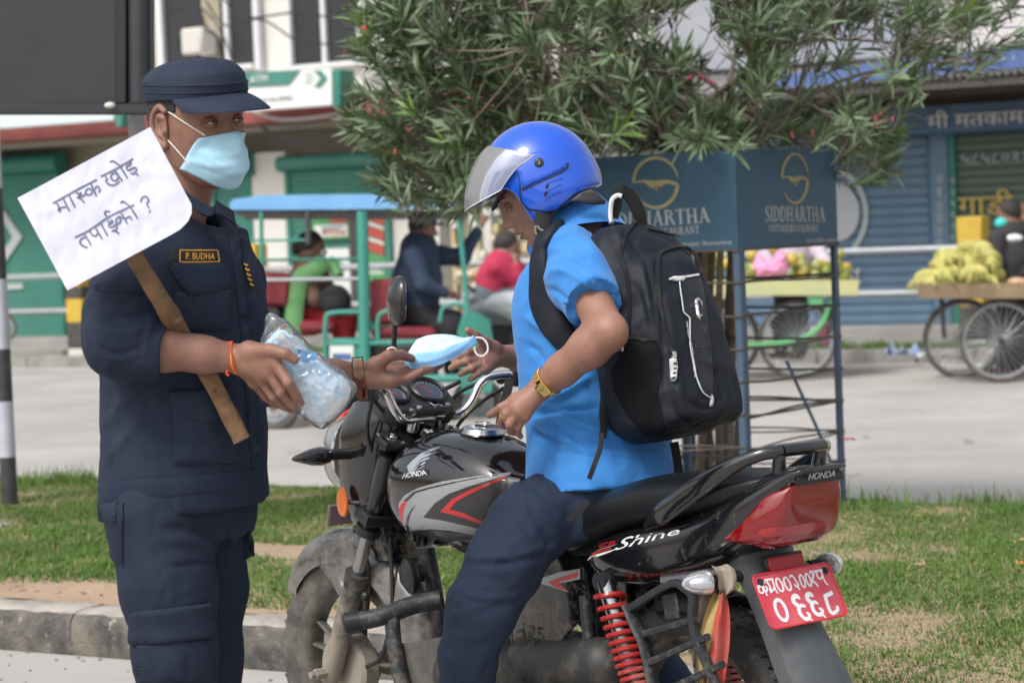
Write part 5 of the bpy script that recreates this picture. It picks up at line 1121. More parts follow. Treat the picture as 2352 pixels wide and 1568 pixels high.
def hand_sdf(S_, wrist, fingers, thumb, fr=(.0098, .0092, .0084, .0072), palm_r=.0135, wr=.026, scale=1.):
    """wrist point, four finger chains from the knuckle, thumb chain from its base"""
    w = A3(*wrist)
    for i, f in enumerate(fingers):
        k = [1.04, 1.07, 1.0, .86][i]*scale; f = [A3(*p) for p in f]; S_.cap(w+(f[0]-w)*.15, f[0], wr*.62*scale, palm_r*[1, 1, .95, .88][i]*scale, k=.014)
        S_.cap(f[0], f[1], fr[0]*k*1.08, fr[1]*k, k=.008)
        S_.cap(f[1], f[2], fr[1]*k*1.02, fr[2]*k, k=.003); S_.cap(f[2], f[3], fr[2]*k, fr[3]*k, k=.003)
    t = [A3(*p) for p in thumb]; S_.cap(w, t[0], wr*.7*scale, .017*scale, k=.014); S_.cap(t[0], t[1], .0165*scale, .0125*scale, k=.012); S_.cap(t[1], t[2], .012*scale, .0108*scale, k=.004); S_.cap(t[2], t[3], .0108*scale, .0085*scale, k=.003)
    c = np.mean([f[0] for f in fingers], 0)*.5+w*.5; S_.cap(w, (A3(*fingers[1][0])+A3(*fingers[2][0]))/2, .019*scale, .0125*scale, k=.012)
    return S_
def nail(tree, c, w, h, ang, mt, parent):
    poly = [(c[0]+w*cos(a)*cos(ang)-h*sin(a)*sin(ang), c[1]+w*cos(a)*sin(ang)+h*sin(a)*cos(ang)) for a in np.linspace(0, 2*pi, 12, endpoint=False)]
    return obj('nail', drape(tree, poly, .0001, .0006, 2.5, back=.0004), mt, parent)
def eyeball(M, o, sc, y, yaw=0., pit=0., lid=(9, -15)):
    """ball, iris and lids in head space -> place"""
    c = A3(.0742, y, .0095); r = .0118; out = {}
    Rg = rot('Z', yaw)@rot('Y', pit); g = Rg@A3(1, 0, 0)
    out['ball'] = sphere(c, r, 24)
    out['iris'] = to_axis(lathe([(0, .0010), (.0040, .0006), (.0066, 0), (.0066, -.0012), (0, -.0008)], 24), c+g*(r-.0006), g)
    out['pupil'] = to_axis(lathe([(0, .0014), (.0024, .0011), (.0024, -.0002), (0, 0)], 16), c+g*(r-.0002), g)
    lids = []
    for a0, a1, rr in ((radians(lid[0]), radians(85), .0131), (radians(lid[1]), radians(-75), .0129)):
        rows = []
        for el in np.linspace(a0, a1, 8):
            row = []
            for az in np.linspace(-2.3, 2.3, 15):
                k = min(abs(az)/1.12, 1)**2.4; e = a0+(-radians(4)-a0)*k*.85+(el-a0); row.append(c+rr*A3(cos(e)*cos(az), cos(e)*sin(az)*1.12, sin(e)))
            rows.append(row)
        V = np.array([p for r_ in rows for p in r_]); V2 = c+(V-c)*.93; n = len(V); g_ = grid_faces(8, 15); Fc = g_+[tuple(i+n for i in f[::-1]) for f in g_]+[(i, i+1, i+1+n, i+n) for i in range(14)]
        lids.append((np.concatenate([V, V2]), Fc))
    out['lids'] = join(*lids)
    q = []
    for az in np.linspace(-1.5, 1.5, 15):
        k = min(abs(az)/1.12, 1)**2.4; e = radians(lid[0])+(-radians(4)-radians(lid[0]))*k*.85; q.append(c+.0136*A3(cos(e)*cos(az), cos(e)*sin(az)*1.12, sin(e)))
    out['lash'] = tube(q, .0009, 6)
    return {k: xf(v, M*sc, o) for k, v in out.items()}
m_eyew = mat('eye_white', (.62, .58, .55), .15, coat=.6); m_iris = mat('iris_brown', (.045, .02, .01), .15, coat=1.); m_pup = mat('pupil', (.005, .005, .005), .1, coat=1.)
m_hair = mat('short_black_hair', (.012, .011, .011), .55, bump=(700, 1., .002), var=(300, (.03, .026, .024), 1.5))
def head_parts(person, body_list, M, o, sc, skin, wide=1., gaze=(0, 0), lid=(9, -15), lips=1., ears=(1, -1), eyes=(1, -1), hairf=None, lipmat=None, smile=0., nose=1.):
    hm = head_mesh(wide=wide, lips=lips, smile=smile, nose=nose); C_ = fcen(hm)
    if hairf is not None:
        obj('hair', xf(shell(hm, hairf(C_), .0035, .8), M*sc, o), m_hair, person, smooth=180)
    br = shell(hm, (np.abs(np.abs(C_[:, 1])-.031) < .019) & (np.abs(C_[:, 2]-(.0335-.10*np.clip(np.abs(C_[:, 1])-.036, 0, 1)-.0)) < .0042*(1.15-np.abs(np.abs(C_[:, 1])-.024)/.03)) & (C_[:, 0] > .05), .0013, .8)
    obj('eyebrows', xf(br, M*sc, o), m_hair, person, smooth=180)
    if lipmat:
        lp = shell(hm, (np.abs(C_[:, 1]) < .024) & (np.abs(C_[:, 2]+.058) < .0115*(1-(C_[:, 1]/.027)**2)) & (C_[:, 0] > .06), .0003); obj('lips', xf(lp, M*sc, o), lipmat, person, smooth=180)
    body_list.append(xf(hm, M*sc, o))
    for s in ears:
        e = xf(ear_mesh(s), rot('Z', s*.42)@rot('Y', .12), (-.004, s*.0745*wide, .004), 1.14); body_list.append(xf(e, M*sc, o))
    for s in eyes:
        e = eyeball(M, o, sc, s*.031, *gaze, lid=lid); body_list.append(e['lids']); eb = obj('eye', e['ball'], m_eyew, person, smooth=180); obj('iris', e['iris'], m_iris, eb, smooth=60); obj('pupil', e['pupil'], m_pup, eb, smooth=60); obj('eyelashes', e['lash'], m_hair, eb, smooth=180)
    return hm

# ================================================================ OFFICER
off = thing('person', 'man in navy uniform and peaked cap holding a paper placard and a bag of masks', 'person', tuple(P(425, 1100, 4.75)*[1, 1, 0]))
sk1 = skinmat('skin_officer', (.235, .115, .080), (.285, .150, .108)); palm1 = sk1
m_navy = mat('navy_ripstop', (.0125, .0190, .040), .78, var=(9, (.020, .029, .052), 1.4), bump=(900, .22, .0006), sheen=.0, spec=.25, wave=(170, .25, 'X'))
m_navy2 = mat('navy_ripstop_trousers', (.0108, .0165, .034), .78, var=(7, (.018, .026, .046), 1.4), bump=(900, .22, .0006), sheen=.0, spec=.25, wave=(170, .25, 'X'))
m_capn = mat('navy_cap_cloth', (.018, .026, .048), .75, var=(9, (.023, .032, .057), 1.4), bump=(900, .2, .0006), sheen=.0, spec=.25)
HS = 1.05; _phi = radians(45)
hf_ = nrm(A3(cos(_phi), -sin(_phi), -.03)); hl_ = nrm(np.cross(ZZ, hf_)); hu_ = np.cross(hf_, hl_)
_Rr = np.array(Matrix.Rotation(radians(5), 3, Vector(hf_))); HM = _Rr@basis(hf_, hl_, hu_); HO = P(457, 292, 4.68)
obody = []
def ofhair(C_):  # below the cap at the sides and back
    return (C_[:, 2] > -.058+.0) & (((C_[:, 0] < -.012) & (C_[:, 2] > -.062+.35*np.clip(C_[:, 0]+.08, 0, 1))) | ((C_[:, 0] < .030) & (C_[:, 2] > .032)) | ((C_[:, 2] > .055) & (C_[:, 0] < .055)))
head_parts(off, obody, HM, HO, HS, sk1, wide=1.05, gaze=(.25, .05), hairf=ofhair)
tz = lambda y: 1.42-(y-548)/1137.
_psi = radians(22); TF = A3(cos(_psi), -sin(_psi), 0); TL = np.cross(ZZ, TF); TM = basis(TF, TL, ZZ); TO = A3(*P(425, 1000, 4.75)[:2], 0)
# body: neck, hidden trunk, arms and hands as one surface
B = SDF(); nk0 = HO+HM@A3(-.02, 0, -.05)*HS; nk1 = TO+A3(0, 0, 1.42)-TF*.005
B.cap(nk0, nk1+A3(0, 0, .03), .060, .058, k=.03).cap(nk1+A3(0, 0, .02), nk1-A3(0, 0, .12), .052, .07, k=.03)
shR = P(372, 545, 4.66); elR = P(285, 792, 4.50); wrR = P(545, 823, 4.53)
B.cap(nk1-A3(0, 0, .10), shR, .045, .035, k=.03).cap(shR, elR, .045, .042, k=.03)
f1 = elR+(wrR-elR)*.30
B.chain([elR, f1, elR+(wrR-elR)*.7, wrR], [.040, .0425, .034, .0265], k=.02)
shL = P(515, 560, 4.89); elL = P(590, 862, 4.98); wrL = P(838, 861, 5.2)
B.cap(nk1-A3(0, 0, .10), shL, .045, .035, k=.03).cap(shL, elL, .045, .042, k=.03).chain([elL, elL+(wrL-elL)*.3, elL+(wrL-elL)*.7, wrL], [.040, .041, .033, .0262], k=.02)
B.cap(nk1-A3(0, 0, .12), TO+A3(0, 0, .95), .10, .11, k=.05)
PP = lambda *l: [P(*p) for p in l]
lgR = PP((366, 1190, 4.66), (388, 1350, 4.64), (404, 1500, 4.63), (414, 1700, 4.64), (418, 2100, 4.66)); lgL = PP((460, 1190, 4.83), (470, 1350, 4.83), (475, 1500, 4.85), (480, 1700, 4.87), (482, 2090, 4.9))
B.chain(lgR, [.075, .066, .055, .045, .04], k=.03).chain(lgL, [.07, .06, .05, .042, .04], k=.03)
bm1 = B.mesh(.0075, 2)
Hd = SDF()
Hd.cap(elR+(wrR-elR)*.75, wrR, .0345, .0265, k=.015)
hand_sdf(Hd, wrR, [PP((630, 830, 4.49), (662, 878, 4.475), (680, 908, 4.495), (691, 925, 4.53)), PP((614, 852, 4.50), (645, 900, 4.495), (668, 926, 4.515), (684, 939, 4.555)), PP((598, 868, 4.52), (628, 910, 4.525), (652, 932, 4.555), (670, 940, 4.595)), PP((584, 878, 4.545), (608, 910, 4.565), (628, 926, 4.60), (645, 932, 4.63))], PP((572, 806, 4.51), (622, 804, 4.48), (655, 812, 4.47), (677, 826, 4.475)), scale=1.06)
hr = Hd.mesh(.0019, 1)
hr = creases(hr, [([(628, 842), (640, 862), (648, 880)], -.0012, 3), ([(610, 868), (625, 892), (640, 905)], -.0012, 3), ([(655, 806), (659, 818)], -.0006, 2), ([(664, 872), (655, 884)], -.0006, 2), ([(636, 812), (630, 826)], -.0008, 4)])
Hl = SDF(); Hl.cap(elL+(wrL-elL)*.75, wrL, .0335, .0262, k=.015)
hand_sdf(Hl, wrL, [PP((925, 838, 5.275), (960, 838, 5.31), (990, 838, 5.33), (1012, 838, 5.35)), PP((926, 850, 5.245), (960, 848, 5.265), (988, 844, 5.28), (1006, 841, 5.30)), PP((921, 862, 5.215), (952, 858, 5.22), (977, 850, 5.24), (992, 845, 5.25)), PP((912, 872, 5.185), (938, 868, 5.185), (957, 858, 5.185), (970, 850, 5.185))], PP((862, 840, 5.17), (893, 817, 5.16), (922, 815, 5.20), (945, 823, 5.23)), scale=1.08)
Hl.cap(P(850, 868, 5.18), P(895, 876, 5.17), .024, .017, k=.015)
hl2 = Hl.mesh(.0019, 1)
hl2 = creases(hl2, [([(872, 828), (885, 850), (905, 862)], -.0016, 3), ([(905, 850), (922, 862), (935, 858)], -.0012, 2.5), ([(900, 866), (918, 868), (930, 876)], -.001, 2.5), ([(940, 862), (946, 872)], -.0006, 2), ([(958, 852), (962, 862)], -.0005, 2)])
obody += [bm1, hr, hl2]
body1 = obj('body', join(*obody), sk1, off, smooth=180)
m_nail = mat('nail', (.48, .27, .22), .3, coat=.3)
hrt = bvh(hr); nail(hrt, (687, 930), 5, 3.5, .6, m_nail, off)
# --- jacket
def torso_tab(rows): return rows
J = SDF()
J.stack(TO, TM, [(1.505, -.012, 0, .062, .070), (1.475, -.010, 0, .082, .105), (1.44, -.006, 0, .105, .155), (1.39, 0, 0, .128, .192), (1.32, .006, 0, .146, .200), (1.22, .006, 0, .148, .190), (1.10, .002, 0, .148, .184), (1.0, -.002, 0, .151, .186), (.93, -.006, 0, .154, .190), (.885, -.008, 0, .156, .192)], e=2.3, k=.02)
def sleeve(S_, pts, rs): S_.chain(pts, rs, k=.035)
SL = lambda *l: PP(*l)
sleeve(J, SL((372, 545, 4.66), (318, 640, 4.60), (288, 720, 4.545), (280, 782, 4.50), (342, 806, 4.50)), [.054, .070, .076, .067, .054])
sleeve(J, SL((515, 560, 4.89), (535, 650, 4.95), (552, 760, 5.0), (570, 866, 5.0), (632, 878, 5.03)), [.052, .060, .060, .056, .048])
# open cuffs
J.cap(P(354, 810, 4.50), P(420, 818, 4.505), .0475, .0475, k=.004, sub=True); J.cap(P(642, 876, 5.035), P(720, 866, 5.09), .041, .041, k=.004, sub=True)
# neck opening
J.cap(nk1+A3(0, 0, .02)+TF*.01, HO+HM@A3(-.01, 0, -.12), .066, .075, k=.01, sub=True)
jm = J.mesh(.0065, 2)
jm = wrinkle(jm, .0050, 8, 3, (1, 1, .55)); jm = wrinkle(jm, .0026, 19, 8, (1, 1, .6), 3)
JF = [([(195, 640), (260, 668), (350, 690)], .006, 9, .8), ([(190, 700), (250, 725), (340, 712), (382, 700)], -.007, 8), ([(200, 745), (280, 765), (372, 735)], .006, 10), ([(250, 700), (300, 738), (378, 722)], .005, 6), ([(205, 660), (280, 690), (370, 668)], -.005, 6), ([(210, 790), (270, 812), (340, 790)], -.005, 8), ([(345, 720), (338, 780), (330, 850)], .004, 6), ([(375, 735), (365, 790), (338, 852)], .004, 5),
      ([(235, 880), (262, 960), (300, 1060)], -.006, 14), ([(232, 990), (275, 930), (330, 900)], .005, 12), ([(240, 1080), (280, 1010), (335, 960)], .005, 12), ([(336, 860), (340, 1000), (344, 1140)], -.0025, 3), ([(234, 1120), (340, 1112), (480, 1105)], -.0018, 2.5), ([(500, 560), (520, 600), (535, 680), (540, 780)], -.005, 9), ([(560, 470), (568, 600), (590, 720), (596, 800)], .007, 6), ([(548, 480), (556, 600), (572, 730), (580, 810)], -.006, 5), ([(590, 900), (600, 1000), (605, 1090)], .006, 6), ([(575, 900), (578, 1000), (582, 1090)], -.004, 4),
      ([(440, 480), (470, 520), (520, 540)], -.005, 8), ([(480, 800), (420, 830), (360, 850)], -.004, 10), ([(560, 820), (500, 850), (440, 856)], -.004, 8), ([(590, 640), (575, 700), (560, 760)], -.006, 9), ([(610, 680), (590, 740), (560, 770)], .005, 7), ([(250, 840), (300, 850), (380, 850)], -.006, 10)]
jm = creases(jm, JF); jacket = obj('jacket', jm, m_navy, off, smooth=180); JT = bvh(jm)
def jd(name, poly, th=.004, res=9, parent=jacket, mt=m_navy, tree=None, off_=.0008, **k):
    return obj(name, drape(tree or JT, poly, off_, th, res, back=.004), mt, parent, smooth=50, **k)
# breast pocket with flap, name tape, hem and lower pocket, cuff
V2 = lambda *p: K(150, 600, 850, 1568, p)       # close view of the trunk
jd('pocket', V2((640, 290), (950, 270), (940, 500), (700, 512), (625, 500)), .005)
jd('pocket_flap', V2((602, 130), (910, 140), (950, 262), (830, 300), (722, 316), (640, 220)), .006, off_=.005)
pk = jd('pocket', V2((612, 850), (955, 838), (985, 1250), (640, 1255), (632, 1000)), .010)
jd('pocket_flap', V2((610, 842), (958, 832), (968, 985), (880, 1018), (730, 1012), (650, 940)), .006, off_=.010)
jd('hem_band', V2((228, 1352), (620, 1330), (1040, 1290), (1110, 1280), (1112, 1395), (850, 1405), (228, 1480)), .0022, 12)
jd('placket', V2((950, -20), (1000, -30), (1050, 500), (1078, 900), (1110, 1280), (1070, 1280), (1040, 900), (1010, 500)), .005)
_cd = nrm(P(420, 818, 4.505)-P(345, 807, 4.50)); _cu = nrm(np.cross(_cd, FW)); _cv = np.cross(_cd, _cu)
_cr = []
for a_ in np.linspace(0, 2*pi, 49)[:-1]:
    e_ = _cu*cos(a_)+_cv*sin(a_); w_ = .003*sin(3*a_+1); _cr.append([P(352, 808, 4.50)+_cd*(t_+w_)+e_*(r_+.0012*sin(7*a_)) for t_, r_ in ((-.050, .056), (-.046, .0605), (-.02, .0600), (.014, .0575), (.018, .0545), (.014, .0500), (-.03, .0500))])
_cr = np.array(_cr); _nk = len(_cr[0]); _g = [(i*_nk+j, ((i+1) % 48)*_nk+j, ((i+1) % 48)*_nk+j+1, i*_nk+j+1) for i in range(48) for j in range(_nk-1)]
_V = _cr.reshape(-1, 3); _Nn = normals(_V, _g); _g = _g if ((_Nn*(_V-P(352, 808, 4.50))).sum(1)).mean() > 0 else [f[::-1] for f in _g]
obj('sleeve_cuff', (_V, _g), m_navy, jacket, smooth=180)
jd('sleeve_tab', V2((190, 200), (450, 236), (460, 300), (200, 278)), .003)
m_tape = mat('name_tape_black', (.010, .011, .014), .8); m_gold = mat('gold_thread', (.62, .30, .045), .6)
tape = jd('name_tape', V2((615, 66), (885, 60), (882, 132), (612, 122)), .0016, 6, mt=m_tape, off_=.002)
obj('tape_lettering', drape2d(JT, place2d(text2d('P. BUDHA'), V2((700, 114), (858, 114), (858, 78), (700, 76))), .0042, .0006), m_gold, tape, smooth=0)
for a, b in (((668, 62), (872, 62)), ((668, 128), (882, 126)), ((668, 64), (666, 126)), ((874, 66), (884, 124))):
    obj('tape_border', drape2d(JT, ribbon2d(V2(a, ((a[0]+b[0])/2, (a[1]+b[1])/2), b), 2.4), .0042, .0006), m_gold, tape, smooth=0)
bdg = jd('badge', V2((1018, 118), (1045, 135), (1072, 200), (1078, 275), (1062, 275), (1042, 215)), .002, 5, mt=m_tape, off_=.002)
for i in range(5): obj('badge_stitch', drape2d(JT, ribbon2d(V2((1024+i*8, 140+i*26), (1036+i*8, 150+i*26), (1046+i*7, 148+i*26)), 3.2), .0050, .0006), m_gold, bdg, smooth=0)
for bx, by in ((1087, 1170),): jd('button', [(V2((bx, by))[0][0]+7*cos(a), V2((bx, by))[0][1]+7*sin(a)) for a in np.linspace(0, 2*pi, 12, endpoint=False)], .002, 3, mt=m_cable, off_=.006)
# collar
V5 = lambda *p: K(0, 0, 1000, 2240, p)
def collar(inner, outer, D0, D1, mt, parent, name='collar', th=.0035):
    t = 14; a = smooth_path(inner, 4); b = smooth_path(outer, 4); n = len(a); V = []
    for j in range(5):
        f = j/4
        for i in range(n):
            q = a[i]*(1-f)+b[i]*f; D = np.interp(i/(n-1), np.linspace(0, 1, len(D0)), D0)*(1-f)+np.interp(i/(n-1), np.linspace(0, 1, len(D1)), D1)*f; V.append(P(q[0], q[1], D))
    V = np.array(V); N = normals(V, grid_faces(5, n)); s = 1 if (N@(-FW)).mean() > 0 else -1; V2_ = V-N*s*th; m = 5*n; g = grid_faces(5, n)
    Fc = [f if s > 0 else f[::-1] for f in g]+[tuple(i+m for i in (f[::-1] if s > 0 else f)) for f in g]; bd = [(i, i+1) for i in range(n-1)]+[(n*4+i+1, n*4+i) for i in range(n-1)]+[((j+1)*n, j*n) for j in range(4)]+[(j*n+n-1, (j+1)*n+n-1) for j in range(4)]
    Fc += [(b_, a_, a_+m, b_+m) for a_, b_ in bd]
    return obj(name, (np.concatenate([V, V2_]), Fc), mt, parent, smooth=60)
collar(V5((985, 1010), (1040, 1070), (1110, 1120), (1190, 1158), (1215, 1130)), V5((1000, 1090), (1060, 1140), (1120, 1190), (1180, 1208), (1220, 1178)), [4.62, 4.60, 4.585, 4.59, 4.62], [4.57, 4.55, 4.545, 4.56, 4.60], m_navy, jacket)
collar(V5((1212, 1120), (1240, 1140), (1290, 1170), (1310, 1185)), V5((1218, 1190), (1255, 1210), (1300, 1240), (1325, 1268)), [4.63, 4.64, 4.68, 4.72], [4.58, 4.60, 4.64, 4.68], m_navy, jacket)
# --- trousers
T_ = SDF()
T_.stack(TO, TM, [(1.02, 0, 0, .120, .160), (.95, -.004, 0, .130, .168), (.87, -.012, 0, .134, .166), (.82, -.012, 0, .124, .160)], e=2.3, k=.03)
T_.chain(lgR, [.104, .090, .079, .072, .068], k=.03); T_.chain(lgL, [.094, .082, .068, .066, .064], k=.03)
tm = T_.mesh(.007, 2); tm = wrinkle(tm, .0046, 7, 31, (1, 1, .7)); tm = wrinkle(tm, .0024, 18, 33, (1, 1, 1), 3)
V3 = lambda *p: K(0, 1100, 700, 1808, p)
tm = creases(tm, [(V3((1010, 640), (1220, 650), (1400, 720), (1490, 760)), .006, 10), (V3((1010, 560), (1250, 580), (1420, 650)), -.006, 9), (V3((1500, 560), (1470, 640), (1490, 680)), -.007, 7), (V3((1560, 540), (1500, 640), (1470, 700)), .006, 8), (V3((1040, 825), (1250, 800), (1490, 775)), -.006, 6), (V3((980, 480), (1010, 700), (1060, 960), (1075, 1050)), -.003, 3), (V3((1440, 840), (1480, 1050), (1520, 1400), (1530, 1560)), .005, 4), (V3((1460, 840), (1500, 1050), (1540, 1400)), -.006, 6), (V3((830, 560), (840, 800), (865, 1080)), -.004, 8), (V3((1100, 1030), (1300, 990), (1440, 930)), -.003, 4), (V3((1190, 1320), (1210, 1560)), -.003, 4), (V3((1070, 1330), (1090, 1560)), .003, 5), (V3((930, 1360), (1000, 1450), (980, 1560)), -.004, 8)])
trou = obj('trousers', tm, m_navy2, off, smooth=180); TTree = bvh(tm)
jd('cargo_pocket', V3((668, 415), (800, 405), (795, 700), (800, 815), (735, 780), (700, 620)), .007, parent=trou, mt=m_navy2, tree=TTree)
jd('pocket_flap', V3((655, 415), (778, 405), (770, 530), (755, 545), (668, 520)), .005, parent=trou, mt=m_navy2, tree=TTree, off_=.007)
jd('knee_pocket', V3((890, 1310), (1340, 1280), (1390, 1568), (905, 1568)), .007, parent=trou, mt=m_navy2, tree=TTree)
jd('pocket_flap', V3((868, 1105), (1342, 1052), (1362, 1275), (1020, 1318), (855, 1310)), .007, parent=trou, mt=m_navy2, tree=TTree, off_=.007)
jd('side_pocket', V3((1600, 580), (1632, 640), (1632, 740), (1580, 765), (1572, 620)), .012, parent=trou, mt=m_navy2, tree=TTree)
for l in (lgR, lgL):
    e = l[-1]; b = SDF().cap(A3(e[0], e[1], .12), A3(e[0], e[1], .05), .062, .05, k=.03).cap(A3(e[0], e[1], .05), A3(e[0], e[1], .045)+TF*.16, .05, .042, k=.03).mesh(.006, 1); b = (np.stack([b[0][:, 0], b[0][:, 1], np.maximum(b[0][:, 2], .003)], 1), b[1]); obj('boot', b, m_cable, off)
# --- cap
cf = HM[:, 0]; cl = HM[:, 1]; cu = HM[:, 2]; CM = rot('Y', .10); 
def capx(m): V = (np.asarray(m[0])@np.array(rot('Y', .06)).T)*[1, 1, 1]; return xf((V, m[1]), HM*HS, HO)
rows = [(.058, -.006, .108, .088), (.066, -.006, .110, .089), (.078, -.006, .110, .089), (.084, -.006, .109, .0885), (.094, -.009, .106, .086), (.105, -.012, .099, .080), (.115, -.014, .087, .070), (.123, -.016, .068, .055), (.128, -.018, .040, .032), (.1295, -.018, .008, .007)]
t = smooth_path(np.array(rows), 4); outer = [ell_ring((r[1], 0, r[0]-.012*0), A3(r[2], 0, 0), A3(0, r[3], 0), 64, 2.15) for r in t]; 
innr = [ell_ring((r[1], 0, r[0]), A3(r[2]-.004, 0, 0), A3(0, r[3]-.004, 0), 64, 2.15) for r in t[:20:4]][::-1]
cm = loft(innr+outer, cap=False); V = cm[0]; V[:, 2] += .012*np.clip((V[:, 0]-.0)/.1, -1, 1)*(V[:, 2] > .09)-.010*np.clip(-(V[:, 0])/.1, 0, 1)*(V[:, 2] < .075)
# cloth dents round the crown
N = normals(V, cm[1]); V = V+N*(.0028*fbm(V*[26, 26, 14], 2, 5)*np.clip((V[:, 2]-.06)/.03, 0, 1))[:, None]
capo = obj('cap', capx((V, cm[1])), m_capn, off, smooth=75)
for z, w in ((.084, .0007), (.070, .0004)): obj('cap_seam', capx(tube(ell_ring((-.006, 0, z), A3(.1118, 0, 0), A3(0, .0895, 0), 64, 2.15), .0011, 5, close=True)), m_capn, capo)
br = []
for sgn in (1, -1):
    for k in np.linspace(0, 1, 9):
        row = []
        for a in np.linspace(-1.22, 1.22, 33):
            lx = .112*cos(a)*1.0-.006; ly = .090*sin(a); ext = k*.072*(cos(a*1.05)**.55 if cos(a*1.05) > 0 else 0); row.append(A3(lx+ext*1.0*cos(a*.45), ly*(1+.10*k*cos(a)), .064-k*.010*cos(a)-.016*k*k*cos(a)-.020*(ly/.09)**2*(.35+.65*k)+sgn*.0016))
        br.append((sgn, row))
top = [r for s, r in br if s > 0]; bot = [r for s, r in br if s < 0][::-1]
Vb = np.array([p for r in top+bot for p in r]); obj('visor', capx((Vb, [f[::-1] for f in grid_faces(18, 33)])), m_capn, capo, smooth=60)
# --- face mask worn
V1 = lambda *p: K(0, 100, 700, 1568, p)
hmw = xf(head_mesh(wide=1.05), HM*HS, HO)
msk = SDF(); 
def hx(*a): return HO+HM@(A3(*a)*HS)
# a pleated cloth dome that follows the face and is filled by nose and chin
_hb = head_mesh(wide=1.05); _HB = BVHTree.FromPolygons([tuple(v) for v in _hb[0]], _hb[1])
def maskdome():
    rows = []
    for j, v in enumerate(np.linspace(0, 1, 26)):
        row = []
        for u in np.linspace(-1, 1, 41):
            f = abs(u); z = -.016-.003*f-v*(.104-.050*f**2); y = .057*u*(1+.16*sin(min(v, .8)/.8*pi/2)); noseb = .022*np.exp(-((v-.12)/.22)**2)*np.exp(-(u/.25)**2)+.020*np.exp(-((v-.5)/.4)**2)*(1-f**1.6); 
            base = .098-.030*f**2.0-.034*f**4-.020*max(0, v-.72)/.28*(1)-.008*(1-v)*(1-f); x = base+noseb; pl = .0016*sin(v*pi*2*3.2+.6)*(1-f*.25)*np.clip(1.3-abs(v-.5)*2, 0, 1)
            hh = _HB.ray_cast(Vector((.3, y, z)), Vector((-1, 0, 0))); xs = hh[0].x if hh[0] is not None else -9; row.append(A3(max(x+pl, xs+.0035), y, z+.006*(1-f)*(v < .1)))
        rows.append(row)
    V = np.array([p for r in rows for p in r]); g = grid_faces(26, 41); N = normals(V, g); s = 1 if N[:, 0].mean() > 0 else -1; N = N*s; V2_ = V-N*.0014; n = len(V)
    g = g if s > 0 else [f[::-1] for f in g]
    bd = [(i, i+1) for i in range(40)]+[(25*41+i+1, 25*41+i) for i in range(40)]+[((j+1)*41, j*41) for j in range(25)]+[(j*41+40, (j+1)*41+40) for j in range(25)]
    return np.concatenate([V, V2_]), g+[tuple(i+n for i in f[::-1]) for f in g]+[(b, a, a+n, b+n) if s > 0 else (a, b, b+n, a+n) for a, b in bd]
m_mask = mat('mask_blue', (.36, .62, .78), .8, bump=(700, .35, .0006), sheen=.3, var=(14, (.40, .66, .80), 1.2))
md = xf(maskdome(), HM*HS, HO); md = creases(md, [(V1((1140, 570), (1260, 575), (1390, 560)), .0012, 3), (V1((1150, 600), (1200, 625), (1300, 620)), -.0025, 4), (V1((1200, 610), (1280, 660), (1390, 650)), -.002, 5), (V1((1150, 640), (1230, 700), (1380, 690)), .0025, 6), (V1((1110, 700), (1200, 740), (1320, 730)), -.002, 6), (V1((1160, 680), (1200, 760), (1260, 810)), .002, 6)])
fm = obj('face_mask', md, m_mask, off, smooth=180)
m_elast = mat('elastic_white', (.78, .76, .72), .7)
ear_t = hx(-.012, -.083, .030); ear_b = hx(-.010, -.083, -.030)
_ht = bvh(hmw)
for q in ([(386, 256), (396, 262), (420, 278), (445, 295), (470, 311)], [(388, 322), (398, 333), (418, 356), (436, 379)]):
    hc = cast(_ht, [tuple(a) for a in smooth_path(q, 4)]); obj('ear_loop', tube([h[0]+h[1]*.0022 for h in hc], .0014, 6), m_elast, fm)
# --- red thread on the wrist, leather watch
tw = thing('wrist_thread', 'orange red sacred thread tied round the wrist that holds the bag of masks', 'bracelet', tuple(P(535, 822, 4.53)))
wc = elR+(wrR-elR)*.955; wd = nrm(wrR-elR); ux = nrm(np.cross(wd, -FW)); uy = np.cross(wd, ux); wd2 = wd
m_thr = mat('orange_thread', (.70, .075, .02), .7, bump=(400, .6))
for k in range(3): obj('thread', tube([wc+wd*(.003*(k-1)+.004*sin(2*a+k))+(ux*cos(a)+uy*sin(a))*(.0295+.001*k)+wd*.010*cos(a) for a in np.linspace(0, 2*pi, 32, endpoint=False)], .0016, 6, close=True), m_thr if k != 1 else mat('gold_thread_twist', (.75, .35, .08), .6), tw)
obj('thread_end', tube([P(523, 850, 4.50), P(520, 858, 4.50), P(526, 862, 4.50)], .0025, 6), m_thr, tw)
wt_ = thing('wrist_watch', 'brown leather strapped watch worn on the wrist under the offered mask', 'watch', tuple(P(822, 866, 5.19)))
wd = nrm(wrL-elL); c0 = elL+(wrL-elL)*.945; ux = nrm(np.cross(wd, ZZ)); uy = np.cross(ux, wd)
def band(c, wd, ux, uy, r1, r2, w, t, a0=0, a1=2*pi, n=40):
    rings = []
    for a in np.linspace(a0, a1, n): d = ux*cos(a)*r1+uy*sin(a)*r2; e = nrm(ux*cos(a)/r1+uy*sin(a)/r2); p = c+d; rings.append(np.array([p-wd*w/2, p-wd*w/2+e*t, p+wd*w/2+e*t, p+wd*w/2]))
    return loft(rings, cap=True)
m_lea = mat('brown_leather', (.16, .055, .03), .55, bump=(300, .4), var=(30, (.11, .04, .022), 1.5)); m_lea2 = mat('tan_leather', (.30, .17, .10), .6, bump=(300, .4))
WTt = bvh(hl2, bm1)
def wd_(name, poly, off, th, mt): return obj(name, drape(WTt, poly, off, th, 4, back=.006), mt, wt_, smooth=50)
wd_('strap', [(806, 836), (834, 834), (838, 866), (845, 914), (834, 918), (820, 914), (811, 872)], .001, .0030, m_lea)
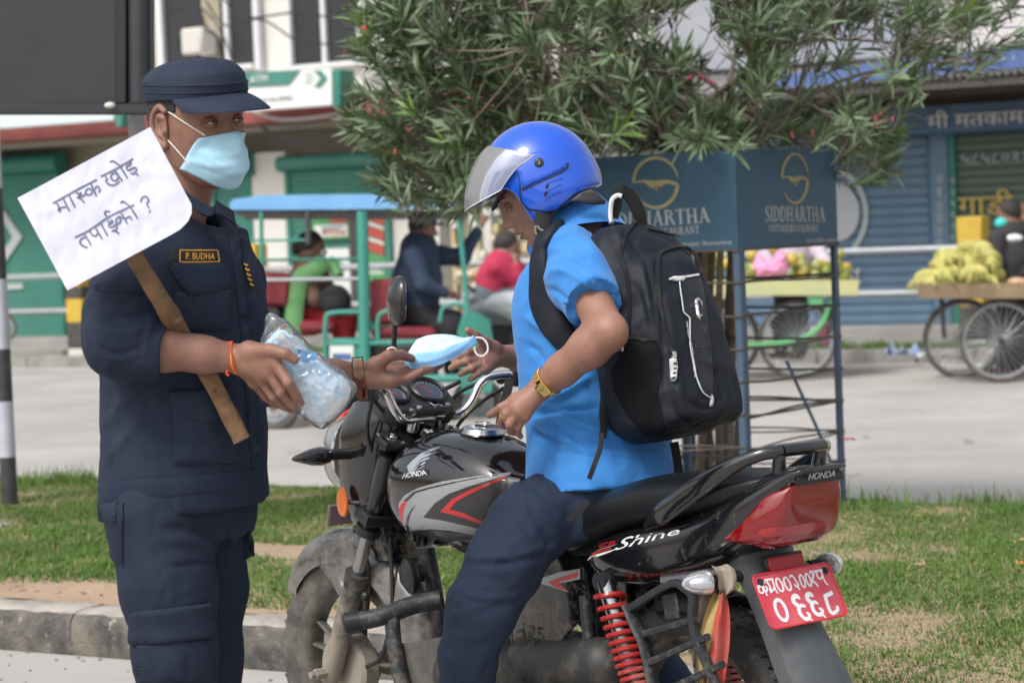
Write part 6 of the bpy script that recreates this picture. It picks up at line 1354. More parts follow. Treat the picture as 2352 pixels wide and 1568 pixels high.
wd_('strap_tab', [(807, 830), (833, 829), (836, 862), (822, 872), (811, 864)], .0042, .0022, m_lea2); wd_('strap_loop', [(809, 872), (838, 866), (839, 872), (811, 879)], .0044, .0022, m_lea)
bq_ = cast(WTt, [(804, 848), (804, 824), (834, 822), (836, 847)]); obj('buckle', tube([h_[0]+h_[1]*.006 for h_ in bq_], .0017, 6, close=True), m_frame, wt_)
# ================================================================ PLACARD
plc = thing('placard', 'white paper placard with handwritten Devanagari question fixed on a wooden stick', 'placard', tuple(P(400, 760, 4.55)))
PC = [(40, 455), (345, 292), (440, 470), (440, 490), (432, 508), (415, 526), (395, 538), (155, 667)]
# paper: gently buckled sheet with depth
PB = lambda x, y: 4.38+.05*((x-240)/200)*.6-.03*((y-480)/190)
def paperD(x, y):
    return PB(x, y)-.004*fbm(np.array([[x/70, y/70, 1.]]), 2, 3)[0]+.0022*abs(fbm(np.array([[x/25, y/40, 5.]]), 2, 8)[0])*1.6
pts = []; 
def inpoly(x, y, poly):
    c = False; j = len(poly)-1
    for i in range(len(poly)):
        if (poly[i][1] > y) != (poly[j][1] > y) and x < (poly[j][0]-poly[i][0])*(y-poly[i][1])/(poly[j][1]-poly[i][1])+poly[i][0]: c = not c
        j = i
    return c
ex = nrm(A3(345-40, 292-455, 0))[:2]; ey = A3(-ex[1], ex[0], 0)[:2]; bd = []
nPC = len(PC)
for i in range(nPC):
    a = np.array(PC[i], float); b = np.array(PC[(i+1) % nPC], float); m = max(1, int(np.hypot(*(b-a))/9))
    for k in range(m): bd.append(a+(b-a)*k/m)
nb = len(bd); ins = []
for i in range(0, 50):
    for j in range(0, 36):
        q = np.array([40, 455.])+ex*(i*8+5)+ey*(j*8+4)
        if inpoly(q[0], q[1], [tuple(p) for p in PC]) and min(np.hypot(*(q-b)) for b in bd) > 5: ins.append(q)
allp = bd+ins; r_ = delaunay_2d_cdt([Vector(p) for p in allp], [], [list(range(nb))], 1, 1e-4)
pv = np.array([P(v[0], v[1], paperD(v[0], v[1])) for v in r_[0]]); pf = [tuple(f) for f in r_[2]]
if np.mean([np.cross(pv[f[1]]-pv[f[0]], pv[f[2]]-pv[f[0]])@(-FW) for f in pf]) < 0: pf = [f[::-1] for f in pf]
n = len(pv); cnt = set((f[i], f[(i+1) % 3]) for f in pf for i in range(3))
pm = (np.concatenate([pv, pv+FW*.0009]), pf+[tuple(i+n for i in f[::-1]) for f in pf]+[(b, a, a+n, b+n) for a, b in cnt if (b, a) not in cnt])
m_pap = mat('paper', (.66, .67, .80), .85, bump=(14, .35, .004), sss=.0)
paper = obj('paper', pm, m_pap, plc, smooth=60); PT = bvh(pm)
def board(s, dd): return [P(x, y, PB(x, y)+dd) for x, y in s]
inn = [(88, 470), (330, 340), (405, 480), (165, 610)]
bq = board(inn, .006)+board(inn, .010); obj('cardboard', (np.array(bq), [(0, 1, 2, 3), (7, 6, 5, 4), (0, 4, 5, 1), (1, 5, 6, 2), (2, 6, 7, 3), (3, 7, 4, 0)]), mat('cardboard', (.25, .18, .11), .9), plc, smooth=0)
m_ink = mat('marker_ink', (.115, .12, .20), .6, var=(60, (.20, .21, .32), 1.5))
KP = lambda p: K(50, 330, 480, 1729, p)
HW = [[(330, 718), (560, 590), (770, 480)], [(362, 700), (405, 785)], [(412, 800), (385, 785), (405, 765), (475, 752)], [(430, 660), (495, 795)], [(490, 632), (552, 760)],
      [(560, 600), (585, 625), (612, 615), (600, 645), (572, 660)], [(572, 660), (605, 668), (650, 715)], [(612, 652), (640, 640), (656, 618)], [(724, 588), (690, 570), (660, 598), (672, 632), (708, 628), (738, 590)], [(710, 520), (768, 648)], [(738, 590), (775, 548), (800, 575), (792, 612)],
      [(810, 450), (970, 370), (1135, 270)], [(850, 435), (876, 478), (856, 486)], [(856, 486), (885, 522), (940, 537), (1002, 497)], [(984, 440), (950, 416), (915, 440), (925, 480), (962, 490), (992, 452)], [(955, 385), (1028, 498)], [(1005, 345), (1080, 468)], [(905, 305), (935, 295), (1010, 345)],
      [(1065, 310), (1085, 345), (1120, 320)], [(1120, 300), (1070, 350), (1090, 385), (1150, 360), (1170, 385), (1140, 425), (1110, 410)], [(1140, 400), (1190, 440)],
      [(550, 1062), (700, 985), (900, 850), (1145, 735)], [(640, 1015), (715, 1140)], [(665, 1050), (610, 1080), (605, 1120), (640, 1150), (680, 1163)], [(700, 980), (720, 1030), (760, 1045), (785, 1010)], [(750, 950), (825, 1078)], [(810, 915), (880, 1045)],
      [(880, 890), (905, 925), (940, 895)], [(925, 880), (890, 940), (920, 960), (965, 935), (970, 975), (920, 1000)], [(945, 985), (995, 1022)], [(905, 870), (855, 830), (860, 800), (905, 800)], [(1000, 845), (965, 880), (975, 925), (1010, 900), (1005, 860), (1060, 870), (1105, 850), (1120, 890)], [(1015, 815), (1080, 925)], [(1110, 755), (1182, 872)], [(1008, 715), (1040, 702), (1110, 755)],
      [(1212, 705), (1225, 665), (1265, 650), (1292, 690), (1275, 720), (1295, 770)], [(1298, 795), (1308, 802)]]
for s_ in HW:
    s_ = s_ if len(s_) > 2 else [tuple(np.array(s_[0])*(1-t)+np.array(s_[1])*t) for t in np.linspace(0, 1, 7)]; w = 3.9 if len(s_) > 2 or True else 3; obj('pen_stroke', drape2d(PT, ribbon2d(KP(s_), [w, w*1.15, w*.9] if s_[0][0] != 1298 else [7, 7], 6), .0009, .0003), m_ink, paper, smooth=0)
# stick: rough split wood
sp_ = [P(268, 520, 4.41), P(312, 595, 4.425), P(370, 690, 4.45), P(430, 790, 4.545), P(480, 865, 4.55), P(520, 940, 4.56), P(556, 1010, 4.565)]
m_stick = mat('split_wood', (.22, .125, .062), .8, var=(14, (.115, .065, .035), 2.4), bump=(60, 1., .004), spots=[(30, (.05, .03, .018), .60), (9, (.33, .21, .12), .62)], wave=(20, .5, 'DIAGONAL'))
st = smooth_path(sp_, 8); fr_ = frames(st, ref=-FW); rings = []
for i, (p, f_) in enumerate(zip(st, fr_)):
    r0 = .0172+.0030*noise3(np.array([[i*.25, 0, 0]]))[0]+.004*np.exp(-((i-19)/2.)**2); k = ell_ring((0, 0, 0), (1, 0, 0), (0, 1, 0), 14, 3.2, .3); rr = r0*(1+.12*noise3(np.stack([k[:, 0]*2, k[:, 1]*2, np.full(14, i*.12)], 1))); rings.append(p+f_[1]*(k[:, 0]*rr)[:, None]*.8+f_[2]*(k[:, 1]*rr)[:, None])
obj('stick', loft(rings), m_stick, plc, smooth=40)
# ================================================================ BAG OF MASKS
bag = thing('mask_bag', 'clear plastic bag stuffed with folded blue face masks held by the officer', 'bag', tuple(P(700, 860, 4.53)))
ax = nrm(P(780, 925, 4.54)-P(625, 795, 4.54)); vw = nrm(P(700, 860, 4.54)-CAM); ay = nrm(np.cross(ax, vw)); az = np.cross(ax, ay); ay = -ay; az = -az; MBg = basis(ax, ay, az); cB = P(690, 862, 4.555)
m_mb2 = mat('mask_pale_blue', (.30, .56, .84), .75, bump=(500, .4), var=(25, (.40, .66, .88), 1.4)); m_mwh = mat('mask_white', (.78, .80, .82), .8, bump=(300, .5)); m_mdb = mat('mask_bright_blue', (.05, .33, .75), .6)
rr = random.Random(3)
for i in range(7):
    dz = -.018+.006*i; rows = []
    for u in np.linspace(-1, 1, 22):
        row = []
        for v in np.linspace(-1, 1, 16): row.append(A3(u*.080+.003*sin(i*2.), v*.043*(1-.12*u*u)+.002*sin(i), -dz+.0022*sin(v*9+i*1.7)+.003*cos(u*2+i)-.006*(v*v)))
        rows.append(row)
    V = np.array([p for r in rows for p in r]); nn = len(V); g = grid_faces(22, 16); V2_ = V+A3(0, 0, .0015); 
    obj('folded_mask', xf((np.concatenate([V, V2_]), [f[::-1] for f in g]+[tuple(j+nn for j in f) for f in g]), MBg, cB), m_mb2 if i % 3 else m_mwh, bag, smooth=180)
loops = []
for i in range(46):
    a = rr.uniform(0, 6.28); c = A3(rr.uniform(.05, .080), rr.uniform(-.030, .030), rr.uniform(.016, .026)); R_ = rr.uniform(.008, .018); pts = [c+A3(R_*cos(t)*.8, R_*sin(t), .004*sin(2*t+a)) for t in np.linspace(a, a+4.2, 12)]; loops.append(xf(tube(pts, .0015, 5), MBg, cB))
obj('mask_bundle', xf((lambda m: (m[0]+normals(*m)*(.0038*(np.abs(fbm(m[0]*[30, 75, 60], 3, 9))*-2+.5))[:, None], m[1]))(SDF().box((.0, 0, 0), (.092, .047, .022), None, .018).mesh(.0026, 1)), MBg, cB), mat('bundle_blue', (.38, .63, .88), .8, var=(9, (.74, .82, .90), 2.4), bump=(240, .5)), bag, smooth=180)
obj('loop_bundle', xf((lambda m: (m[0]+normals(*m)*(.004*(np.abs(fbm(m[0]*[130, 40, 90], 3, 6))*-2+.5))[:, None], m[1]))(SDF().ell((.068, .0, .005), (.036, .052, .027), k=.02).mesh(.0024, 1)), MBg, cB), m_mwh, bag, smooth=180)
obj('ear_loops', join(*loops), m_mwh, bag, kind='stuff')
for k, (x0, y0, w_, h_) in enumerate([(.0, .0, .006, .018), (.02, .01, .010, .008), (.035, -.012, .010, .010), (.03, .022, .006, .012), (.05, .004, .008, .006)]): obj('printed_mark', xf(box((x0, y0, .0275), (w_, h_, .0012), rot('Z', .3)), MBg, cB), m_mdb, bag, smooth=0)
obj('printed_band', xf(tube(smooth_path([(-.004, -.04, .022), (-.002, -.01, .0265), (.004, .02, .024)], 4), .0022, 6), MBg, cB), mat('print_teal', (.05, .45, .42), .5), bag)
obj('blue_corner', drape(bvh(*[(np.array([v.co[:] for v in o.data.vertices])+np.array(_T[bag.name][:3, 3]), [tuple(p.vertices) for p in o.data.polygons]) for o in bag.children if o.name.startswith('folded_mask')]), [(682, 800), (730, 812), (720, 830), (690, 838)], .002, .002, 5), m_mdb, bag)
film = bpy.data.materials.new('plastic_film'); film.use_nodes = True; nt = film.node_tree; nt.nodes.clear(); o_ = nt.nodes.new('ShaderNodeOutputMaterial'); mx = nt.nodes.new('ShaderNodeMixShader'); tr = nt.nodes.new('ShaderNodeBsdfTransparent'); gl = nt.nodes.new('ShaderNodeBsdfGlossy'); gl.inputs['Roughness'].default_value = .09; fz = nt.nodes.new('ShaderNodeFresnel'); fz.inputs[0].default_value = 1.35; ad = nt.nodes.new('ShaderNodeMath'); ad.inputs[1].default_value = .02; tr.inputs[0].default_value = (.97, .98, .98, 1)
tcn = nt.nodes.new('ShaderNodeTexCoord'); nz = nt.nodes.new('ShaderNodeTexNoise'); nz.inputs['Scale'].default_value = 32; nz.inputs['Detail'].default_value = 3; bp_ = nt.nodes.new('ShaderNodeBump'); bp_.inputs['Strength'].default_value = .8; bp_.inputs['Distance'].default_value = .006
L_ = nt.links; L_.new(tcn.outputs['Object'], nz.inputs[0]); L_.new(nz.outputs[0], bp_.inputs['Height']); L_.new(bp_.outputs[0], gl.inputs['Normal']); L_.new(bp_.outputs[0], fz.inputs['Normal']); L_.new(fz.outputs[0], ad.inputs[0]); L_.new(ad.outputs[0], mx.inputs[0]); dd = nt.nodes.new('ShaderNodeBsdfDiffuse'); dd.inputs[0].default_value = (.85, .87, .9, 1); m3 = nt.nodes.new('ShaderNodeMixShader'); m3.inputs[0].default_value = .10; L_.new(tr.outputs[0], m3.inputs[1]); L_.new(dd.outputs[0], m3.inputs[2]); L_.new(m3.outputs[0], mx.inputs[1]); L_.new(gl.outputs[0], mx.inputs[2]); L_.new(mx.outputs[0], o_.inputs[0])
fs = SDF().box((0.004, 0, .0), (.098, .055, .028), None, .013).cap((-.08, -.03, 0), (-.115, -.048, 0), .022, .012, k=.03, flat=(A3(0, 0, 1), .5)).ell((.05, .0, 0), (.052, .054, .033), k=.02)
fmh = fs.mesh(.0028, 2); V = fmh[0]; N = normals(*fmh); V = V+N*(.0032*(np.abs(fbm(V*[60, 34, 40], 3, 4))*-2+.6))[:, None]; obj('plastic_film', xf((V, fmh[1]), MBg, cB), film, bag, smooth=180)
# ================================================================ OFFERED MASK
om = thing('face_mask_offered', 'light blue surgical mask passed from hand to hand between the two men', 'face mask', tuple(P(1005, 815, 5.3)))
ctrl = np.array([[(930, 847, 5.24), (965, 846, 5.24), (1010, 838, 5.245), (1055, 815, 5.27), (1080, 796, 5.29), (1097, 785, 5.31)],
                 [(925, 826, 5.243), (962, 827, 5.235), (1005, 820, 5.24), (1045, 802, 5.26), (1070, 786, 5.285), (1088, 770, 5.305)],
                 [(936, 812, 5.26), (965, 806, 5.25), (1005, 800, 5.255), (1042, 790, 5.275), (1066, 781, 5.295), (1086, 771, 5.31)],
                 [(948, 792, 5.29), (972, 784, 5.285), (1008, 778, 5.29), (1042, 777, 5.30), (1064, 778, 5.315), (1083, 773, 5.32)],
                 [(962, 777, 5.33), (982, 770, 5.33), (1012, 767, 5.335), (1040, 769, 5.34), (1062, 775, 5.34), (1080, 774, 5.335)],
                 [(975, 790, 5.37), (990, 786, 5.375), (1014, 784, 5.38), (1040, 784, 5.375), (1060, 784, 5.365), (1076, 780, 5.35)]], float)
rows = [smooth_path(r, 6) for r in ctrl]; rows = np.array(rows); cols = np.array([smooth_path(rows[:, i], 5) for i in range(rows.shape[1])]).transpose(1, 0, 2); nr, nc = cols.shape[:2]
V = np.array([P(*p) for r in cols for p in r]); V = V+nrm(FW)*(.0012*fbm(V*45, 3, 2))[:, None]; g = grid_faces(nr, nc); N = normals(V, g); s = 1 if (N@(-FW)).mean() > 0 else -1; nn = len(V); V2_ = V-N*s*.0012; g = g if s > 0 else [f[::-1] for f in g]
omm = creases((np.concatenate([V, V2_]), g+[tuple(i+nn for i in f[::-1]) for f in g]), [([(926, 833), (1000, 828), (1050, 806), (1092, 776)], -.0014, 2), ([(928, 840), (1000, 834), (1054, 812), (1095, 781)], -.0014, 2), ([(926, 826), (1000, 819), (1045, 801), (1088, 769)], -.003, 3), ([(955, 812), (968, 790), (1000, 780), (1040, 786)], .003, 5), ([(985, 812), (1010, 795), (1050, 780)], -.003, 5), ([(950, 800), (985, 775)], -.002, 5), ([(1020, 805), (1050, 785)], .0025, 5)])
omm = (omm[0], omm[1], [1 if (min(f) % nn)//nc > 8 else 0 for f in omm[1]])
obj('cloth', omm, [mat('mask_light_blue', (.24, .52, .86), .75, bump=(600, .35, .0006), var=(10, (.30, .58, .88), 1.3)), mat('mask_inner', (.50, .70, .86), .8, bump=(600, .35, .0006), var=(26, (.70, .80, .88), 2.0))], om, smooth=180)
obj('ear_loop', tube(smooth_path(PP((927, 829, 5.24), (905, 828, 5.23), (888, 822, 5.22), (886, 812, 5.22), (893, 800, 5.22), (905, 799, 5.22), (912, 806, 5.225)), 5), .0024, 8), m_elast, om)
obj('ear_loop', tube(smooth_path(PP((1092, 775, 5.30), (1108, 777, 5.30), (1119, 790, 5.30), (1120, 806, 5.30), (1110, 817, 5.30), (1097, 815, 5.30), (1090, 803, 5.30), (1090, 795, 5.30)), 5), .0024, 8), m_elast, om)
# ================================================================ RIDER
rd = thing('person', 'man in bright blue polo shirt and open blue helmet astride the motorcycle', 'person', tuple(P(1370, 1100, 5.35)*[1, 1, 0]))
sk2 = skinmat('skin_rider', (.275, .138, .094), (.33, .175, .125)); m_lip = mat('lips', (.20, .06, .05), .4, spec=.5)
m_polo = mat('blue_polo', (.028, .20, .56), .8, var=(8, (.036, .225, .60), 1.4), bump=(800, .25, .0006), sheen=.15)
m_polod = mat('dark_blue_placket', (.012, .10, .36), .75, bump=(800, .25, .0006))
m_jean = mat('dark_denim', (.0085, .018, .042), .85, var=(10, (.013, .026, .056), 1.5), bump=(700, .3, .0006), spots=(22, (.035, .05, .075), .74))
_al = radians(27); rf_ = nrm(A3(-cos(_al), .04, -sin(_al))); rl_ = nrm(np.cross(ZZ, rf_)); ru_ = np.cross(rf_, rl_); RM = basis(rf_, rl_, ru_); RO = P(1255, 443, 5.40); RS = 1.0
rbody = []
head_parts(rd, rbody, RM, P(1243, 446, 5.40), RS*1.02, sk2, nose=1.12, wide=.97, gaze=(0, .45), lid=(-20, -27), lips=1.15, ears=(), hairf=lambda C_: (C_[:, 2] > .052) | ((C_[:, 0] < -.0) & (C_[:, 2] > -.05)), lipmat=m_lip, smile=1.)
def rx(*a): return RO+RM@(A3(*a)*RS)
tB, tT = P(1388, 1100, 5.33), P(1322, 520, 5.41); tA = nrm(tT-tB); TF2 = nrm(A3(-.72, .69, 0)); TL2 = nrm(np.cross(tA, TF2)); TF2 = np.cross(TL2, tA); RM2 = basis(TF2, TL2, tA); tLen = np.linalg.norm(tT-tB)
B = SDF(); nk = tT-tA*.01
B.cap(rx(-.03, 0, -.05), nk, .056, .054, k=.03).cap(nk, nk-tA*.15, .052, .08, k=.03).cap(nk-tA*.15, tB, .11, .12, k=.05)
sL = P(1296, 575, 5.27); eL = P(1398, 762, 5.03); wL = P(1247, 886, 5.13); sR = P(1338, 560, 5.56); eR = P(1300, 830, 5.72); wR = P(1152, 817, 5.56)
B.cap(nk-tA*.10, sL, .045, .04, k=.03).chain([sL, sL+(eL-sL)*.5, eL], [.054, .048, .037], k=.02).chain([eL, eL+(wL-eL)*.28, eL+(wL-eL)*.7, wL], [.037, .0425, .0345, .0285], k=.022)
B.cap(nk-tA*.10, sR, .045, .04, k=.03).cap(sR, eR, .052, .04, k=.02).chain([eR, eR+(wR-eR)*.3, eR+(wR-eR)*.7, wR], [.04, .041, .032, .0255], k=.02)
B.ell(P(1410, 764, 5.02), (.018, .02, .026), k=.03)
legs = [(PP((1312, 1140, 5.26), (1216, 1205, 5.19), (1160, 1295, 5.14), (1106, 1400, 5.12), (1076, 1500, 5.12), (1072, 1600, 5.14), (1088, 1880, 5.22)), [.088, .082, .079, .073, .057, .055, .05]),
        (PP((1440, 1160, 5.44), (1390, 1270, 5.60), (1400, 1380, 5.68), (1470, 1480, 5.70), (1545, 1600, 5.68), (1560, 1820, 5.64)), [.105, .094, .085, .07, .062, .05])]
for pts, rs in legs: B.chain(pts, [r_*.78 for r_ in rs], k=.03)
bm2 = B.mesh(.0075, 2)
h1 = SDF(); h1.cap(eL+(wL-eL)*.78, wL, .0345, .029, k=.015)
hand_sdf(h1, P(1244, 890, 5.13), [PP((1184, 916, 5.125), (1150, 936, 5.125), (1133, 948, 5.14), (1124, 953, 5.16)), PP((1186, 932, 5.11), (1156, 957, 5.115), (1151, 972, 5.145), (1160, 978, 5.17)), PP((1194, 946, 5.105), (1170, 974, 5.11), (1172, 990, 5.14), (1182, 994, 5.165)), PP((1206, 956, 5.11), (1190, 982, 5.12), (1191, 996, 5.14), (1196, 1002, 5.155))], PP((1217, 908, 5.17), (1182, 920, 5.20), (1156, 934, 5.21), (1134, 946, 5.20)), scale=1.0)
hA = creases(h1.mesh(.0019, 1), [([(1170, 932), (1158, 945)], -.0008, 3), ([(1180, 948), (1168, 962)], -.0010, 3), ([(1190, 962), (1182, 978)], -.0010, 3), ([(1200, 905), (1180, 925)], .0008, 4)])
h2 = SDF(); h2.cap(eR+(wR-eR)*.78, wR, .031, .0255, k=.015)
hand_sdf(h2, P(1150, 817, 5.555), [PP((1100, 808, 5.50), (1072, 810, 5.455), (1054, 820, 5.445), (1042, 829, 5.45)), PP((1102, 824, 5.49), (1072, 830, 5.445), (1052, 836, 5.44), (1036, 845, 5.45)), PP((1108, 838, 5.48), (1084, 846, 5.435), (1070, 852, 5.435), (1057, 859, 5.445)), PP((1115, 849, 5.475), (1098, 858, 5.44), (1088, 865, 5.435), (1079, 872, 5.445))], PP((1134, 800, 5.525), (1112, 784, 5.495), (1091, 769, 5.475), (1075, 759, 5.465)), scale=.98)
hB = creases(h2.mesh(.0019, 1), [([(1125, 800), (1112, 815), (1108, 835)], -.0014, 3), ([(1100, 815), (1108, 830), (1118, 842)], -.0010, 3)])
rbody += [bm2, hA, hB]; body2 = obj('body', join(*rbody), sk2, rd, smooth=180)
# --- polo shirt
Sh = SDF()
Sh.stack(tB, RM2, [(-.035, -.002, 0, .146, .200), (.0, .0, 0, .142, .195), (.08, .004, 0, .132, .182), (.18, .010, 0, .128, .176), (.30, .010, 0, .126, .180), (.40, .004, 0, .118, .186), (.47, -.004, 0, .10, .170), (.52, -.010, 0, .085, .125), (.555, -.008, 0, .072, .082), (.585, -.004, 0, .062, .066)], e=2.3, k=.02)
sh0, sh1 = P(1306, 582, 5.265), P(1366, 706, 5.075)
Sh.chain([sh0, (sh0+sh1)/2, sh1], [.064, .066, .062], k=.04); Sh.chain([sR, sR+(eR-sR)*.6], [.066, .06], k=.04)
ad_ = nrm(sh1-sh0); Sh.cap(sh1+ad_*.035, sh1+ad_*.16, .0565, .0565, k=.004, sub=True); Sh.cap(sh1+ad_*.0655, sh1+ad_*.2, .1, .1, k=.002, sub=True)
Sh.cap(nk+tA*.05, rx(-.03, 0, -.12), .0615, .07, k=.008, sub=True)
sm = Sh.mesh(.0062, 2); sm = wrinkle(sm, .0075, 10, 51, (1, 1, .5)); sm = wrinkle(sm, .0026, 19, 53)
V6 = lambda *p: K(1200, 450, 1900, 1463, p)
sm = creases(sm, [(a_, b_*2.3, c_*.9) for a_, b_, c_ in [(V6((330, 520), (420, 470), (560, 540), (690, 600)), .004, 9), (V6((340, 400), (460, 380), (620, 470)), -.004, 9), (V6((380, 300), (500, 300), (640, 400)), .004, 8), (V6((560, 560), (600, 520), (680, 560)), -.003, 6), (V6((345, 560), (420, 600), (490, 690)), -.004, 7), (V6((480, 620), (600, 590), (715, 600)), -.0016, 3), (V6((240, 700), (300, 760), (400, 800)), .004, 9), (V6((245, 860), (300, 900), (330, 960)), -.005, 9),
    (V6((300, 1180), (450, 1100), (600, 1010)), .006, 10), (V6((260, 1230), (420, 1210), (640, 1190)), -.006, 10), (V6((300, 1290), (420, 1330), (500, 1390)), .006, 9), (V6((270, 1300), (330, 1340), (420, 1380)), -.006, 7), (V6((400, 1200), (560, 1290), (800, 1340)), .005, 10), (V6((700, 1100), (760, 1230), (900, 1330)), -.006, 12), (V6((640, 1210), (760, 1300), (980, 1370)), .004, 9), (V6((280, 1390), (600, 1440), (1000, 1455)), -.0022, 3), (V6((390, 1250), (400, 1320), (400, 1420)), -.0025, 3), (V6((300, 1260), (500, 1350), (700, 1390), (980, 1400)), -.004, 9)]])
_q = (sm[0]-tB)@RM2; _lo = -.035+.060*np.clip(_q[:, 0]/.14, 0, 1)+.004*np.sin(_q[:, 1]*40); sm = (sm[0]+tA*np.maximum(0, _lo-_q[:, 2])[:, None], sm[1]); polo = obj('polo_shirt', sm, m_polo, rd, smooth=180); ST = bvh(sm)
obj('sleeve_hem', drape(ST, V6((470, 690), (560, 630), (640, 600), (705, 600), (716, 640), (640, 645), (570, 680), (512, 750), (500, 750)), .0008, .0018, 7), m_polo, polo, smooth=50)
obj('sleeve_tag', drape(ST, V6((532, 618), (555, 608), (566, 640), (543, 650)), .003, .0012, 4), mat('grey_tag', (.3, .32, .33), .6), polo, smooth=50)
obj('collar_flap', (lambda m: m)(tube([P(0, 0, 1)]*2, .1)) if False else drape(bvh(xf(sphere((0, 0, 0), (.12, .12, .12), 24), None, P(1292, 640, 5.43))), K(1100, 250, 1600, 1568, ((680, 1160), (740, 1125), (800, 1110), (800, 1160), (770, 1300), (740, 1270), (700, 1210))), .0, .003, 6), m_polod, polo, smooth=50)
# collar band standing round the nape
cb = []
for i, a in enumerate(np.linspace(-2.6, 2.6, 40)):
    d = -TF2*cos(a)+TL2*sin(a); r0 = .066; b0 = nk+tA*(-.004-.02*(1-cos(a))*.5)+d*(r0+.046)-TF2*.008; t0 = nk+tA*(.082-.045*(1-cos(a))*.5)+d*(r0+.004)+TF2*.008; m0 = nk+tA*(.050-.035*(1-cos(a))*.5)+d*(r0+.022)
    cb.append(np.array([b0, m0, t0, t0-d*.004, m0-d*.006, b0-d*.004]))
obj('collar', loft(cb), m_polo, polo, smooth=60)
# --- trousers
Tr = SDF(); Tr.stack(tB, RM2, [(.07, 0, 0, .112, .155), (.02, 0, 0, .126, .165), (-.02, 0, 0, .128, .172), (-.08, -.0, 0, .130, .178), (-.14, 0, 0, .12, .16)], e=2.3, k=.04)
for pts, rs in legs: Tr.chain(pts, rs, k=.035)
trm = Tr.mesh(.0072, 2); trm = wrinkle(trm, .0060, 9, 61, (1, 1, .8)); trm = wrinkle(trm, .0028, 22, 63, (1, 1, 1), 3)
V7 = lambda *p: K(1100, 1100, 1800, 1808, p)
trm = creases(trm, [(V7((150, 750), (330, 765), (560, 730), (700, 680)), .006, 7), (V7((140, 780), (330, 800), (560, 765), (690, 720)), -.005, 8), (V7((100, 950), (230, 1010), (460, 1010), (500, 980)), .006, 7), (V7((60, 1060), (200, 1110), (330, 1090), (450, 1030)), -.005, 8), (V7((20, 1160), (150, 1110), (300, 1080)), .005, 6), (V7((700, 690), (600, 640), (540, 520), (430, 330)), -.0035, 7), (V7((420, 330), (300, 480), (230, 640), (170, 760)), .0035, 5), (V7((300, 480), (180, 730), (80, 980), (15, 1150)), .0025, 3), (V7((640, 560), (700, 640), (720, 700)), -.008, 12), (V7((560, 400), (640, 520), (730, 560)), -.004, 3), (V7((710, 160), (590, 380)), -.002, 3), (V7((500, 200), (560, 260), (720, 380)), -.005, 8), (V7((450, 240), (520, 330), (560, 480)), .005, 7), (V7((880, 200), (1000, 220), (1160, 250)), -.003, 4), (V7((60, 1250), (200, 1280), (330, 1240)), .003, 8), (V7((250, 870), (350, 900), (480, 880)), -.003, 9)])
jeans = obj('trousers', trm, m_jean, rd, smooth=180); JT2 = bvh(trm)
obj('waistband', drape(JT2, V7((640, 70), (780, 110), (1000, 150), (1300, 150), (1500, 120), (1500, 150), (1300, 185), (1000, 190), (760, 150), (660, 118)), .001, .003, 10), m_jean, jeans, smooth=50)
obj('rivet', drape(JT2, [(1240+4*cos(a), 1046+4*sin(a)) for a in np.linspace(0, 2*pi, 10, endpoint=False)], .001, .002, 2), m_chr, jeans); obj('pocket_edge', drape2d(JT2, ribbon2d(V7((880, 195), (1000, 215), (1080, 235), (1160, 248), (1150, 262)), 3), .002, .0015), m_jean, jeans)
for pts, _ in legs:
    e = pts[-1]; b = SDF().cap(A3(e[0], e[1], .10), A3(e[0], e[1], .05), .052, .046, k=.03).cap(A3(e[0], e[1], .045), A3(e[0], e[1], .04)+BH*.15, .046, .038, k=.03).mesh(.006, 1); b = (np.stack([b[0][:, 0], b[0][:, 1], np.maximum(b[0][:, 2], .003)], 1), b[1]); obj('shoe', b, m_cable, rd)
# ================================================================ HELMET
hel = thing('helmet', 'glossy blue open-face motorcycle helmet with raised clear visor on the rider', 'helmet', tuple(RO))
def hxf(m): return xf(m, RM, RO)
m_hblue = mat('helmet_blue', (.008, .088, .60), .13, coat=1., var=(3, (.012, .10, .64), 1.2)); m_lin = mat('helmet_liner', (.014, .014, .016), .9); m_edge = mat('rubber_edge', (.02, .02, .022), .5)
HSd = SDF().ell((.003, 0, .029), (.138, .124, .141), k=.01)
HSd.ell((-.012, 0, -.02), (.104, .117, .065), k=.04)
V8 = lambda *p: [((q[0]-1255)/1000*-.891+(q[1]-443)/1000*.454, (q[0]-1255)/1000*-.454+(q[1]-443)/1000*-.891) for q in K(1100, 250, 1600, 1568, p)]     # close view -> helmet plane
# opening outline in the side plane
HSd.ell((.003, 0, .027), (.124, .110, .127), k=.002, sub=True)
HSd.box((.142, 0, -.045), (.085, .2, .095), rot('Y', .06), .03, k=.004, sub=True)
HSd.box((-.00, 0, -.109), (.3, .3, .062), rot('Y', -.0), .002, k=.003, sub=True)
hmm = HSd.mesh(.0026, 1); V = hmm[0]; mi = (np.sqrt(((V[:, 0]-.003)/.131)**2+(V[:, 1]/.117)**2+((V[:, 2]-.027)/.134)**2) < 1) & (V[:, 2] > -.055)
fi = [1 if mi[list(f)].all() else 0 for f in hmm[1]]; h_ = hxf(hmm); hsh = obj('helmet_shell', (h_[0], hmm[1], fi), [m_hblue, m_lin], hel, smooth=60); HT = bvh(h_)
V8p = lambda *p: K(1100, 250, 1600, 1568, p)
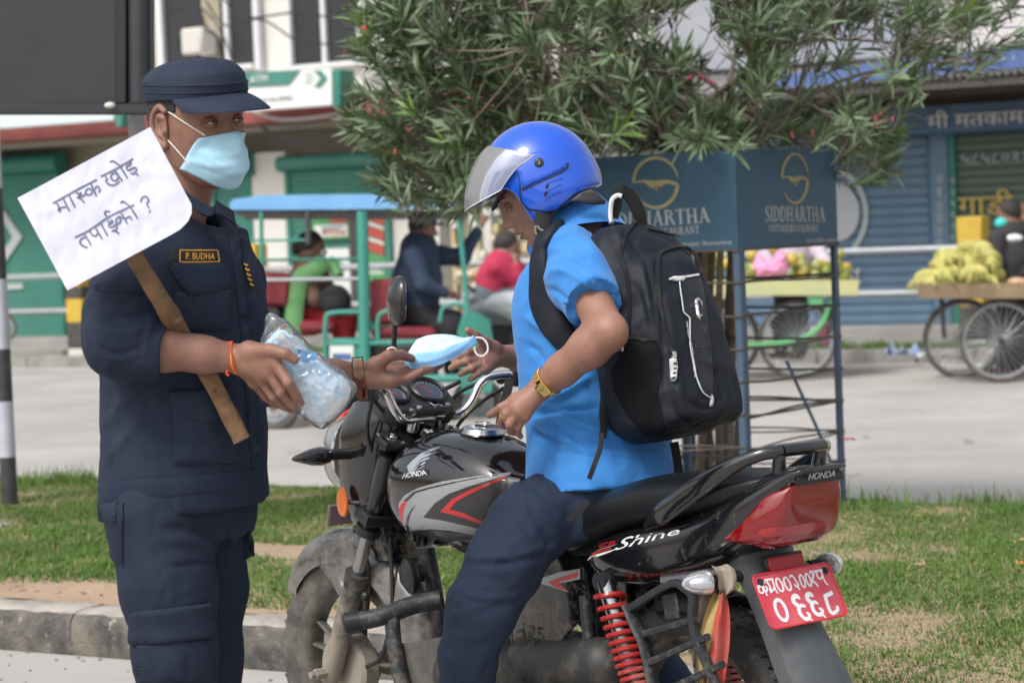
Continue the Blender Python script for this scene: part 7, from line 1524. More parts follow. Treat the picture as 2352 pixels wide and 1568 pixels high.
# side hinge cover, vents
hc = obj('hinge_cover', drape(HT, V8p((583, 545), (640, 480), (720, 420), (800, 410), (880, 420), (960, 450), (995, 490), (990, 530), (950, 560), (800, 630), (640, 700), (630, 640), (620, 590)), .001, .0065, 6), m_hblue, hsh, smooth=60)
obj('hinge_knob', drape(HT, [(V8p((777, 500))[0][0]+10.5*cos(a), V8p((777, 500))[0][1]+10.5*sin(a)) for a in np.linspace(0, 2*pi, 20, endpoint=False)], .007, .003, 3), mat('knob_black', (.02, .021, .024), .35), hc, smooth=50)
obj('knob_slot', drape(HT, V8p((774, 480), (781, 480), (783, 516), (776, 516)), .0102, .0008, 3), m_chrd, hc, smooth=50)
obj('cover_groove', drape2d(HT, ribbon2d(V8p((640, 712), (800, 640), (950, 572), (1000, 530), (1002, 495)), 2.6), .0004, .0006), m_edge, hsh)
for (a, b) in (((830, 650), (955, 607)), ((840, 705), (948, 655)), ((815, 770), (942, 706))): obj('vent_ridge', drape2d(HT, ribbon2d(V8p(a, ((a[0]+b[0])/2, (a[1]+b[1])/2-2), b), 4.0), .0005, .0022), m_hblue, hsh, smooth=60)
for q in ((830, 660, 852, 700), (818, 715, 842, 762)): obj('vent_slot', drape(HT, V8p((q[0], q[1]+6), (q[2], q[1]), (q[2]-2, q[3]-8), (q[0]-2, q[3])), .0004, .0006, 3, rounded=False), m_lin, hsh)
obj('edge_trim', drape2d(HT, ribbon2d(V8p((610, 590), (628, 640), (626, 720), (640, 790), (690, 850), (780, 868), (880, 872), (960, 820), (1060, 740), (1150, 700), (1225, 690)), 3.5), .0006, .0012), m_edge, hsh)
# visor
def visor():
    F_ = smooth_path(np.array([(.066, .160), (.098, .148), (.137, .120), (.170, .083), (.184, .055)]), 5); E_ = smooth_path(np.array([(-.02, .085), (.0, .082), (.022, .080), (.055, .068), (.085, .0525)]), 5); rows = []
    n = len(F_)
    for i in range(n):
        w = np.interp(i/(n-1), [0, .5, 1], [.122, .124, .118]); row = []
        for a in np.linspace(-pi/2, pi/2, 45):
            k = max(cos(a), 0)**.85; row.append(A3(E_[i][0]+(F_[i][0]-E_[i][0])*k, w*np.sign(sin(a))*abs(sin(a))**.92, E_[i][1]+(F_[i][1]-E_[i][1])*k))
        rows.append(row)
    V = np.array([p for r in rows for p in r]); g = grid_faces(n, 45); N = normals(V, g); N *= np.sign((N*(V-A3(0, 0, 0))).sum(1).mean()); V2_ = V-N*.0022; m = len(V)
    if ((normals(V, g)*(V)).sum(1)).mean() < 0: g = [f[::-1] for f in g]
    cnt = set((f[i], f[(i+1) % 4]) for f in g for i in range(4)); return (np.concatenate([V, V2_]), g+[tuple(i+m for i in f[::-1]) for f in g]+[(b, a, a+m, b+m) for a, b in cnt if (b, a) not in cnt]), rows
vm, vrows = visor()
m_vis = bpy.data.materials.new('clear_visor'); m_vis.use_nodes = True; nt = m_vis.node_tree; nt.nodes.clear(); o_ = nt.nodes.new('ShaderNodeOutputMaterial'); mx = nt.nodes.new('ShaderNodeMixShader'); tr = nt.nodes.new('ShaderNodeBsdfTransparent'); tr.inputs[0].default_value = (.93, .945, .95, 1); gl = nt.nodes.new('ShaderNodeBsdfGlossy'); gl.inputs['Roughness'].default_value = .05; fz = nt.nodes.new('ShaderNodeFresnel'); fz.inputs[0].default_value = 1.5; ad = nt.nodes.new('ShaderNodeMath'); ad.inputs[1].default_value = .035
df = nt.nodes.new('ShaderNodeBsdfDiffuse'); df.inputs[0].default_value = (.86, .88, .9, 1); m2_ = nt.nodes.new('ShaderNodeMixShader'); m2_.inputs[0].default_value = .24
nt.links.new(fz.outputs[0], ad.inputs[0]); nt.links.new(ad.outputs[0], mx.inputs[0]); nt.links.new(tr.outputs[0], m2_.inputs[1]); nt.links.new(df.outputs[0], m2_.inputs[2]); nt.links.new(m2_.outputs[0], mx.inputs[1]); nt.links.new(gl.outputs[0], mx.inputs[2]); nt.links.new(mx.outputs[0], o_.inputs[0])
vs = obj('visor', hxf(vm), m_vis, hel, smooth=60)
obj('visor_edge', hxf(tube(vrows[-1], .0013, 6)), mat('visor_edge', (.75, .76, .78), .2, coat=1.), vs); obj('visor_edge', hxf(tube([r[-1] for r in vrows], .0011, 6)), mat('visor_edge2', (.6, .62, .64), .2, coat=1.), vs)
# peak liner at the brow, chin strap, neck guard
obj('brow_peak', hxf(loft([ell_ring((.088+.012*k, 0, .046-.010*k), A3(.036-.006*k, 0, -.012), A3(0, .088, 0), 24, 2.6) for k in (0, .5, 1)])), m_lin, hel, smooth=60)
obj('cheek_pad', drape(bvh(xf(sphere((0, 0, 0), (.105, .10, .12), 24), RM, RO+RM@A3(-.01, 0, -.01))), V8p((500, 590), (560, 600), (625, 660), (640, 780), (690, 860), (740, 880), (730, 940), (690, 870), (640, 800), (600, 700), (560, 660)), .0, .006, 5), m_lin, hel, smooth=60)
st_ = [(1240, 478), (1243, 510), (1246, 540), (1250, 560)]
def flatstrap(pts, Ds, w, th, mt, parent, name, face=None):
    c = smooth_path([P(x, y, D) for (x, y), D in zip(pts, Ds)], 6); T = np.gradient(c, axis=0); rings = []
    for i, p in enumerate(c):
        t = nrm(T[i]); n_ = nrm(-FW if face is None else face); s_ = nrm(np.cross(t, n_)); n_ = np.cross(s_, t); ww = w if np.ndim(w) == 0 else np.interp(i/(len(c)-1), np.linspace(0, 1, len(w)), w); rings.append(np.array([p-s_*ww/2, p-s_*ww*.45+n_*th, p+s_*ww*.45+n_*th, p+s_*ww/2, p+s_*ww*.45-n_*th*.3, p-s_*ww*.45-n_*th*.3]))
    return obj(name, loft(rings), mt, parent, smooth=50)
m_web = mat('black_webbing', (.012, .012, .014), .8, bump=(500, .5), wave=(160, .4, 'X'))
flatstrap([(1247, 470), (1246, 505), (1246, 535), (1252, 580)], [5.295, 5.285, 5.28, 5.30], .034, .002, m_web, hel, 'chin_strap')
obj('strap_ring', tube([P(x, y, 5.278) for x, y in K(1100, 250, 1600, 1568, ((752, 985), (748, 1030), (765, 1065), (800, 1080), (850, 1060), (868, 1010), (866, 990), (840, 1020), (790, 1022), (760, 985)))], .0026, 8), mat('steel_ring', (.5, .49, .46), .3, metal=.8), hel)
obj('neck_guard', drape(bvh(xf(sphere((0, 0, 0), (.16, .12, .10), 24), RM, RO+RM@A3(-.035, 0, -.045))), V8p((1020, 790), (1090, 735), (1180, 700), (1215, 720), (1295, 790), (1290, 815), (1200, 822), (1110, 812)), .0, .006, 6), mat('grey_guard', (.05, .052, .058), .7), hel, smooth=60)
# ================================================================ WATCH, RING
gw = thing('gold_watch', 'gold bracelet watch on the near wrist of the rider in blue', 'watch', tuple(P(1258, 888, 5.12)))
m_gld = mat('gold', (.80, .52, .16), .18, metal=1.); m_dial = mat('gold_dial', (.45, .38, .10), .25, metal=.6, coat=1.)
wd = nrm(wL-eL); c0 = eL+(wL-eL)*.93; ux = nrm(np.cross(wd, FW)); uy = np.cross(ux, wd)
for i in range(26):
    a = 2*pi*i/26; d = ux*cos(a)*.0335+uy*sin(a)*.0335; e = nrm(d); tt = np.cross(wd, e); obj('link', box(c0+d, (.0072, .015, .003), basis(tt, wd, e), .0008), m_gld, gw)
cd = nrm(P(1262, 900, 5.0)-c0); cd = nrm(cd-wd*(cd@wd)); c1 = c0+cd*.0345; tt = np.cross(wd, cd)
wcx = obj('watch_case', xf(prism(rrect(.0125, .0155, .005), -.002, .005, .0012), basis(wd, tt, cd), c1), m_gld, gw, smooth=30); obj('watch_dial', xf(prism(rrect(.0098, .0125, .004), .005, .0055), basis(wd, tt, cd), c1), m_dial, wcx, smooth=30)
for a, l in ((.6, .007), (2.4, .009)): obj('watch_hand', box(c1+cd*.0062+(wd*cos(a)+tt*sin(a))*l/2, (l, .0008, .0006), basis(wd*cos(a)+tt*sin(a), np.cross(cd, wd*cos(a)+tt*sin(a)), cd)), m_cable, wcx)
rg = thing('finger_ring', 'small gold ring on the curled finger of the rider', 'ring', tuple(P(1156, 962, 5.11)))
pa, pb = P(1168, 948, 5.113), P(1156, 957, 5.115); rd_ = nrm(pb-pa); u1 = nrm(np.cross(rd_, FW)); u2 = np.cross(rd_, u1); obj('band', tube([pa*.2+pb*.8+(u1*cos(a)+u2*sin(a))*.0108 for a in np.linspace(0, 2*pi, 24, endpoint=False)], .0016, 6, close=True), m_gld, rg)
# ================================================================ BACKPACK
bpk = thing('backpack', 'black nylon backpack with a thin reflective line worn by the motorcycle rider', 'backpack', tuple(P(1500, 770, 5.2)))
pb_, pt_ = P(1552, 1002, 5.215), P(1452, 515, 5.265); pA = nrm(pt_-pb_); pO = nrm(A3(.70, -.71, 0)); pL = nrm(np.cross(pA, -pO)); pO = -np.cross(pL, pA); pc_ = (pb_+pt_)/2; PMx = basis(pO, pL, pA); hl_len = np.linalg.norm(pt_-pb_)/2
m_nyl = mat('black_nylon', (.011, .014, .021), .6, var=(12, (.016, .019, .028), 1.3), bump=(900, .35, .0006), spec=.25); m_mesh = mat('mesh_pocket', (.006, .007, .009), .85, spec=.2, bump=(1200, .8, .0008)); m_pip = mat('zip_piping', (.008, .009, .012), .35, wave=(300, .6, 'Z')); m_refl = mat('reflective_silver', (.62, .63, .64), .35)
Pk = SDF(); h = hl_len
Pk.stack(pc_, PMx, [(-h, -.005, 0, .060, .10), (-h+.03, -.004, 0, .088, .137), (-h+.08, 0, 0, .098, .150), (0, -.004, 0, .095, .150), (.12, -.012, 0, .084, .146), (.19, -.02, 0, .070, .130), (h-.015, -.028, 0, .050, .095), (h, -.030, 0, .034, .06)], e=3.0, k=.02)
Pk.stack(pc_, PMx, [(-h+.010, .055, -.0, .055, .115), (-h+.05, .070, 0, .062, .128), (-.02, .066, 0, .058, .122), (.08, .052, 0, .054, .115), (.145, .034, 0, .045, .10), (.165, .02, 0, .03, .08)], e=3.2, k=.006)
pkm = Pk.mesh(.0058, 2); pkm = wrinkle(pkm, .0055, 9, 71); pkm = wrinkle(pkm, .0014, 26, 73)
pkm = creases(pkm, [(V6((850, 240), (800, 330), (860, 420), (900, 600), (920, 830)), -.006, 8), (V6((700, 240), (740, 330), (800, 450)), .006, 9), (V6((840, 400), (870, 560), (900, 760)), .007, 8), (V6((940, 640), (960, 900), (960, 1100), (1010, 1250)), -.006, 6), (V6((950, 980), (1030, 1180), (1100, 1280), (1290, 1230)), -.008, 6), (V6((1040, 1000), (1050, 1160), (1110, 1260)), .006, 9), (V6((1090, 1150), (1150, 1190), (1210, 1185), (1270, 1120)), -.007, 5), (V6((1215, 980), (1250, 1060), (1285, 1160)), -.005, 6), (V6((870, 260), (960, 290), (1050, 340)), -.006, 8), (V6((1000, 400), (1060, 420), (1120, 470)), .005, 12), (V6((780, 860), (850, 1000), (860, 1200)), .005, 14), (V6((760, 830), (900, 850)), -.003, 4), (V6((800, 520), (840, 640), (880, 800)), -.006, 10), (V6((960, 560), (990, 700), (1020, 880)), .006, 8), (V6((1150, 640), (1170, 800), (1200, 1000)), -.003, 7)])
pack = obj('pack_body', pkm, m_nyl, bpk, smooth=180); PKT = bvh(pkm)
def pk_r(name, pts, w, mt, off_=.0005, th=.0015, parent=pack): return obj(name, drape2d(PKT, ribbon2d(V6(*pts), w, 5), off_, th), mt, parent, smooth=60)
def pk_d(name, pts, mt, off_=.0005, th=.002, res=8, parent=pack): return obj(name, drape(PKT, V6(*pts), off_, th, res), mt, parent, smooth=60)
pk_r('zip_piping', [(815, 222), (765, 275), (740, 340), (745, 430), (768, 520), (778, 680), (772, 810)], 8, m_pip, .001, .004)
pk_r('zip_piping', [(1010, 352), (950, 378), (920, 430), (922, 560), (950, 720), (985, 860), (1005, 900)], 10, m_pip, .001, .005); pk_r('zip_piping', [(1000, 355), (1060, 352), (1110, 385), (1138, 430), (1150, 500)], 5, m_pip, .001, .004)
pk_r('zip_piping', [(880, 255), (960, 275), (1040, 300)], 4, m_pip, .001, .003)
pk_d('side_pocket', [(755, 815), (920, 838), (945, 900), (950, 1000), (930, 1120), (960, 1260), (980, 1320), (860, 1330), (780, 1240), (700, 1100), (690, 990), (745, 900)], m_mesh, .001, .004, 12)
pk_r('pocket_hem', [(757, 820), (840, 826), (920, 840)], 5, m_pip, .005, .002)
pk_d('front_panel', [(1035, 530), (1150, 505), (1165, 560), (1185, 700), (1205, 860), (1215, 1000), (1212, 1140), (1160, 1110), (1130, 1040), (1095, 870), (1090, 722), (1058, 692)], mat('smooth_panel', (.010, .011, .016), .38, bump=(700, .2)), .001, .002, 10)
pk_r('front_zip', [(985, 520), (1060, 510), (1140, 496)], 5, m_refl, .002, .002); pk_d('zip_pull', [(984, 518), (1010, 506), (1060, 506), (1072, 514), (1060, 528), (1020, 530)], m_refl, .004, .003, 4)
pk_r('reflective_line', [(1038, 532), (1046, 600), (1058, 690)], 2.6, m_refl, .003, .001); pk_r('reflective_line', [(1058, 692), (1090, 722)], 2.6, m_refl, .003, .001); pk_r('reflective_line', [(1091, 722), (1094, 870), (1112, 960), (1130, 1040), (1160, 1110), (1205, 1140)], 2.8, m_refl, .003, .001)
obj('reflective_lettering', drape2d(PKT, place2d(text2d('SAOMINGERS'), V6((1118, 1035), (1086, 850), (1100, 848), (1130, 1030))), .0032, .0008), m_refl, pack, smooth=0)
obj('reflective_lettering', drape2d(PKT, place2d(text2d('NORMAN'), V6((1082, 825), (1072, 742), (1080, 741), (1089, 824))), .0032, .0008), m_refl, pack, smooth=0)
pk_d('reflective_chevron', [(1198, 1182), (1208, 1118), (1218, 1140), (1216, 1178)], m_refl, .002, .002, 4)
bd_ = pk_d('metal_badge', [(1116, 626), (1130, 614), (1146, 626), (1156, 670), (1154, 712), (1142, 732), (1128, 712)], m_chr, .003, .005, 4); pk_d('badge_inset', [(1128, 640), (1140, 636), (1146, 670), (1146, 700), (1140, 712), (1132, 690)], m_edge, .0085, .0006, 4, bd_)
pk_d('zip_slider', [(992, 892), (1014, 892), (1020, 935), (998, 938)], m_chr, .004, .006, 4); pl_ = pk_d('zip_tag', [(988, 938), (998, 930), (1018, 934), (1026, 1040), (1018, 1054), (1002, 1052), (994, 1030)], m_refl, .008, .004, 4)
for yy in (955, 985, 1015, 1038): pk_d('tag_slot', [(998, yy), (1014, yy-2), (1016, yy+9), (1001, yy+11)], m_edge, .0125, .0006, 3, pl_)
m_fade = mat('faded_print', (.055, .06, .07), .6)
obj('faded_print', drape2d(PKT, place2d(text2d('भेरी'), V6((1112, 880), (1168, 880), (1168, 850), (1112, 850))), .0032, .0006), m_fade, pack, smooth=0); obj('faded_print', drape2d(PKT, place2d(text2d('अञ्चल'), V6((1150, 960), (1205, 960), (1205, 935), (1150, 935))), .0032, .0006), m_fade, pack, smooth=0)
obj('faded_emblem', drape2d(PKT, join2d([ribbon2d([(x_+dx, y_+dy) for x_, y_ in V6((1150, 770), (1158, 752), (1172, 752), (1178, 775), (1170, 805), (1158, 808), (1150, 790), (1150, 770))], 2) for dx, dy in ((0, 0),)]+[ribbon2d(V6((1156, 765), (1170, 780), (1160, 795)), 2)]), .0032, .0006), m_fade, pack, smooth=0)
for q in ((745, 835, 758, 895),): pk_d('side_tag', [(q[0], q[3]), (q[0]+4, q[1]), (q[2], q[1]+5), (q[2]-3, q[3])], m_refl, .006, .001, 4)
# handle and cable loop at the top
obj('cable_loop', tube(smooth_path(PP(*[(x, y, D) for (x, y), D in zip(V6((683, 222), (682, 160), (690, 105), (715, 82), (740, 85)), (5.245, 5.245, 5.24, 5.24, 5.24))]), 5), [.0052]*21 if False else .0055, 10), mat('white_cable', (.70, .70, .68), .3, coat=.3), bpk); obj('loop_plug', sphere(P(*V6((684, 218))[0], 5.243), (.007, .007, .009), 12), m_chr, bpk)
flatstrap(V6((700, 200), (712, 130), (718, 75), (740, 50), (790, 90), (830, 170), (845, 235)), [5.26, 5.255, 5.25, 5.25, 5.26, 5.27, 5.28], [.02, .024, .026, .026, .03, .03, .026], .003, m_web, bpk, 'carry_handle')
# shoulder strap over the near shoulder, running under the arm; webbing tail
def overstrap(pts, w, th, mt, name, extra=(), lift=.004):
    q = [tuple(a) for a in smooth_path(V6(*pts), 5)]; hc = cast(OST, q); c = np.array([h[0]+h[1]*lift for h in hc]); N = np.array([h[1] for h in hc])
    for _ in range(6): c[1:-1] = (c[:-2]+c[1:-1]*2+c[2:])/4; N[1:-1] = (N[:-2]+N[1:-1]*2+N[2:])/4
    T = np.gradient(c, axis=0); rings = []
    for i, p in enumerate(c):
        t = nrm(T[i]); n_ = nrm(N[i]); s_ = nrm(np.cross(t, n_)); n_ = np.cross(s_, t); ww = np.interp(i/(len(c)-1), np.linspace(0, 1, len(w)), w); rings.append(np.array([p-s_*ww/2-n_*.002, p-s_*ww*.5+n_*th*.4, p-s_*ww*.38+n_*th, p+s_*ww*.38+n_*th, p+s_*ww*.5+n_*th*.4, p+s_*ww/2-n_*.002]))
    return obj(name, loft(rings), mt, bpk, smooth=60)
OST = bvh(sm)
overstrap([(640, 215), (560, 195), (480, 205), (410, 240), (345, 300), (320, 370), (315, 470), (325, 580), (350, 680), (400, 770), (460, 850)], [.05, .062, .066, .064, .060, .060, .062, .066, .068, .066, .055], .011, m_nyl, 'shoulder_strap')
overstrap([(640, 1000), (650, 1080), (650, 1180), (640, 1260), (635, 1330)], [.034, .03, .026, .02, .014], .003, m_web, 'webbing', lift=.012)
flatstrap(V6((636, 1320), (628, 1400), (600, 1480), (570, 1560)), [5.10, 5.08, 5.05, 5.05], .011, .0015, m_web, bpk, 'webbing_tail')
flatstrap([(1352, 1150), (1330, 1175), (1310, 1190), (1302, 1196)], [5.05, 5.04, 5.03, 5.03], .013, .0015, m_web, bpk, 'webbing_tail')
flatstrap([(1548, 1015), (1556, 1060), (1560, 1100)], [5.30, 5.30, 5.30], .02, .002, m_web, bpk, 'webbing')
flatstrap([(1172, 870), (1160, 920), (1148, 975)], [5.75, 5.72, 5.70], .022, .002, m_web, bike, 'hanging_strap')
# ================================================================ PLANTER STAND
m_pblue = mat('sign_blue', (.028, .088, .150), .5, var=(2.2, (.038, .108, .178), 1.5), spots=[(5, (.10, .08, .065), .70), (30, (.12, .085, .06), .735)])
m_post = mat('blue_post', (.05, .09, .15), .55, var=(6, (.075, .12, .185), 1.6), spots=(18, (.15, .12, .1), .69)); m_bar = mat('dark_rod', (.045, .05, .055), .6, var=(12, (.12, .09, .07), 2))
m_gsign = mat('sign_gold', (.40, .36, .19), .6, var=(20, (.34, .31, .17), 1.5)); m_wsign = mat('sign_white', (.50, .52, .54), .6, var=(26, (.38, .40, .43), 1.6))
c0 = P(1703, 700, 9.55); c1 = P(1928, 700, 10.2); e1 = nrm((c1-c0)*[1, 1, 0]); e2 = A3(-e1[1], e1[0], 0); wS = float(np.linalg.norm((c1-c0)[:2]))
if e2[0] > 0: e2 = -e2
C0 = A3(c0[0], c0[1], 0); z0, z1 = P(1703, 572, 9.55)[2], P(1703, 343, 9.55)[2]
ps = thing('planter_stand', 'tall dark blue planter stand with gold emblems behind the backpack', 'planter stand', tuple(C0+A3(0, 0, .15)))
cor = [C0, C0+e1*wS, C0+e1*wS+e2*wS, C0+e2*wS]
for i in range(4):
    a, b = cor[i], cor[(i+1) % 4]; d = nrm(b-a); n_ = A3(d[1], -d[0], 0); obj('panel', box((a+b)/2+A3(0, 0, (z0+z1)/2)+n_*.002, (wS-.002, .004, z1-z0), basis(d, -n_, ZZ), .0008), m_pblue, ps, smooth=0)
    obj('panel_lip', box((a+b)/2+A3(0, 0, z0-.003)+n_*.004, (wS, .012, .010), basis(d, -n_, ZZ)), m_bar, ps, smooth=0)
    c = a+nrm(cor[(i+2) % 4]-a)*.02; obj('post', join(box(a+d*.018+A3(0, 0, (z0+.10)/2), (.034, .005, z0-.10), basis(d, -n_, ZZ)), box(a-n_*.016+A3(0, 0, (z0+.10)/2), (.005, .030, z0-.10), basis(d, -n_, ZZ))), m_post, ps, smooth=0)
    for k in range(8):
        z = z0-.135*(k+1)*1.0; bow = (.004, .002, .006, .01, .014, .02, .022, .01)[k]; r0 = .0055 if k < 5 else .004
        for m_ in range(2 if k > 3 else 1):
            q = [a+(b-a)*t+ZZ*(z-bow*sin(pi*t)*(1 if m_ == 0 else -.4)-.012*m_*(1-t)+.004*sin(7*t+k+i))+n_*.004 for t in np.linspace(0, 1, 9)]; obj('rod', tube(q, r0, 7), m_bar, ps)
obj('brace', tube([P(1806, 828, 9.9), P(1880, 990, 10.0), P(1952, 1172, 10.12)], .0075, 7), m_post, ps)
obj('soil', box(C0+e1*wS/2+e2*wS/2+A3(0, 0, z1-.10), (wS-.012, wS-.012, .02), basis(e1, e2, ZZ)), m_soil, ps)
t_ = obj('rag_end', tube(smooth_path([P(1936, 1003, 10.18), P(1946, 1009, 10.16), P(1955, 1006, 10.16), P(1964, 1010, 10.16)], 3), .004, 6), mat('red_string', (.5, .12, .08), .8), ps)
def onplane(m2, p, n_, off, th):
    def fn(v):
        o = []
        for x, y in v: d = ray(x, y); o.append(CAM+d*(((p-CAM)@n_)/(d@n_)))
        o = np.array(o); return o+n_*off, np.tile(n_, (len(o), 1))
    return raise2d(m2, fn, th)
SF = {'I': ('i', .42), 'S': ('s', .62), 'D': ('d', .85), 'H': ('h', .86), 'A': ('a', .84), 'R': ('r', .80), 'T': ('t', .74), 'C': ('c', .76), 'O': ('o', .86), 'G': ('g', .84), 'E': ('e', .68), 'U': ('u', .82), 'N': ('n', .86), ' ': ('', .4)}
def serif(ch):
    k, w = SF[ch]; T_, t_, s = .15, .06, .05; R_ = []
    V_ = lambda x, w_=T_: R_.append(ribbon2d([(x, 0), (x, 1)], w_)); Se = lambda x, y: R_.append(ribbon2d([(x-.15, y), (x+.15, y)], s))
    arc = lambda cx, cy, rx_, ry_, a0, a1, ws: R_.append(ribbon2d([(cx+rx_*cos(a), cy+ry_*sin(a)) for a in np.linspace(a0, a1, 12)], ws, 1))
    if k == 'i': V_(w/2); Se(w/2, .025); Se(w/2, .975)
    if k == 'd': V_(.18); Se(.16, .025); Se(.16, .975); arc(.2, .5, w-.30, .47, pi/2, -pi/2, [.05, .16, .05])
    if k == 'h':
        for x in (.18, w-.18): V_(x, .14); Se(x, .025); Se(x, .975)
        R_.append(ribbon2d([(.18, .5), (w-.18, .5)], t_))
    if k == 'a': R_ += [ribbon2d([(.14, 0), (w/2, 1)], t_), ribbon2d([(w-.15, 0), (w/2, 1)], T_), ribbon2d([(.24, .34), (w-.26, .34)], t_)]; Se(.12, .025); Se(w-.13, .025)
    if k == 'r': V_(.18); Se(.16, .025); Se(.16, .975); arc(.22, .74, .34, .23, pi/2, -pi/2, [.05, .14, .05]); R_.append(ribbon2d([(.42, .5), (w-.06, 0)], .14))
    if k == 't': V_(w/2); Se(w/2, .025); R_ += [ribbon2d([(.05, .97), (w-.05, .97)], .06), ribbon2d([(.06, .97), (.06, .80)], .05), ribbon2d([(w-.06, .97), (w-.06, .80)], .05)]
    if k in 'cg': arc(w/2+.03, .5, w/2-.1, .47, pi*.25, pi*1.75, [.05, .16, .05]); R_.append(ribbon2d([(w-.12, .9), (w-.12, .68)], .05))
    if k == 'g': R_.append(ribbon2d([(w-.14, .05), (w-.14, .42)], .14)); Se(w-.15, .42)
    if k == 'o': arc(w/2, .5, w/2-.12, .47, 0, 2*pi, [.16, .05, .16, .05, .16])
    if k == 'e': V_(.18); Se(.16, .025); R_ += [ribbon2d([(.1, y), (w-.08, y)], .06) for y in (.03, .97)]+[ribbon2d([(.2, .52), (w-.2, .52)], .05), ribbon2d([(w-.08, .97), (w-.08, .8)], .04), ribbon2d([(w-.06, .03), (w-.06, .22)], .04)]
    if k == 'u': V_(.18, .14); Se(.18, .975); Se(w-.16, .975); arc(w/2, .33, w/2-.18, .30, pi, 2*pi, [.14, .07, .05]); R_.append(ribbon2d([(w-.18, .33), (w-.18, 1)], .06))
    if k == 'n': R_ += [ribbon2d([(.16, 0), (.16, 1)], t_), ribbon2d([(w-.16, 0), (w-.16, 1)], t_), ribbon2d([(.16, .98), (w-.16, .02)], T_)]; Se(.16, .025); Se(w-.16, .975); Se(.12, .975)
    if k == 's': R_.append(ribbon2d([(w-.1, .72), (w-.14, .93), (w/2, .98), (.12, .86), (.14, .66), (w/2, .5), (w-.1, .34), (w-.12, .1), (w/2, .02), (.12, .08), (.08, .28)], [.04, .06, .13, .13, .06, .04]))
    return R_, w
def serif_text(s, quad):
    out = []; x = 0
    for ch in s:
        R_, w = serif(ch); out += [(np.asarray(v)+[x, 0], f) for v, f in R_]; x += w+.03
    v, f = join2d(out); return place2d((np.stack([v[:, 0]/x, v[:, 1]], 1), f), quad)
K4 = lambda *p: K(1480, 350, 2180, 1220, p)
def emblem(cx, cy, rx_, ry_):
    E = lambda a, k=1.: (cx+rx_*k*cos(a), cy-ry_*k*sin(a)); wv = .105*(rx_*.5+49)*.574/1.088*1.1
    return [ribbon2d(K4(*[E(a) for a in np.linspace(.22, pi*.98, 16)]), [.5*wv, wv*1.2, wv*1.35, wv*1.1], 1), ribbon2d(K4(*[E(a, .97) for a in np.linspace(-.05, -pi*.80, 16)]), [wv*1.3, wv*1.35, wv*1.2, wv*.4], 1),
            ribbon2d(K4((cx-rx_, cy-.02*ry_), (cx-rx_*.55, cy-.08*ry_), (cx-rx_*.2, cy+.03*ry_), (cx+rx_*.05, cy+.06*ry_), (cx+rx_*.45, cy-.06*ry_), (cx+rx_*.98, cy+.04*ry_)), [wv*.5, wv*.9, wv*2.6, wv*3.2, wv*1.5, wv*1.1]), ribbon2d(K4((cx+rx_*.02, cy+.08*ry_), (cx+rx_*.05, cy+.30*ry_)), [wv*2.6, wv*.3])]
nR = nrm(A3(e1[1], -e1[0], 0)); nR = nR if nR@(CAM-C0) > 0 else -nR; nL = nrm(A3(e2[1], -e2[0], 0)); nL = nL if nL@(CAM-C0) > 0 else -nL
for n_, em, t1, t2, t3 in ((nR, (878, 170, 57, 108), ((746, 356), (1012, 356), (1008, 291), (750, 288)), ((766, 402), (982, 400), (980, 368), (766, 368)), ((928, 454), (1072, 452), (1070, 424), (928, 426))),
                       (nL, (282, 188, 98, 110), ((40, 392), (522, 357), (514, 293), (44, 322)), ((92, 434), (474, 406), (472, 372), (92, 400)), ((200, 480), (614, 462), (612, 434), (200, 452)))):
    fc = [o for o in ps.children if o.name.startswith('panel') and 'lip' not in o.name]; host = fc[0] if n_ is nR else fc[3]
    obj('emblem', onplane(join2d([ribbon2d([(q[0]+0, q[1]) for q in [(0, 0), (1, 0)]], .01)][:0]+emblem(*em)), C0, n_, .006, .0012), m_gsign, host, smooth=0)
    obj('sign_lettering', onplane(serif_text('SIDDHARTHA', K4(*t1)), C0, n_, .006, .0012), m_wsign, host, smooth=0); obj('sign_lettering', onplane(serif_text('COTTAGE RESTAURANT', K4(*t2)), C0, n_, .006, .0012), m_wsign, host, smooth=0)
    obj('sign_lettering', onplane(place2d(text2d('डिभिजन कार्यालय नेपालगंज' if n_ is nL else 'सडक डिभिजन कार्यालय'), K4(*t3)), C0, n_, .006, .0012), m_wsign, host, smooth=0)
# ================================================================ OLEANDER
ol = thing('oleander', 'large oleander shrub with narrow grey green leaves growing out of the blue planter stand', 'shrub', tuple(C0+e1*wS/2+e2*wS/2+A3(0, 0, .15)))
r = np.random.default_rng(21); m_bark = mat('oleander_bark', (.16, .13, .105), .85, var=(16, (.26, .22, .18), 1.8), bump=(90, .6, .003))
m_lf = [mat('leaf_dark', (.085, .135, .065), .42, var=(3, (.12, .175, .09), 1.5), spec=.45), mat('leaf_grey', (.16, .225, .13), .5, var=(3, (.205, .27, .17), 1.5), spec=.4), mat('leaf_young', (.10, .19, .035), .42, var=(5, (.15, .23, .06), 1.5))]
pcn = C0+e1*wS/2+e2*wS/2; tops = []
for i in range(9):
    bx, tx = 1560+18*i, 1585+15*i; D0 = 10.0+r.uniform(-.15, .35); b = G(bx+r.uniform(-8, 8), 1092+r.uniform(-12, 14), .12); b = b+(pcn-b)*[.35, .35, 0]; tp = P(tx, 470, 10.0+r.uniform(-.1, .3)); t2 = P(tx+r.uniform(-120, 120), 280, 10.0+r.uniform(-.2, .4)); q = smooth_path([b, (b+tp)/2+r.normal(0, .02, 3), tp, t2], 5); rr_ = r.uniform(.020, .034)
    obj('stem', tube(q, np.linspace(rr_, rr_*.45, len(q)), 9), m_bark, ol); tops.append(t2)
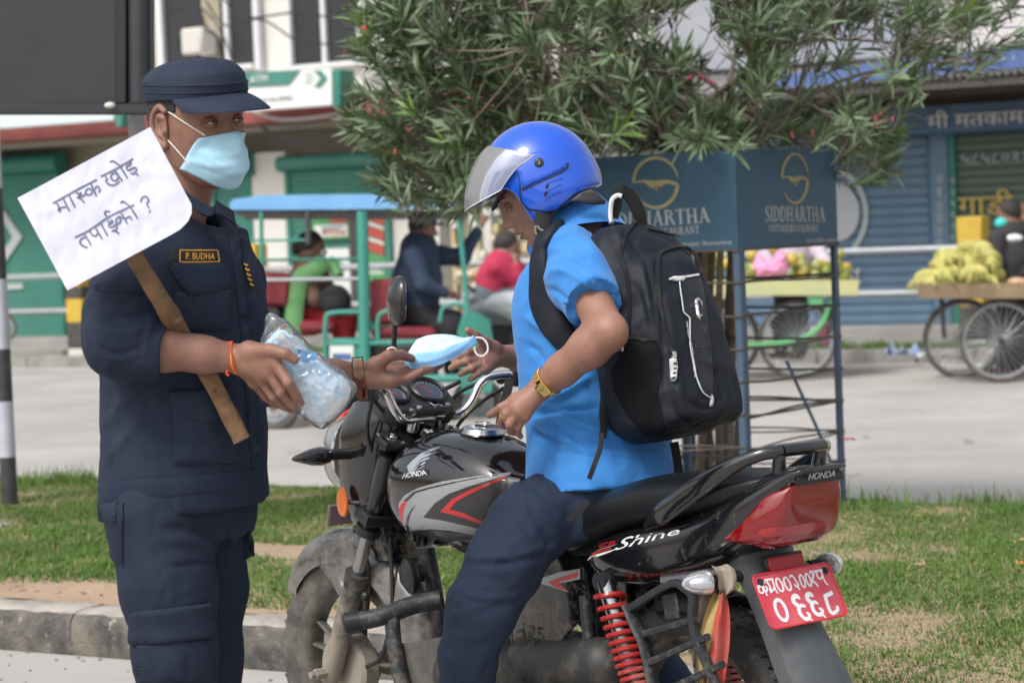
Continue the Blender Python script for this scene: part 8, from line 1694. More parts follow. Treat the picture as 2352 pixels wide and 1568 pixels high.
poly = [(818, -150), (800, 60), (850, 150), (828, 250), (800, 300), (850, 345), (875, 410), (930, 465), (1000, 478), (1085, 470), (1110, 410), (1180, 350), (1350, 345), (1500, 338), (1650, 335), (1850, 328), (1925, 360), (1965, 415), (2040, 395), (2055, 350), (2030, 290), (2080, 225), (2160, 185), (2240, 150), (2330, 60), (2345, -150)]
tw = []
while len(tw) < 1020:
    x, y = r.uniform(800, 2345), r.uniform(-150, 480)
    if not inpoly(x, y, poly): continue
    rim = min(abs(x-820)/300, abs(2345-x)/500, 1); gap = fbm(np.array([[x/95, y/95, 0]]), 2, 44)[0]; dens = 1.0 if x < 1450 else .72 if x < 1900 else .5
    if r.uniform() > dens*(1.15 if y > 200 else .9) or gap < (-.32 if x < 1500 else -.16): continue
    hw = .95*(1-((x-1550)/880)**2)**.5 if abs(x-1550) < 870 else .15; tw.append((x, y, 10.15+r.uniform(-hw, hw)))
for p in [(808, 22), (818, 62), (806, 252), (815, 298), (860, 330), (2300, 120), (2340, 90), (2250, 165), (2290, 50), (2030, 400), (1990, 420), (1110, 465), (1060, 478), (930, 470), (880, 430), (2075, 265), (1965, 430), (1320, 330), (1250, 340), (1480, 335)]: tw.append((p[0]+8, p[1]-8, 9.9+r.uniform(-.3, .3)))
NB = 26; att = [tops[i % len(tops)] for i in range(NB)]
nodes = []
for i in range(NB):        # main limbs spread from the stem tops
    a = P(1620+r.uniform(-60, 60), 350+r.uniform(-20, 40), 10.1+r.uniform(-.2, .2)) if i % 2 else att[i]; k = tw[r.integers(len(tw))] if i > 7 else [(1050, 300, 9.9), (950, 120, 10.2), (2100, 100, 10.0), (2200, 60, 10.1), (1960, 300, 9.8), (1300, 60, 10.3), (1000, 420, 9.9), (2250, 130, 10.1)][i]
    e = P(k[0], k[1], k[2]); m_ = (a+e)/2+A3(0, 0, .12)+r.normal(0, .05, 3); q = smooth_path([a, m_, e], 6); obj('branch', tube(q, np.linspace(.013, .004, len(q)), 6), m_bark, ol); nodes += list(q[2:])
nodes = np.array(nodes); LV = []; LM = []; twg = []
cen = P(1560, 330, 10.15)
def leaf(L, w, bend, wid=5):
    xs = np.linspace(0, 1, 6); hw = w*np.sin(pi*np.clip(xs, .02, .98)**.85)**.9; z = -bend*xs**2*L
    V = []; 
    for x, h_, zz in zip(xs, hw, z): V += [(x*L, -h_, zz+.25*h_), (x*L, 0, zz), (x*L, h_, zz+.25*h_)]
    return np.array(V)
LF = [(3*i+j, 3*i+j+1, 3*i+j+4, 3*i+j+3) for i in range(5) for j in range(2)]
protos = [leaf(.13, .0088, b) for b in (.02, .12, .3, -.05)]
for x, y, D in tw:
    p = P(x, y, D); d0 = nrm(nrm(p-cen)*.8+A3(0, 0, .55)+r.normal(0, .45, 3)); L = r.uniform(.10, .2); base = p-d0*L*.6
    nn_i = nodes[np.argmin(((nodes-base)**2).sum(1))]; twg.append(tube([nn_i, (nn_i+base)/2+A3(0, 0, -.01), base, p+d0*L*.35], [.004, .0035, .003, .0015], 4, cap=False))
    nl = r.integers(16, 27); u = nrm(np.cross(d0, r.normal(size=3))); v = np.cross(d0, u); kind = 2 if r.uniform() < .10 else 0
    for k in range(nl):
        t = k/nl; ang = k*2.399+r.normal(0, .25); rad = u*cos(ang)+v*sin(ang); op = r.uniform(.35, 1.25)*(1.15-.75*t); ld = nrm(d0*cos(op)+rad*sin(op)+A3(0, 0, -.10)); s_ = nrm(np.cross(ld, d0)+1e-6); nn2 = np.cross(ld, s_) if False else np.cross(s_, ld)
        nn2 = nn2 if nn2@d0 > 0 else -nn2; s_ = np.cross(nn2, ld); sc_ = r.uniform(.5, 1.12)*(1-.35*t**3); pv_ = protos[r.integers(4)]*sc_; LV.append(base+d0*L*(.1+.9*t)+pv_@np.stack([ld, s_, nn2])); LM.append(2 if kind == 2 and t > .3 else int(r.uniform() < .42))
order = np.argsort([(l.mean(0)-CAM)@FW for l in LV]); near = set(order[:300].tolist()); far = [i for i in range(len(LV)) if i not in near]
V = np.concatenate([LV[i] for i in far]); fi = np.array(LF); Fa = (fi[None]+(np.arange(len(far))*18)[:, None, None]).reshape(-1, 4)
me = bpy.data.meshes.new('foliage'); me.vertices.add(len(V)); O_ = _T[ol.name][:3, 3]; me.vertices.foreach_set('co', (V-O_).ravel()); me.loops.add(Fa.size); me.loops.foreach_set('vertex_index', Fa.ravel()); me.polygons.add(len(Fa)); me.polygons.foreach_set('loop_start', np.arange(len(Fa))*4); me.polygons.foreach_set('material_index', np.repeat([LM[i] for i in far], 10).astype(np.int32)); me.polygons.foreach_set('use_smooth', np.ones(len(Fa), bool)); me.update(calc_edges=True)
for k in m_lf: me.materials.append(k)
fo = bpy.data.objects.new('foliage', me); COL.objects.link(fo); fo.parent = ol; fo['kind'] = 'stuff'
for i in sorted(near): obj('leaf', (LV[i], LF), m_lf[LM[i]], ol, smooth=180)
obj('twigs', join(*twg), m_bark, ol, kind='stuff')
m_bud = mat('pink_bud', (.50, .03, .07), .5, var=(40, (.65, .12, .2), 1.5))
for x, y in ((833, 64), (838, 70), (792, 120), (1628, 188), (1612, 178), (1640, 196), (2008, 268), (2020, 262), (2030, 278), (2048, 270), (2012, 285), (1203, 50), (1305, 5), (940, 300), (1865, 300), (1820, 310), (905, 350), (1580, 170)):
    D = 9.5; b = thing.__call__ if False else None; s_ = r.uniform(.7, 1.3); obj('flower_bud', join(*[sphere(P(x+r.normal(0, 4), y+r.normal(0, 4), D), (.0045*s_, .0045*s_, .008*s_), 7) for _ in range(2)]), m_bud, ol)
# shoots in the stand
sh = thing('reed_shoots', 'thin green shoots growing among the oleander stems inside the planter stand', 'plant', tuple(G(1590, 1080, .15))); ms = []
for i in range(70):
    g = G(r.uniform(1556, 1690), r.uniform(1075, 1110), .15); h_ = r.uniform(.06, .20); a = r.uniform(0, 6.28); t = r.uniform(.1, .4); d = A3(cos(a), sin(a), 0)*t*h_; pv_ = np.array([g-A3(.004, 0, 0), g+A3(.004, 0, 0), g+d*.5+A3(.004, 0, h_*.6), g+d*.5+A3(-.004, 0, h_*.6), g+d+A3(0, 0, h_)]); ms.append((pv_, [(0, 1, 2, 3), (3, 2, 4)]))
obj('shoots', join(*ms), m_lf[2], sh, kind='stuff', smooth=0)
# ================================================================ BILLBOARD, POLES
bb = thing('black_signboard', 'black back of a large sign board on a white pole above the officer', 'sign', tuple(P(312, 1300, 9.6)*[1, 1, 0]+A3(0, 0, .15)))
m_bb = mat('black_sheet', (.020, .022, .027), .5, var=(2, (.028, .030, .036), 1.5), bump=(12, .2), spots=(26, (.06, .06, .065), .72))
def fbx(x0, y0, x1, y1, D, dep, bev=.004):
    a = P(x0, (y0+y1)/2, D); b = P(x1, (y0+y1)/2, D); t = P((x0+x1)/2, y0, D); u = P((x0+x1)/2, y1, D); X_ = nrm(b-a); Z_ = nrm(t-u); Y_ = nrm(np.cross(Z_, X_)); return box((a+b)/2*.5+(t+u)/2*.5+Y_*dep/2, (np.linalg.norm(b-a), dep, np.linalg.norm(t-u)), basis(X_, Y_, Z_), bev)
obj('sheet', fbx(-300, -400, 268, 240, 9.4, .01), m_bb, bb); obj('frame_edge', fbx(-300, 238, 356, 262, 9.36, .05), m_bb, bb); obj('frame_edge', fbx(262, -400, 290, 238, 9.40, .10), mat('black_frame', (.013, .014, .017), .5), bb); obj('frame_post', xf(tube([P(318, -400, 9.45), P(323, 238, 9.45)], .055, 20)), m_bb, bb); obj('sheet', fbx(338, -400, 354, 238, 9.42, .02), m_bb, bb)
obj('paint_splash', sphere(P(252, 242, 9.33), (.022, .01, .013), 10), m_wp, bb); 
b_ = P(312, 262, 9.6); obj('pole', tube([A3(b_[0]+.02, b_[1], .12), b_, b_+A3(-.0, 0, .15)], .034, 16), mat('pole_grey', (.42, .42, .45), .5, var=(8, (.33, .33, .36), 1.5)), bb)
g = G(24, 1180, .14); sp = thing('striped_pole', 'black and white striped steel pole at the far rim of the median', 'pole', tuple(g)); m_pw2 = mat('pole_white', (.56, .58, .66), .45, var=(10, (.46, .48, .55), 1.6), spots=(30, (.3, .27, .22), .72)); m_pb2 = mat('pole_black', (.035, .038, .045), .5, var=(12, (.07, .07, .075), 1.6))
Dg = float((g-CAM)@FW); zs = [.10]+[P(20, y, Dg)[2] for y in (1048, 925, 880+0, 762)]+[1.6, 1.9, 2.3]
zs = [.10, P(20, 1048, Dg)[2], P(10, 920, Dg)[2], P(5, 800, Dg)[2], P(0, 640, Dg)[2], 1.7, 2.2]
for i in range(6): obj('painted_band', tube([A3(g[0]-.0, g[1], zs[i]), A3(g[0], g[1], zs[i+1]-.0005)], .0395+.0006*(i % 2), 20), m_pb2 if i in (0, 2, 4) else m_pw2, sp, smooth=30)
# ================================================================ LITTER
def scrap(x, y, z, w, lab, m, nm='litter', seed=1, n=0):
    q = G(x, y, z); r_ = np.random.default_rng(seed); V = []; k = 7
    for i in range(k):
        for j in range(k): V.append(q+A3((i/(k-1)-.5)*w, (j/(k-1)-.5)*w*.7, .008+abs(r_.normal(0, w*.14))))
    o = obj(nm, (np.array(V), grid_faces(k, k)), m, None, smooth=180, loc=q); tag(o, lab, 'litter')
m_lw = mat('litter_white', (.6, .62, .66), .5); m_lp = mat('litter_pink', (.6, .2, .22), .5, var=(40, (.65, .55, .3), 3))
for a in ((2075, 818, .1, .30, 'white and blue plastic bag crumpled by the far shop step', mat('litter_blue', (.5, .55, .65), .5, var=(14, (.15, .25, .5), 2)), 3), (2125, 822, .1, .16, 'small white scrap beside the crumpled plastic bag', m_lw, 4), (2200, 825, .1, .3, 'brown heap of dust and wrappers near the banana cart wheel', m_stone, 5), (2112, 1306, .17, .06, 'pink and yellow wrapper lying in the grass behind the number plate', m_lp, 6), (2195, 1282, .17, .05, 'grey crumpled scrap in the grass', m_stone, 7), (2338, 1252, .17, .06, 'pink wrapper at the far right in the grass', m_lp, 8), (2345, 1300, .17, .04, 'orange scrap below the pink wrapper', mat('litter_orange', (.6, .25, .08), .6), 9), (1970, 1338, .17, .05, 'dry brown leaf beside the right indicator', mat('dry_leaf', (.3, .2, .1), .8), 10), (8, 1210, .17, .05, 'white scrap at the foot of the striped pole', m_lw, 11), (45, 1452-100, .17, .03, 'dry leaf on the bare earth at the left', mat('dry_leaf2', (.25, .17, .1), .8), 12), (1990, 1008, 0, .04, 'small dark leaf on the street', m_stone, 13), (2225, 1018, 0, .05, 'brown leaf lying on the street', m_stone, 14)): scrap(*a[:6], seed=a[6])
# ================================================================ STREET LIFE (beyond the median)
def figure(lab, D, J, skin, shirt, pants, hair=m_hair, w=1., shoes=True, head=.105, extra=None, dep=None):
    """J: survey points of the joints (x, y, depth offset)"""
    q = {k: P(v[0], v[1], D+(v[2] if len(v) > 2 else 0)) for k, v in J.items()}; t = thing('person', lab, 'person', tuple(q['hip']*[1, 1, 0])); S1 = SDF(); hd = q['head']; f = nrm(q['nose']-hd)
    S1.ell(hd, (.095, .075, .118), basis(f, nrm(np.cross(ZZ, f)), np.cross(f, nrm(np.cross(ZZ, f)))), k=.01).cap(hd+f*.085+A3(0, 0, -.005), hd+f*.105+A3(0, 0, -.03), .012, .016, k=.02).cap(hd-A3(0, 0, .05), q['neck'], .055, .06, k=.03)
    S1.cap(q['neck'], q['hip'], .10*w, .11*w, k=.05)
    for s in 'LR':
        S1.chain([q['sh'+s], q['el'+s], q['ha'+s]], [.045, .038, .026], k=.02); S1.cap(q['neck'], q['sh'+s], .05, .045, k=.03); e = nrm(q['ha'+s]-q['el'+s]); n_ = nrm(np.cross(e, FW))
        for i in range(4): S1.cap(q['ha'+s], q['ha'+s]+e*(.085-.006*abs(i-1.5))+n_*(.02*(i-1.5)), .014, .008, k=.008)
        S1.cap(q['ha'+s], q['ha'+s]+e*.05+n_*.045, .013, .009, k=.01); S1.chain([q['hip'], q['kn'+s], q['ft'+s]], [.08, .055, .04], k=.03); S1.cap(q['ft'+s], q['ft'+s]+A3(f[0]*.12, f[1]*.12, 0), .035, .03, k=.02)
    obj('body', S1.mesh(.012, 1), skin, t, smooth=180)
    S2 = SDF().cap(q['neck']-A3(0, 0, .02), (q['neck']+q['hip'])/2, .125*w, .15*w, k=.08).cap((q['neck']+q['hip'])/2, q['hip'], .15*w, .145*w, k=.08)
    for s in 'LR': S2.chain([q['sh'+s], q['el'+s], q['el'+s]*.25+q['ha'+s]*.75], [.075*w, .06, .045], k=.05)
    obj('shirt', wrinkle(S2.mesh(.012, 1), .006, 8, 5), shirt, t, smooth=180)
    S3 = SDF().cap(q['hip'], q['hip']+A3(0, 0, .04), .145*w, k=.05)
    for s in 'LR': S3.chain([q['hip'], q['kn'+s], q['ft'+s]*.85+q['kn'+s]*.15], [.12*w, .085, .065], k=.06)
    obj('trousers', wrinkle(S3.mesh(.013, 1), .006, 8, 6), pants, t, smooth=180)
    if hair: obj('hair', SDF().ell(hd-f*.012+A3(0, 0, .018), (.103, .084, .112), basis(f, nrm(np.cross(ZZ, f)), np.cross(f, nrm(np.cross(ZZ, f)))), k=.01).ell(hd+f*.078-A3(0, 0, .045), (.088, .12, .090), k=.02, sub=True).mesh(.009, 1), hair, t, smooth=180)
    return t, q, f
m_teald = mat('rickshaw_teal', (.05, .24, .19), .45, var=(4, (.05, .31, .25), 1.4)); m_rred = mat('rickshaw_red', (.24, .03, .04), .5); m_rblue = mat('tarpaulin_blue', (.16, .40, .72), .55, var=(3, (.22, .46, .76), 1.4)); m_sk3 = skinmat('skin_street', (.22, .11, .075), (.25, .13, .09))
RD = 17.2; rk = thing('electric_rickshaw', 'green and red electric rickshaw with a light blue roof carrying a passenger', 'rickshaw', tuple(P(800, 980, RD+.5)*[1, 1, 0]))
def rp(x, y, d=0): return P(x, y, RD+d)
def rbx(x0, y0, x1, y1, d0, dep, bev=.01): return fbx(x0, y0, x1, y1, RD+d0, dep, bev)
def extr(poly, d0, d1):
    a = [rp(x, y, d0) for x, y in poly]; b = [rp(x, y, d1) for x, y in poly]; n = len(poly); V = np.array(a+b); Fc = [tuple(range(n)), tuple(range(n, 2*n))[::-1]]+[(i, i+n, (i+1) % n+n, (i+1) % n) for i in range(n)]
    if np.cross(V[1]-V[0], V[2]-V[1])@FW > 0: Fc = [f[::-1] for f in Fc]
    return V, Fc
obj('roof', extr([(526, 470), (534, 458), (600, 449), (1040, 443), (1060, 450), (1066, 468), (1062, 478), (640, 482), (530, 482)], 0, 1.05), m_rblue, rk, smooth=50); obj('roof_frame', rbx(532, 482, 1055, 488, .02, 1.0, .003), m_blk, rk)
for n_, pts, r_, mt in (('post', [(832, 486), (836, 700), (838, 850)], .042, m_teald), ('post', [(600, 486), (602, 700)], .016, m_teald), ('post', [(708, 486), (708, 560)], .022, m_blk), ('post', [(1052, 480), (1064, 600), (1075, 720)], .018, m_teald), ('rail', [(540, 553), (708, 551)], .009, m_teald), ('rail', [(560, 598), (830, 594)], .011, m_tealdk), ('rail', [(590, 643), (830, 640)], .014, m_galv), ('armrest', [(748, 850), (748, 740), (762, 719), (832, 716)], .018, m_teald), ('armrest', [(868, 790), (868, 735), (882, 716), (930, 712)], .016, m_teald), ('armrest', [(1010, 740), (1020, 705), (1060, 700), (1085, 730)], .016, m_teald), ('floor_rail', [(745, 790), (960, 786)], .018, m_teald), ('floor_rail', [(590, 880), (1060, 868)], .03, m_teald)):
    for d in ((0, .98) if n_ in ('post', 'armrest', 'floor_rail') else (0,)): obj(n_, tube(smooth_path([rp(x, y, d) for x, y in pts], 4) if len(pts) > 2 else [rp(x, y, d) for x, y in pts], r_, 8), mt, rk)
obj('seat_back', rbx(576, 626, 664, 704, .1, .85, .03), m_rred, rk); obj('seat_cushion', rbx(590, 735, 770, 764, .1, .85, .03), m_rred, rk); obj('side_body', rbx(588, 705, 640, 880, .05, .9, .03), m_blk, rk); obj('seat_back', rbx(850, 640, 928, 745, .1, .85, .03), m_rred, rk); obj('seat_cushion', rbx(852, 750, 1000, 778, .1, .85, .03), m_rred, rk)
obj('battery_box', rbx(752, 776, 850, 870, .0, .9, .02), m_teald, rk); obj('sticker', rbx(757, 786, 812, 836, -.012, .01, .002), m_pw, rk); obj('sticker_print', rbx(764, 812, 806, 826, -.02, .006, .001), m_blub, rk); obj('seat_base', rbx(852, 780, 1000, 868, .1, .8, .02), m_blk, rk)
obj('front_cowl', extr([(1050, 760), (1062, 722), (1095, 716), (1125, 735), (1135, 800), (1130, 900), (1060, 905)], .2, .75), m_teald, rk, smooth=50); obj('handlebar', tube([rp(1040, 672, .2), rp(1052, 684, .5), rp(1040, 676, .8)], .014, 8), m_cable, rk)
def cartwheel(x, y, rpx, D, parent, name='wheel', yaw=0., ns=18, th=.022, rm=m_ftyre):
    c = P(x, y, D); R_ = rpx*D/F; ax = nrm(A3(sin(yaw), cos(yaw), 0)); u = nrm(np.cross(ax, ZZ)); v = ZZ; w = obj(name, tube([c+(u*cos(a)+v*sin(a))*R_ for a in np.linspace(0, 2*pi, 40, endpoint=False)], th, 8, close=True), rm, parent, smooth=60)
    obj('rim', tube([c+(u*cos(a)+v*sin(a))*(R_-th*1.3) for a in np.linspace(0, 2*pi, 40, endpoint=False)], th*.6, 6, close=True), m_galv, w); obj('hub', to_axis(lathe([(0, -.06), (.03, -.06), (.035, 0), (.03, .06), (0, .06)], 12), c, ax), m_frame, w)
    obj('spokes', join(*[tube([c+ax*(.03*(-1)**i)+(u*cos(a)+v*sin(a))*.03, c+(u*cos(a+.12)+v*sin(a+.12))*(R_-th)], .0035, 4) for i, a in enumerate(np.linspace(0, 2*pi, ns*2, endpoint=False))]), m_galv, w, kind='stuff')
cartwheel(628, 932, 50, RD+.1, rk, th=.04, ns=10); cartwheel(760, 925, 48, RD+.95, rk, th=.04, ns=10); cartwheel(1098, 925, 48, RD+.5, rk, th=.04, ns=10)
m_brn = mat('brown_shawl', (.17, .10, .075), .9); m_rdress = mat('red_dress', (.45, .03, .03), .8); m_navyb = mat('navy_shirt_far', (.025, .045, .085), .85); m_dgrey = mat('dark_trousers', (.022, .022, .028), .85)
t, q, f = figure('woman passenger in brown and green shawl over a red dress in the rickshaw', RD+.4, dict(head=(716, 568), nose=(760, 572), neck=(712, 606), shL=(730, 622, .15), shR=(708, 624, -.15), elL=(758, 680, .2), elR=(722, 684, -.18), haL=(790, 700, .1), haR=(775, 704, -.1), hip=(705, 725), knL=(790, 730, .12), knR=(785, 736, -.1), ftL=(800, 830, .1), ftR=(796, 838, -.1)), m_sk3, m_brn, m_rdress)
obj('bun', sphere(q['head']-f*.11-A3(0, 0, .02), (.05, .05, .05), 12), m_hair, t); obj('mask', sphere(q['head']+f*.07-A3(0, 0, .035), (.04, .05, .045), 12), m_mwh, t)
m_grn = mat('green_shawl', (.13, .31, .12), .85); obj('shawl', join(tube(smooth_path([rp(745, 600, .1), rp(720, 622, .12), rp(690, 640, .16), rp(678, 700, .14), rp(672, 765, .12)], 5), .036, 10, ref=FW, flat=1.9), tube(smooth_path([rp(742, 602, .3), rp(765, 612, .2), rp(778, 635, .15)], 4), .045, 10)), m_grn, t)
obj('handbag', sphere(rp(770, 690, .15), (.12, .1, .12), 14), m_dgrey, t)
t, q, f = figure('driver in navy shirt and grey cap raising one arm at the rickshaw handlebar', RD+.45, dict(head=(972, 522), nose=(1010, 530), neck=(962, 566), shL=(988, 585, .2), shR=(950, 590, -.2), elL=(1062, 590, .25), elR=(972, 655, -.25), haL=(1106, 515, .25), haR=(1035, 676, -.2), hip=(955, 725), knL=(1040, 742, .15), knR=(1035, 750, -.12), ftL=(1050, 860, .15), ftR=(1040, 865, -.1)), m_sk3, m_navyb, m_dgrey, w=1.15)
obj('cap', join(sphere(q['head']+A3(0, 0, .055), (.112, .095, .07), 14), tube([q['head']+f*.08+A3(0, 0, .045), q['head']+f*.17+A3(0, 0, .03)], .05, 10, ref=ZZ, flat=1.2) if False else sphere(q['head']+f*.11+A3(0, 0, .045), (.07, .08, .012), 12)), mat('grey_cap', (.16, .18, .22), .8), t)
m_pinkr = mat('crimson_jumper', (.45, .03, .08), .85); t, q, f = figure('man in crimson jumper sitting with hands raised to his face behind the rider', 19.4, dict(head=(1166, 566), nose=(1205, 575), neck=(1152, 598), shL=(1165, 612, .15), shR=(1140, 615, -.15), elL=(1205, 652, .1), elR=(1195, 656, -.1), haL=(1190, 600, .05), haR=(1186, 604, -.08), hip=(1130, 680), knL=(1200, 670, .1), knR=(1196, 678, -.1), ftL=(1206, 770, .1), ftR=(1200, 778, -.1)), m_sk3, m_pinkr, mat('grey_jeans', (.12, .15, .18), .85))
# parked motorcycle with a white sack
pm_ = thing('parked_motorcycle', 'grey parked motorcycle loaded with a white sack beyond the handlebar', 'motorcycle', tuple(P(1150, 840, 18.9)*[1, 1, 0]))
cartwheel(1090, 800, 48, 18.9, pm_, th=.035, ns=8); cartwheel(1225, 790, 48, 18.7, pm_, th=.035, ns=8)
obj('tank_body', SDF().ell(P(1130, 715, 18.8), (.20, .13, .10), k=.03).cap(P(1100, 730, 18.8), P(1220, 725, 18.7), .07, .09, k=.06).mesh(.014, 1), mat('silver_tank', (.25, .27, .29), .3, coat=.6), pm_, smooth=180); obj('engine', SDF().box(P(1160, 775, 18.8), (.16, .09, .10), None, .03).mesh(.016, 1), m_frame, pm_); obj('fork', tube([P(1085, 660, 18.9), P(1090, 800, 18.9)], .02, 8), m_galv, pm_); obj('handlebar', tube([P(1070, 655, 18.6), P(1090, 668, 18.85), P(1072, 660, 19.1)], .014, 8), m_cable, pm_); obj('headlamp', sphere(P(1075, 680, 18.85), .065, 12), m_chr, pm_)
sk_ = obj('sack', wrinkle(SDF().ell(P(1172, 695, 18.5), (.20, .14, .085), k=.05).ell(P(1200, 712, 18.5), (.16, .13, .09), k=.05).mesh(.012, 1), .01, 9), m_mwh, None, smooth=180); tag(sk_, 'crumpled white sack lying on the parked motorcycle seat', 'sack')
# fruit cart
def cart(name, lab, x0, x1, yt, D, mt, mw, wheels, dep=1.0):
    c = thing(name, lab, 'cart', tuple(P((x0+x1)/2, 860, D+.4)*[1, 1, 0])); k = 5
    for i in range(k): obj('plank', fbx(x0, yt, x1, yt+14, D+dep*i/k, dep/k-.01, .004), mt, c)
    obj('side_board', fbx(x0-4, yt-2, x1+4, yt+34, D-.02, .02, .004), mt, c); 
    for i in range(4): obj('leg', tube([P(x0+(x1-x0)*(.12 if i < 2 else .85), yt+14, D+.1+.7*(i % 2)), P(x0+(x1-x0)*(.14 if i < 2 else .83), yt+125, D+.1+.7*(i % 2))], .02, 6), mw, c)
    for w in wheels: cartwheel(*w[:3], w[3], c, th=.02, yaw=w[4] if len(w) > 4 else 0)
    obj('axle', tube([P(wheels[0][0], wheels[0][1], D), P(wheels[0][0], wheels[0][1], D+dep)], .018, 8), mw, c); return c
fc_ = cart('fruit_cart', 'pale yellow fruit cart with spoked bicycle wheels seen through the planter stand', 1595, 1968, 645, 20.1, mat('cart_yellow', (.55, .52, .25), .7, var=(3, (.45, .50, .28), 1.6)), m_frame, ((1832, 780, 86, 20.2), (1655, 780, 86, 20.9)))
m_cgr = mat('cart_green', (.12, .40, .16), .5); obj('frame_bow', tube(smooth_path([P(x, y, 20.15) for x, y in ((1600, 795), (1720, 792), (1820, 783), (1880, 755), (1905, 700), (1908, 660))], 5), .022, 8), m_cgr, fc_); obj('corner_bracket', join(fbx(1858, 680, 1890, 700, 20.1, .05), fbx(1600, 682, 1625, 700, 20.1, .05)), m_cgr, fc_)
r = np.random.default_rng(5); mf = [mat('mango_green', (.22, .27, .06), .5), mat('mango_yellow', (.55, .40, .08), .5), mat('guava', (.35, .36, .12), .5)]; f0 = None
for i in range(110):
    x = r.uniform(1605, 1945); y = 640-abs(r.normal(0, 22))-(12 if 1600 < x < 1680 else 0)-r.uniform(0, 10); m_ = mf[r.integers(3)]; s_ = r.uniform(.042, .06); o = obj('fruit', sphere((0, 0, 0), (s_, s_*.9, s_), 9), m_, None, smooth=180); o.location = P(x, y, 20.2+r.uniform(0, .7)); tag(o, 'green or yellow fruit heaped on the pale yellow cart', 'fruit', 'fruit heaped on the pale yellow cart')
m_pkw = mat('pale_pink_shirt', (.55, .47, .55), .85); figure('fruit seller in a pale pink shirt standing behind the fruit cart', 21.2, dict(head=(1815, 480), nose=(1780, 490), neck=(1812, 522), shL=(1768, 548, -.1), shR=(1862, 545, .1), elL=(1760, 605, -.15), elR=(1895, 605, -.1), haL=(1790, 640, -.4), haR=(1912, 640, -.3), hip=(1815, 655), knL=(1795, 740), knR=(1835, 740), ftL=(1795, 815), ftR=(1838, 815)), m_sk3, m_pkw, m_dgrey, w=1.1)
o = obj('pink_bag', wrinkle(SDF().ell(P(1768, 618, 20.2), (.15, .1, .07), k=.03).ell(P(1792, 604, 20.2), (.05, .07, .10), k=.03).ell(P(1745, 606, 20.2), (.04, .05, .08), k=.03).mesh(.012, 1), .03, 14), mat('pink_plastic', (.75, .30, .48), .5), None); tag(o, 'bright pink plastic bag on top of the fruit', 'bag')
o = obj('pink_bag', wrinkle(SDF().ell(P(1897, 762, 20.4), (.085, .07, .12), k=.03).mesh(.012, 1), .015, 9), mat('pink_plastic2', (.50, .14, .22), .4), None); tag(o, 'dull pink bag hanging under the fruit cart by its wheel', 'bag')
# banana cart
bc_ = cart('banana_cart', 'wooden handcart with large spoked wheels heaped with bananas', 2112, 2520, 652, 18.9, m_wood, m_frame, ((2298, 782, 91, 19.0), (2212, 778, 88, 19.9), (2480, 782, 91, 19.0)), 1.1)
m_ban = [mat('banana_yellow', (.56, .49, .15), .55, var=(14, (.40, .42, .13), 2.)), mat('banana_green', (.36, .40, .09), .5, var=(12, (.5, .45, .12), 1.6))]; m_bst = mat('banana_stalk', (.12, .09, .04), .8)
def hand_of_bananas():
    ms = []
    for i in range(8):
        a = (i-3.5)*.26; q = [A3(0, 0, .05), A3(.06*sin(a), -.06, .03), A3(.14*sin(a), -.11, -.04), A3(.19*sin(a), -.09, -.13)]; ms.append(tube(smooth_path(q, 3), [.008, .011, .013, .015, .016, .016, .014, .011, .007, .004], 6))
    return join(*ms)
hb0 = hand_of_bananas(); base = [bpy.data.objects.get('x')]
msh = []
for m_ in m_ban: o = obj('banana_bunch', hb0, m_, None, smooth=180); msh.append(o)
first = [True, True]
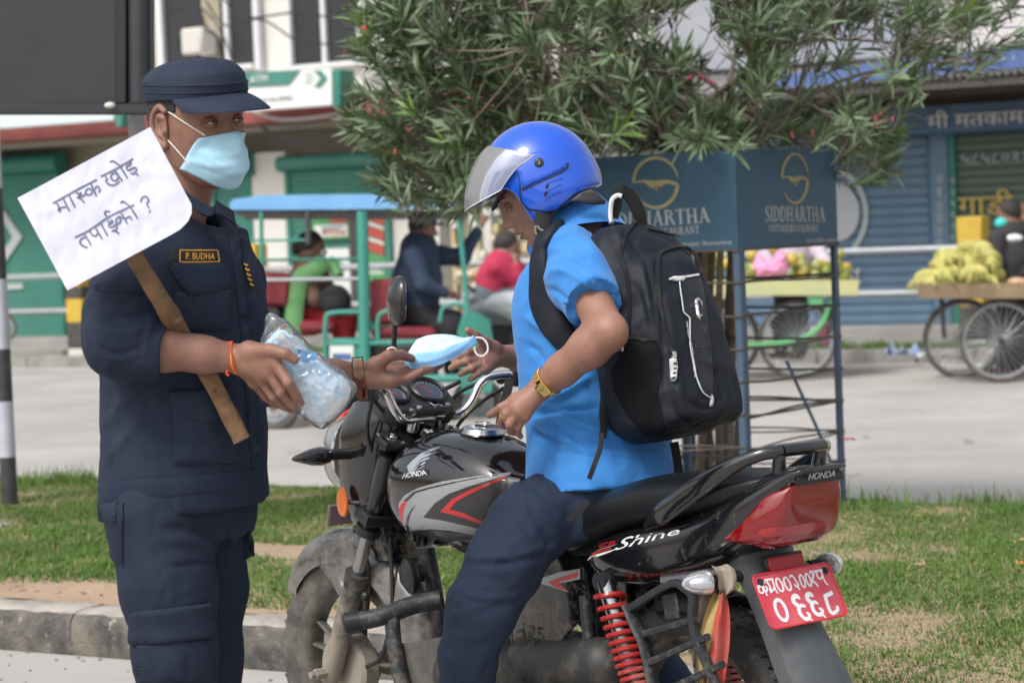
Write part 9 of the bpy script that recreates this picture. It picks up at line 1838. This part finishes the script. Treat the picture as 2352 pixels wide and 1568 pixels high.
for i in range(190):
    t = r.uniform(); k = int(r.uniform() < .3); lay = r.uniform(); xc = 2212+(r.uniform(-88, 88))*(1-.62*lay); y = 648-lay*62-(22*np.exp(-((xc-2240)/18)**2)+10*np.exp(-((xc-2175)/16)**2)) if True else 0; D = 19.15+r.uniform(-.2, .75)*(1-lay*.6)
    o = msh[k] if first[k] else msh[k].copy()
    if not first[k]: COL.objects.link(o)
    first[k] = False; o.location = P(xc, y, D); o.rotation_euler = (r.uniform(-.6, .5), r.uniform(-.5, .5), r.uniform(-1.3, 1.3)); o.scale = (r.uniform(.6, .95),)*3; tag(o, 'bunch of yellow green bananas heaped on the wooden handcart', 'bananas', 'banana bunches heaped on the handcart')
o = obj('wrapped_parcel', SDF().ell(P(2335, 648, 19.3), (.09, .07, .04), k=.02).mesh(.01, 1), m_lp, None); tag(o, 'small red and white parcel beside the bananas', 'parcel')
m_gtee = mat('charcoal_tee', (.035, .033, .036), .85); t, q, f = figure('banana seller in charcoal shirt and turquoise mask behind the handcart', 20.1, dict(head=(2316, 492), nose=(2285, 508), neck=(2318, 530), shL=(2290, 548, -.12), shR=(2356, 548, .12), elL=(2286, 602, -.15), elR=(2372, 610, .1), haL=(2292, 640, -.5), haR=(2360, 645, -.4), hip=(2325, 660), knL=(2308, 745), knR=(2334, 745), ftL=(2300, 850), ftR=(2330, 852)), m_sk3, m_gtee, m_dgrey)
obj('mask', sphere(q['head']+f*.075-A3(0, 0, .045)-FW*.03, (.06, .07, .052), 12), mat('turquoise_mask', (.05, .55, .50), .7), t); obj('white_yoke', sphere(q['neck']*.75+q['hip']*.25-FW*.08+A3(0, 0, .05), (.10, .07, .05), 12), m_mwh, t)
t, q, f = figure('person in dark clothes half cut by the frame beside the banana seller', 20.6, dict(head=(2372, 480), nose=(2350, 490), neck=(2372, 522), shL=(2350, 545), shR=(2400, 545), elL=(2352, 600), elR=(2410, 600), haL=(2362, 640), haR=(2400, 640), hip=(2375, 650), knL=(2365, 740), knR=(2385, 740), ftL=(2362, 840), ftR=(2388, 840)), m_sk3, m_dgrey, m_dgrey)
# bicycle wheel beyond the far left pole
bw = thing('bicycle', 'bicycle half out of view at the far left kerb', 'bicycle', tuple(P(2, 760, 26)*[1, 1, 0])); cartwheel(6, 752, 30, 26, bw, th=.02, ns=10); cartwheel(-140, 752, 30, 26, bw, th=.02, ns=10); obj('frame', join(tube([P(6, 752, 26), P(-20, 700, 26), P(-90, 705, 26), P(-65, 755, 26)], .018, 6), tube([P(-140, 752, 26), P(-65, 755, 26), P(-95, 695, 26)], .015, 6)), m_cable, bw)
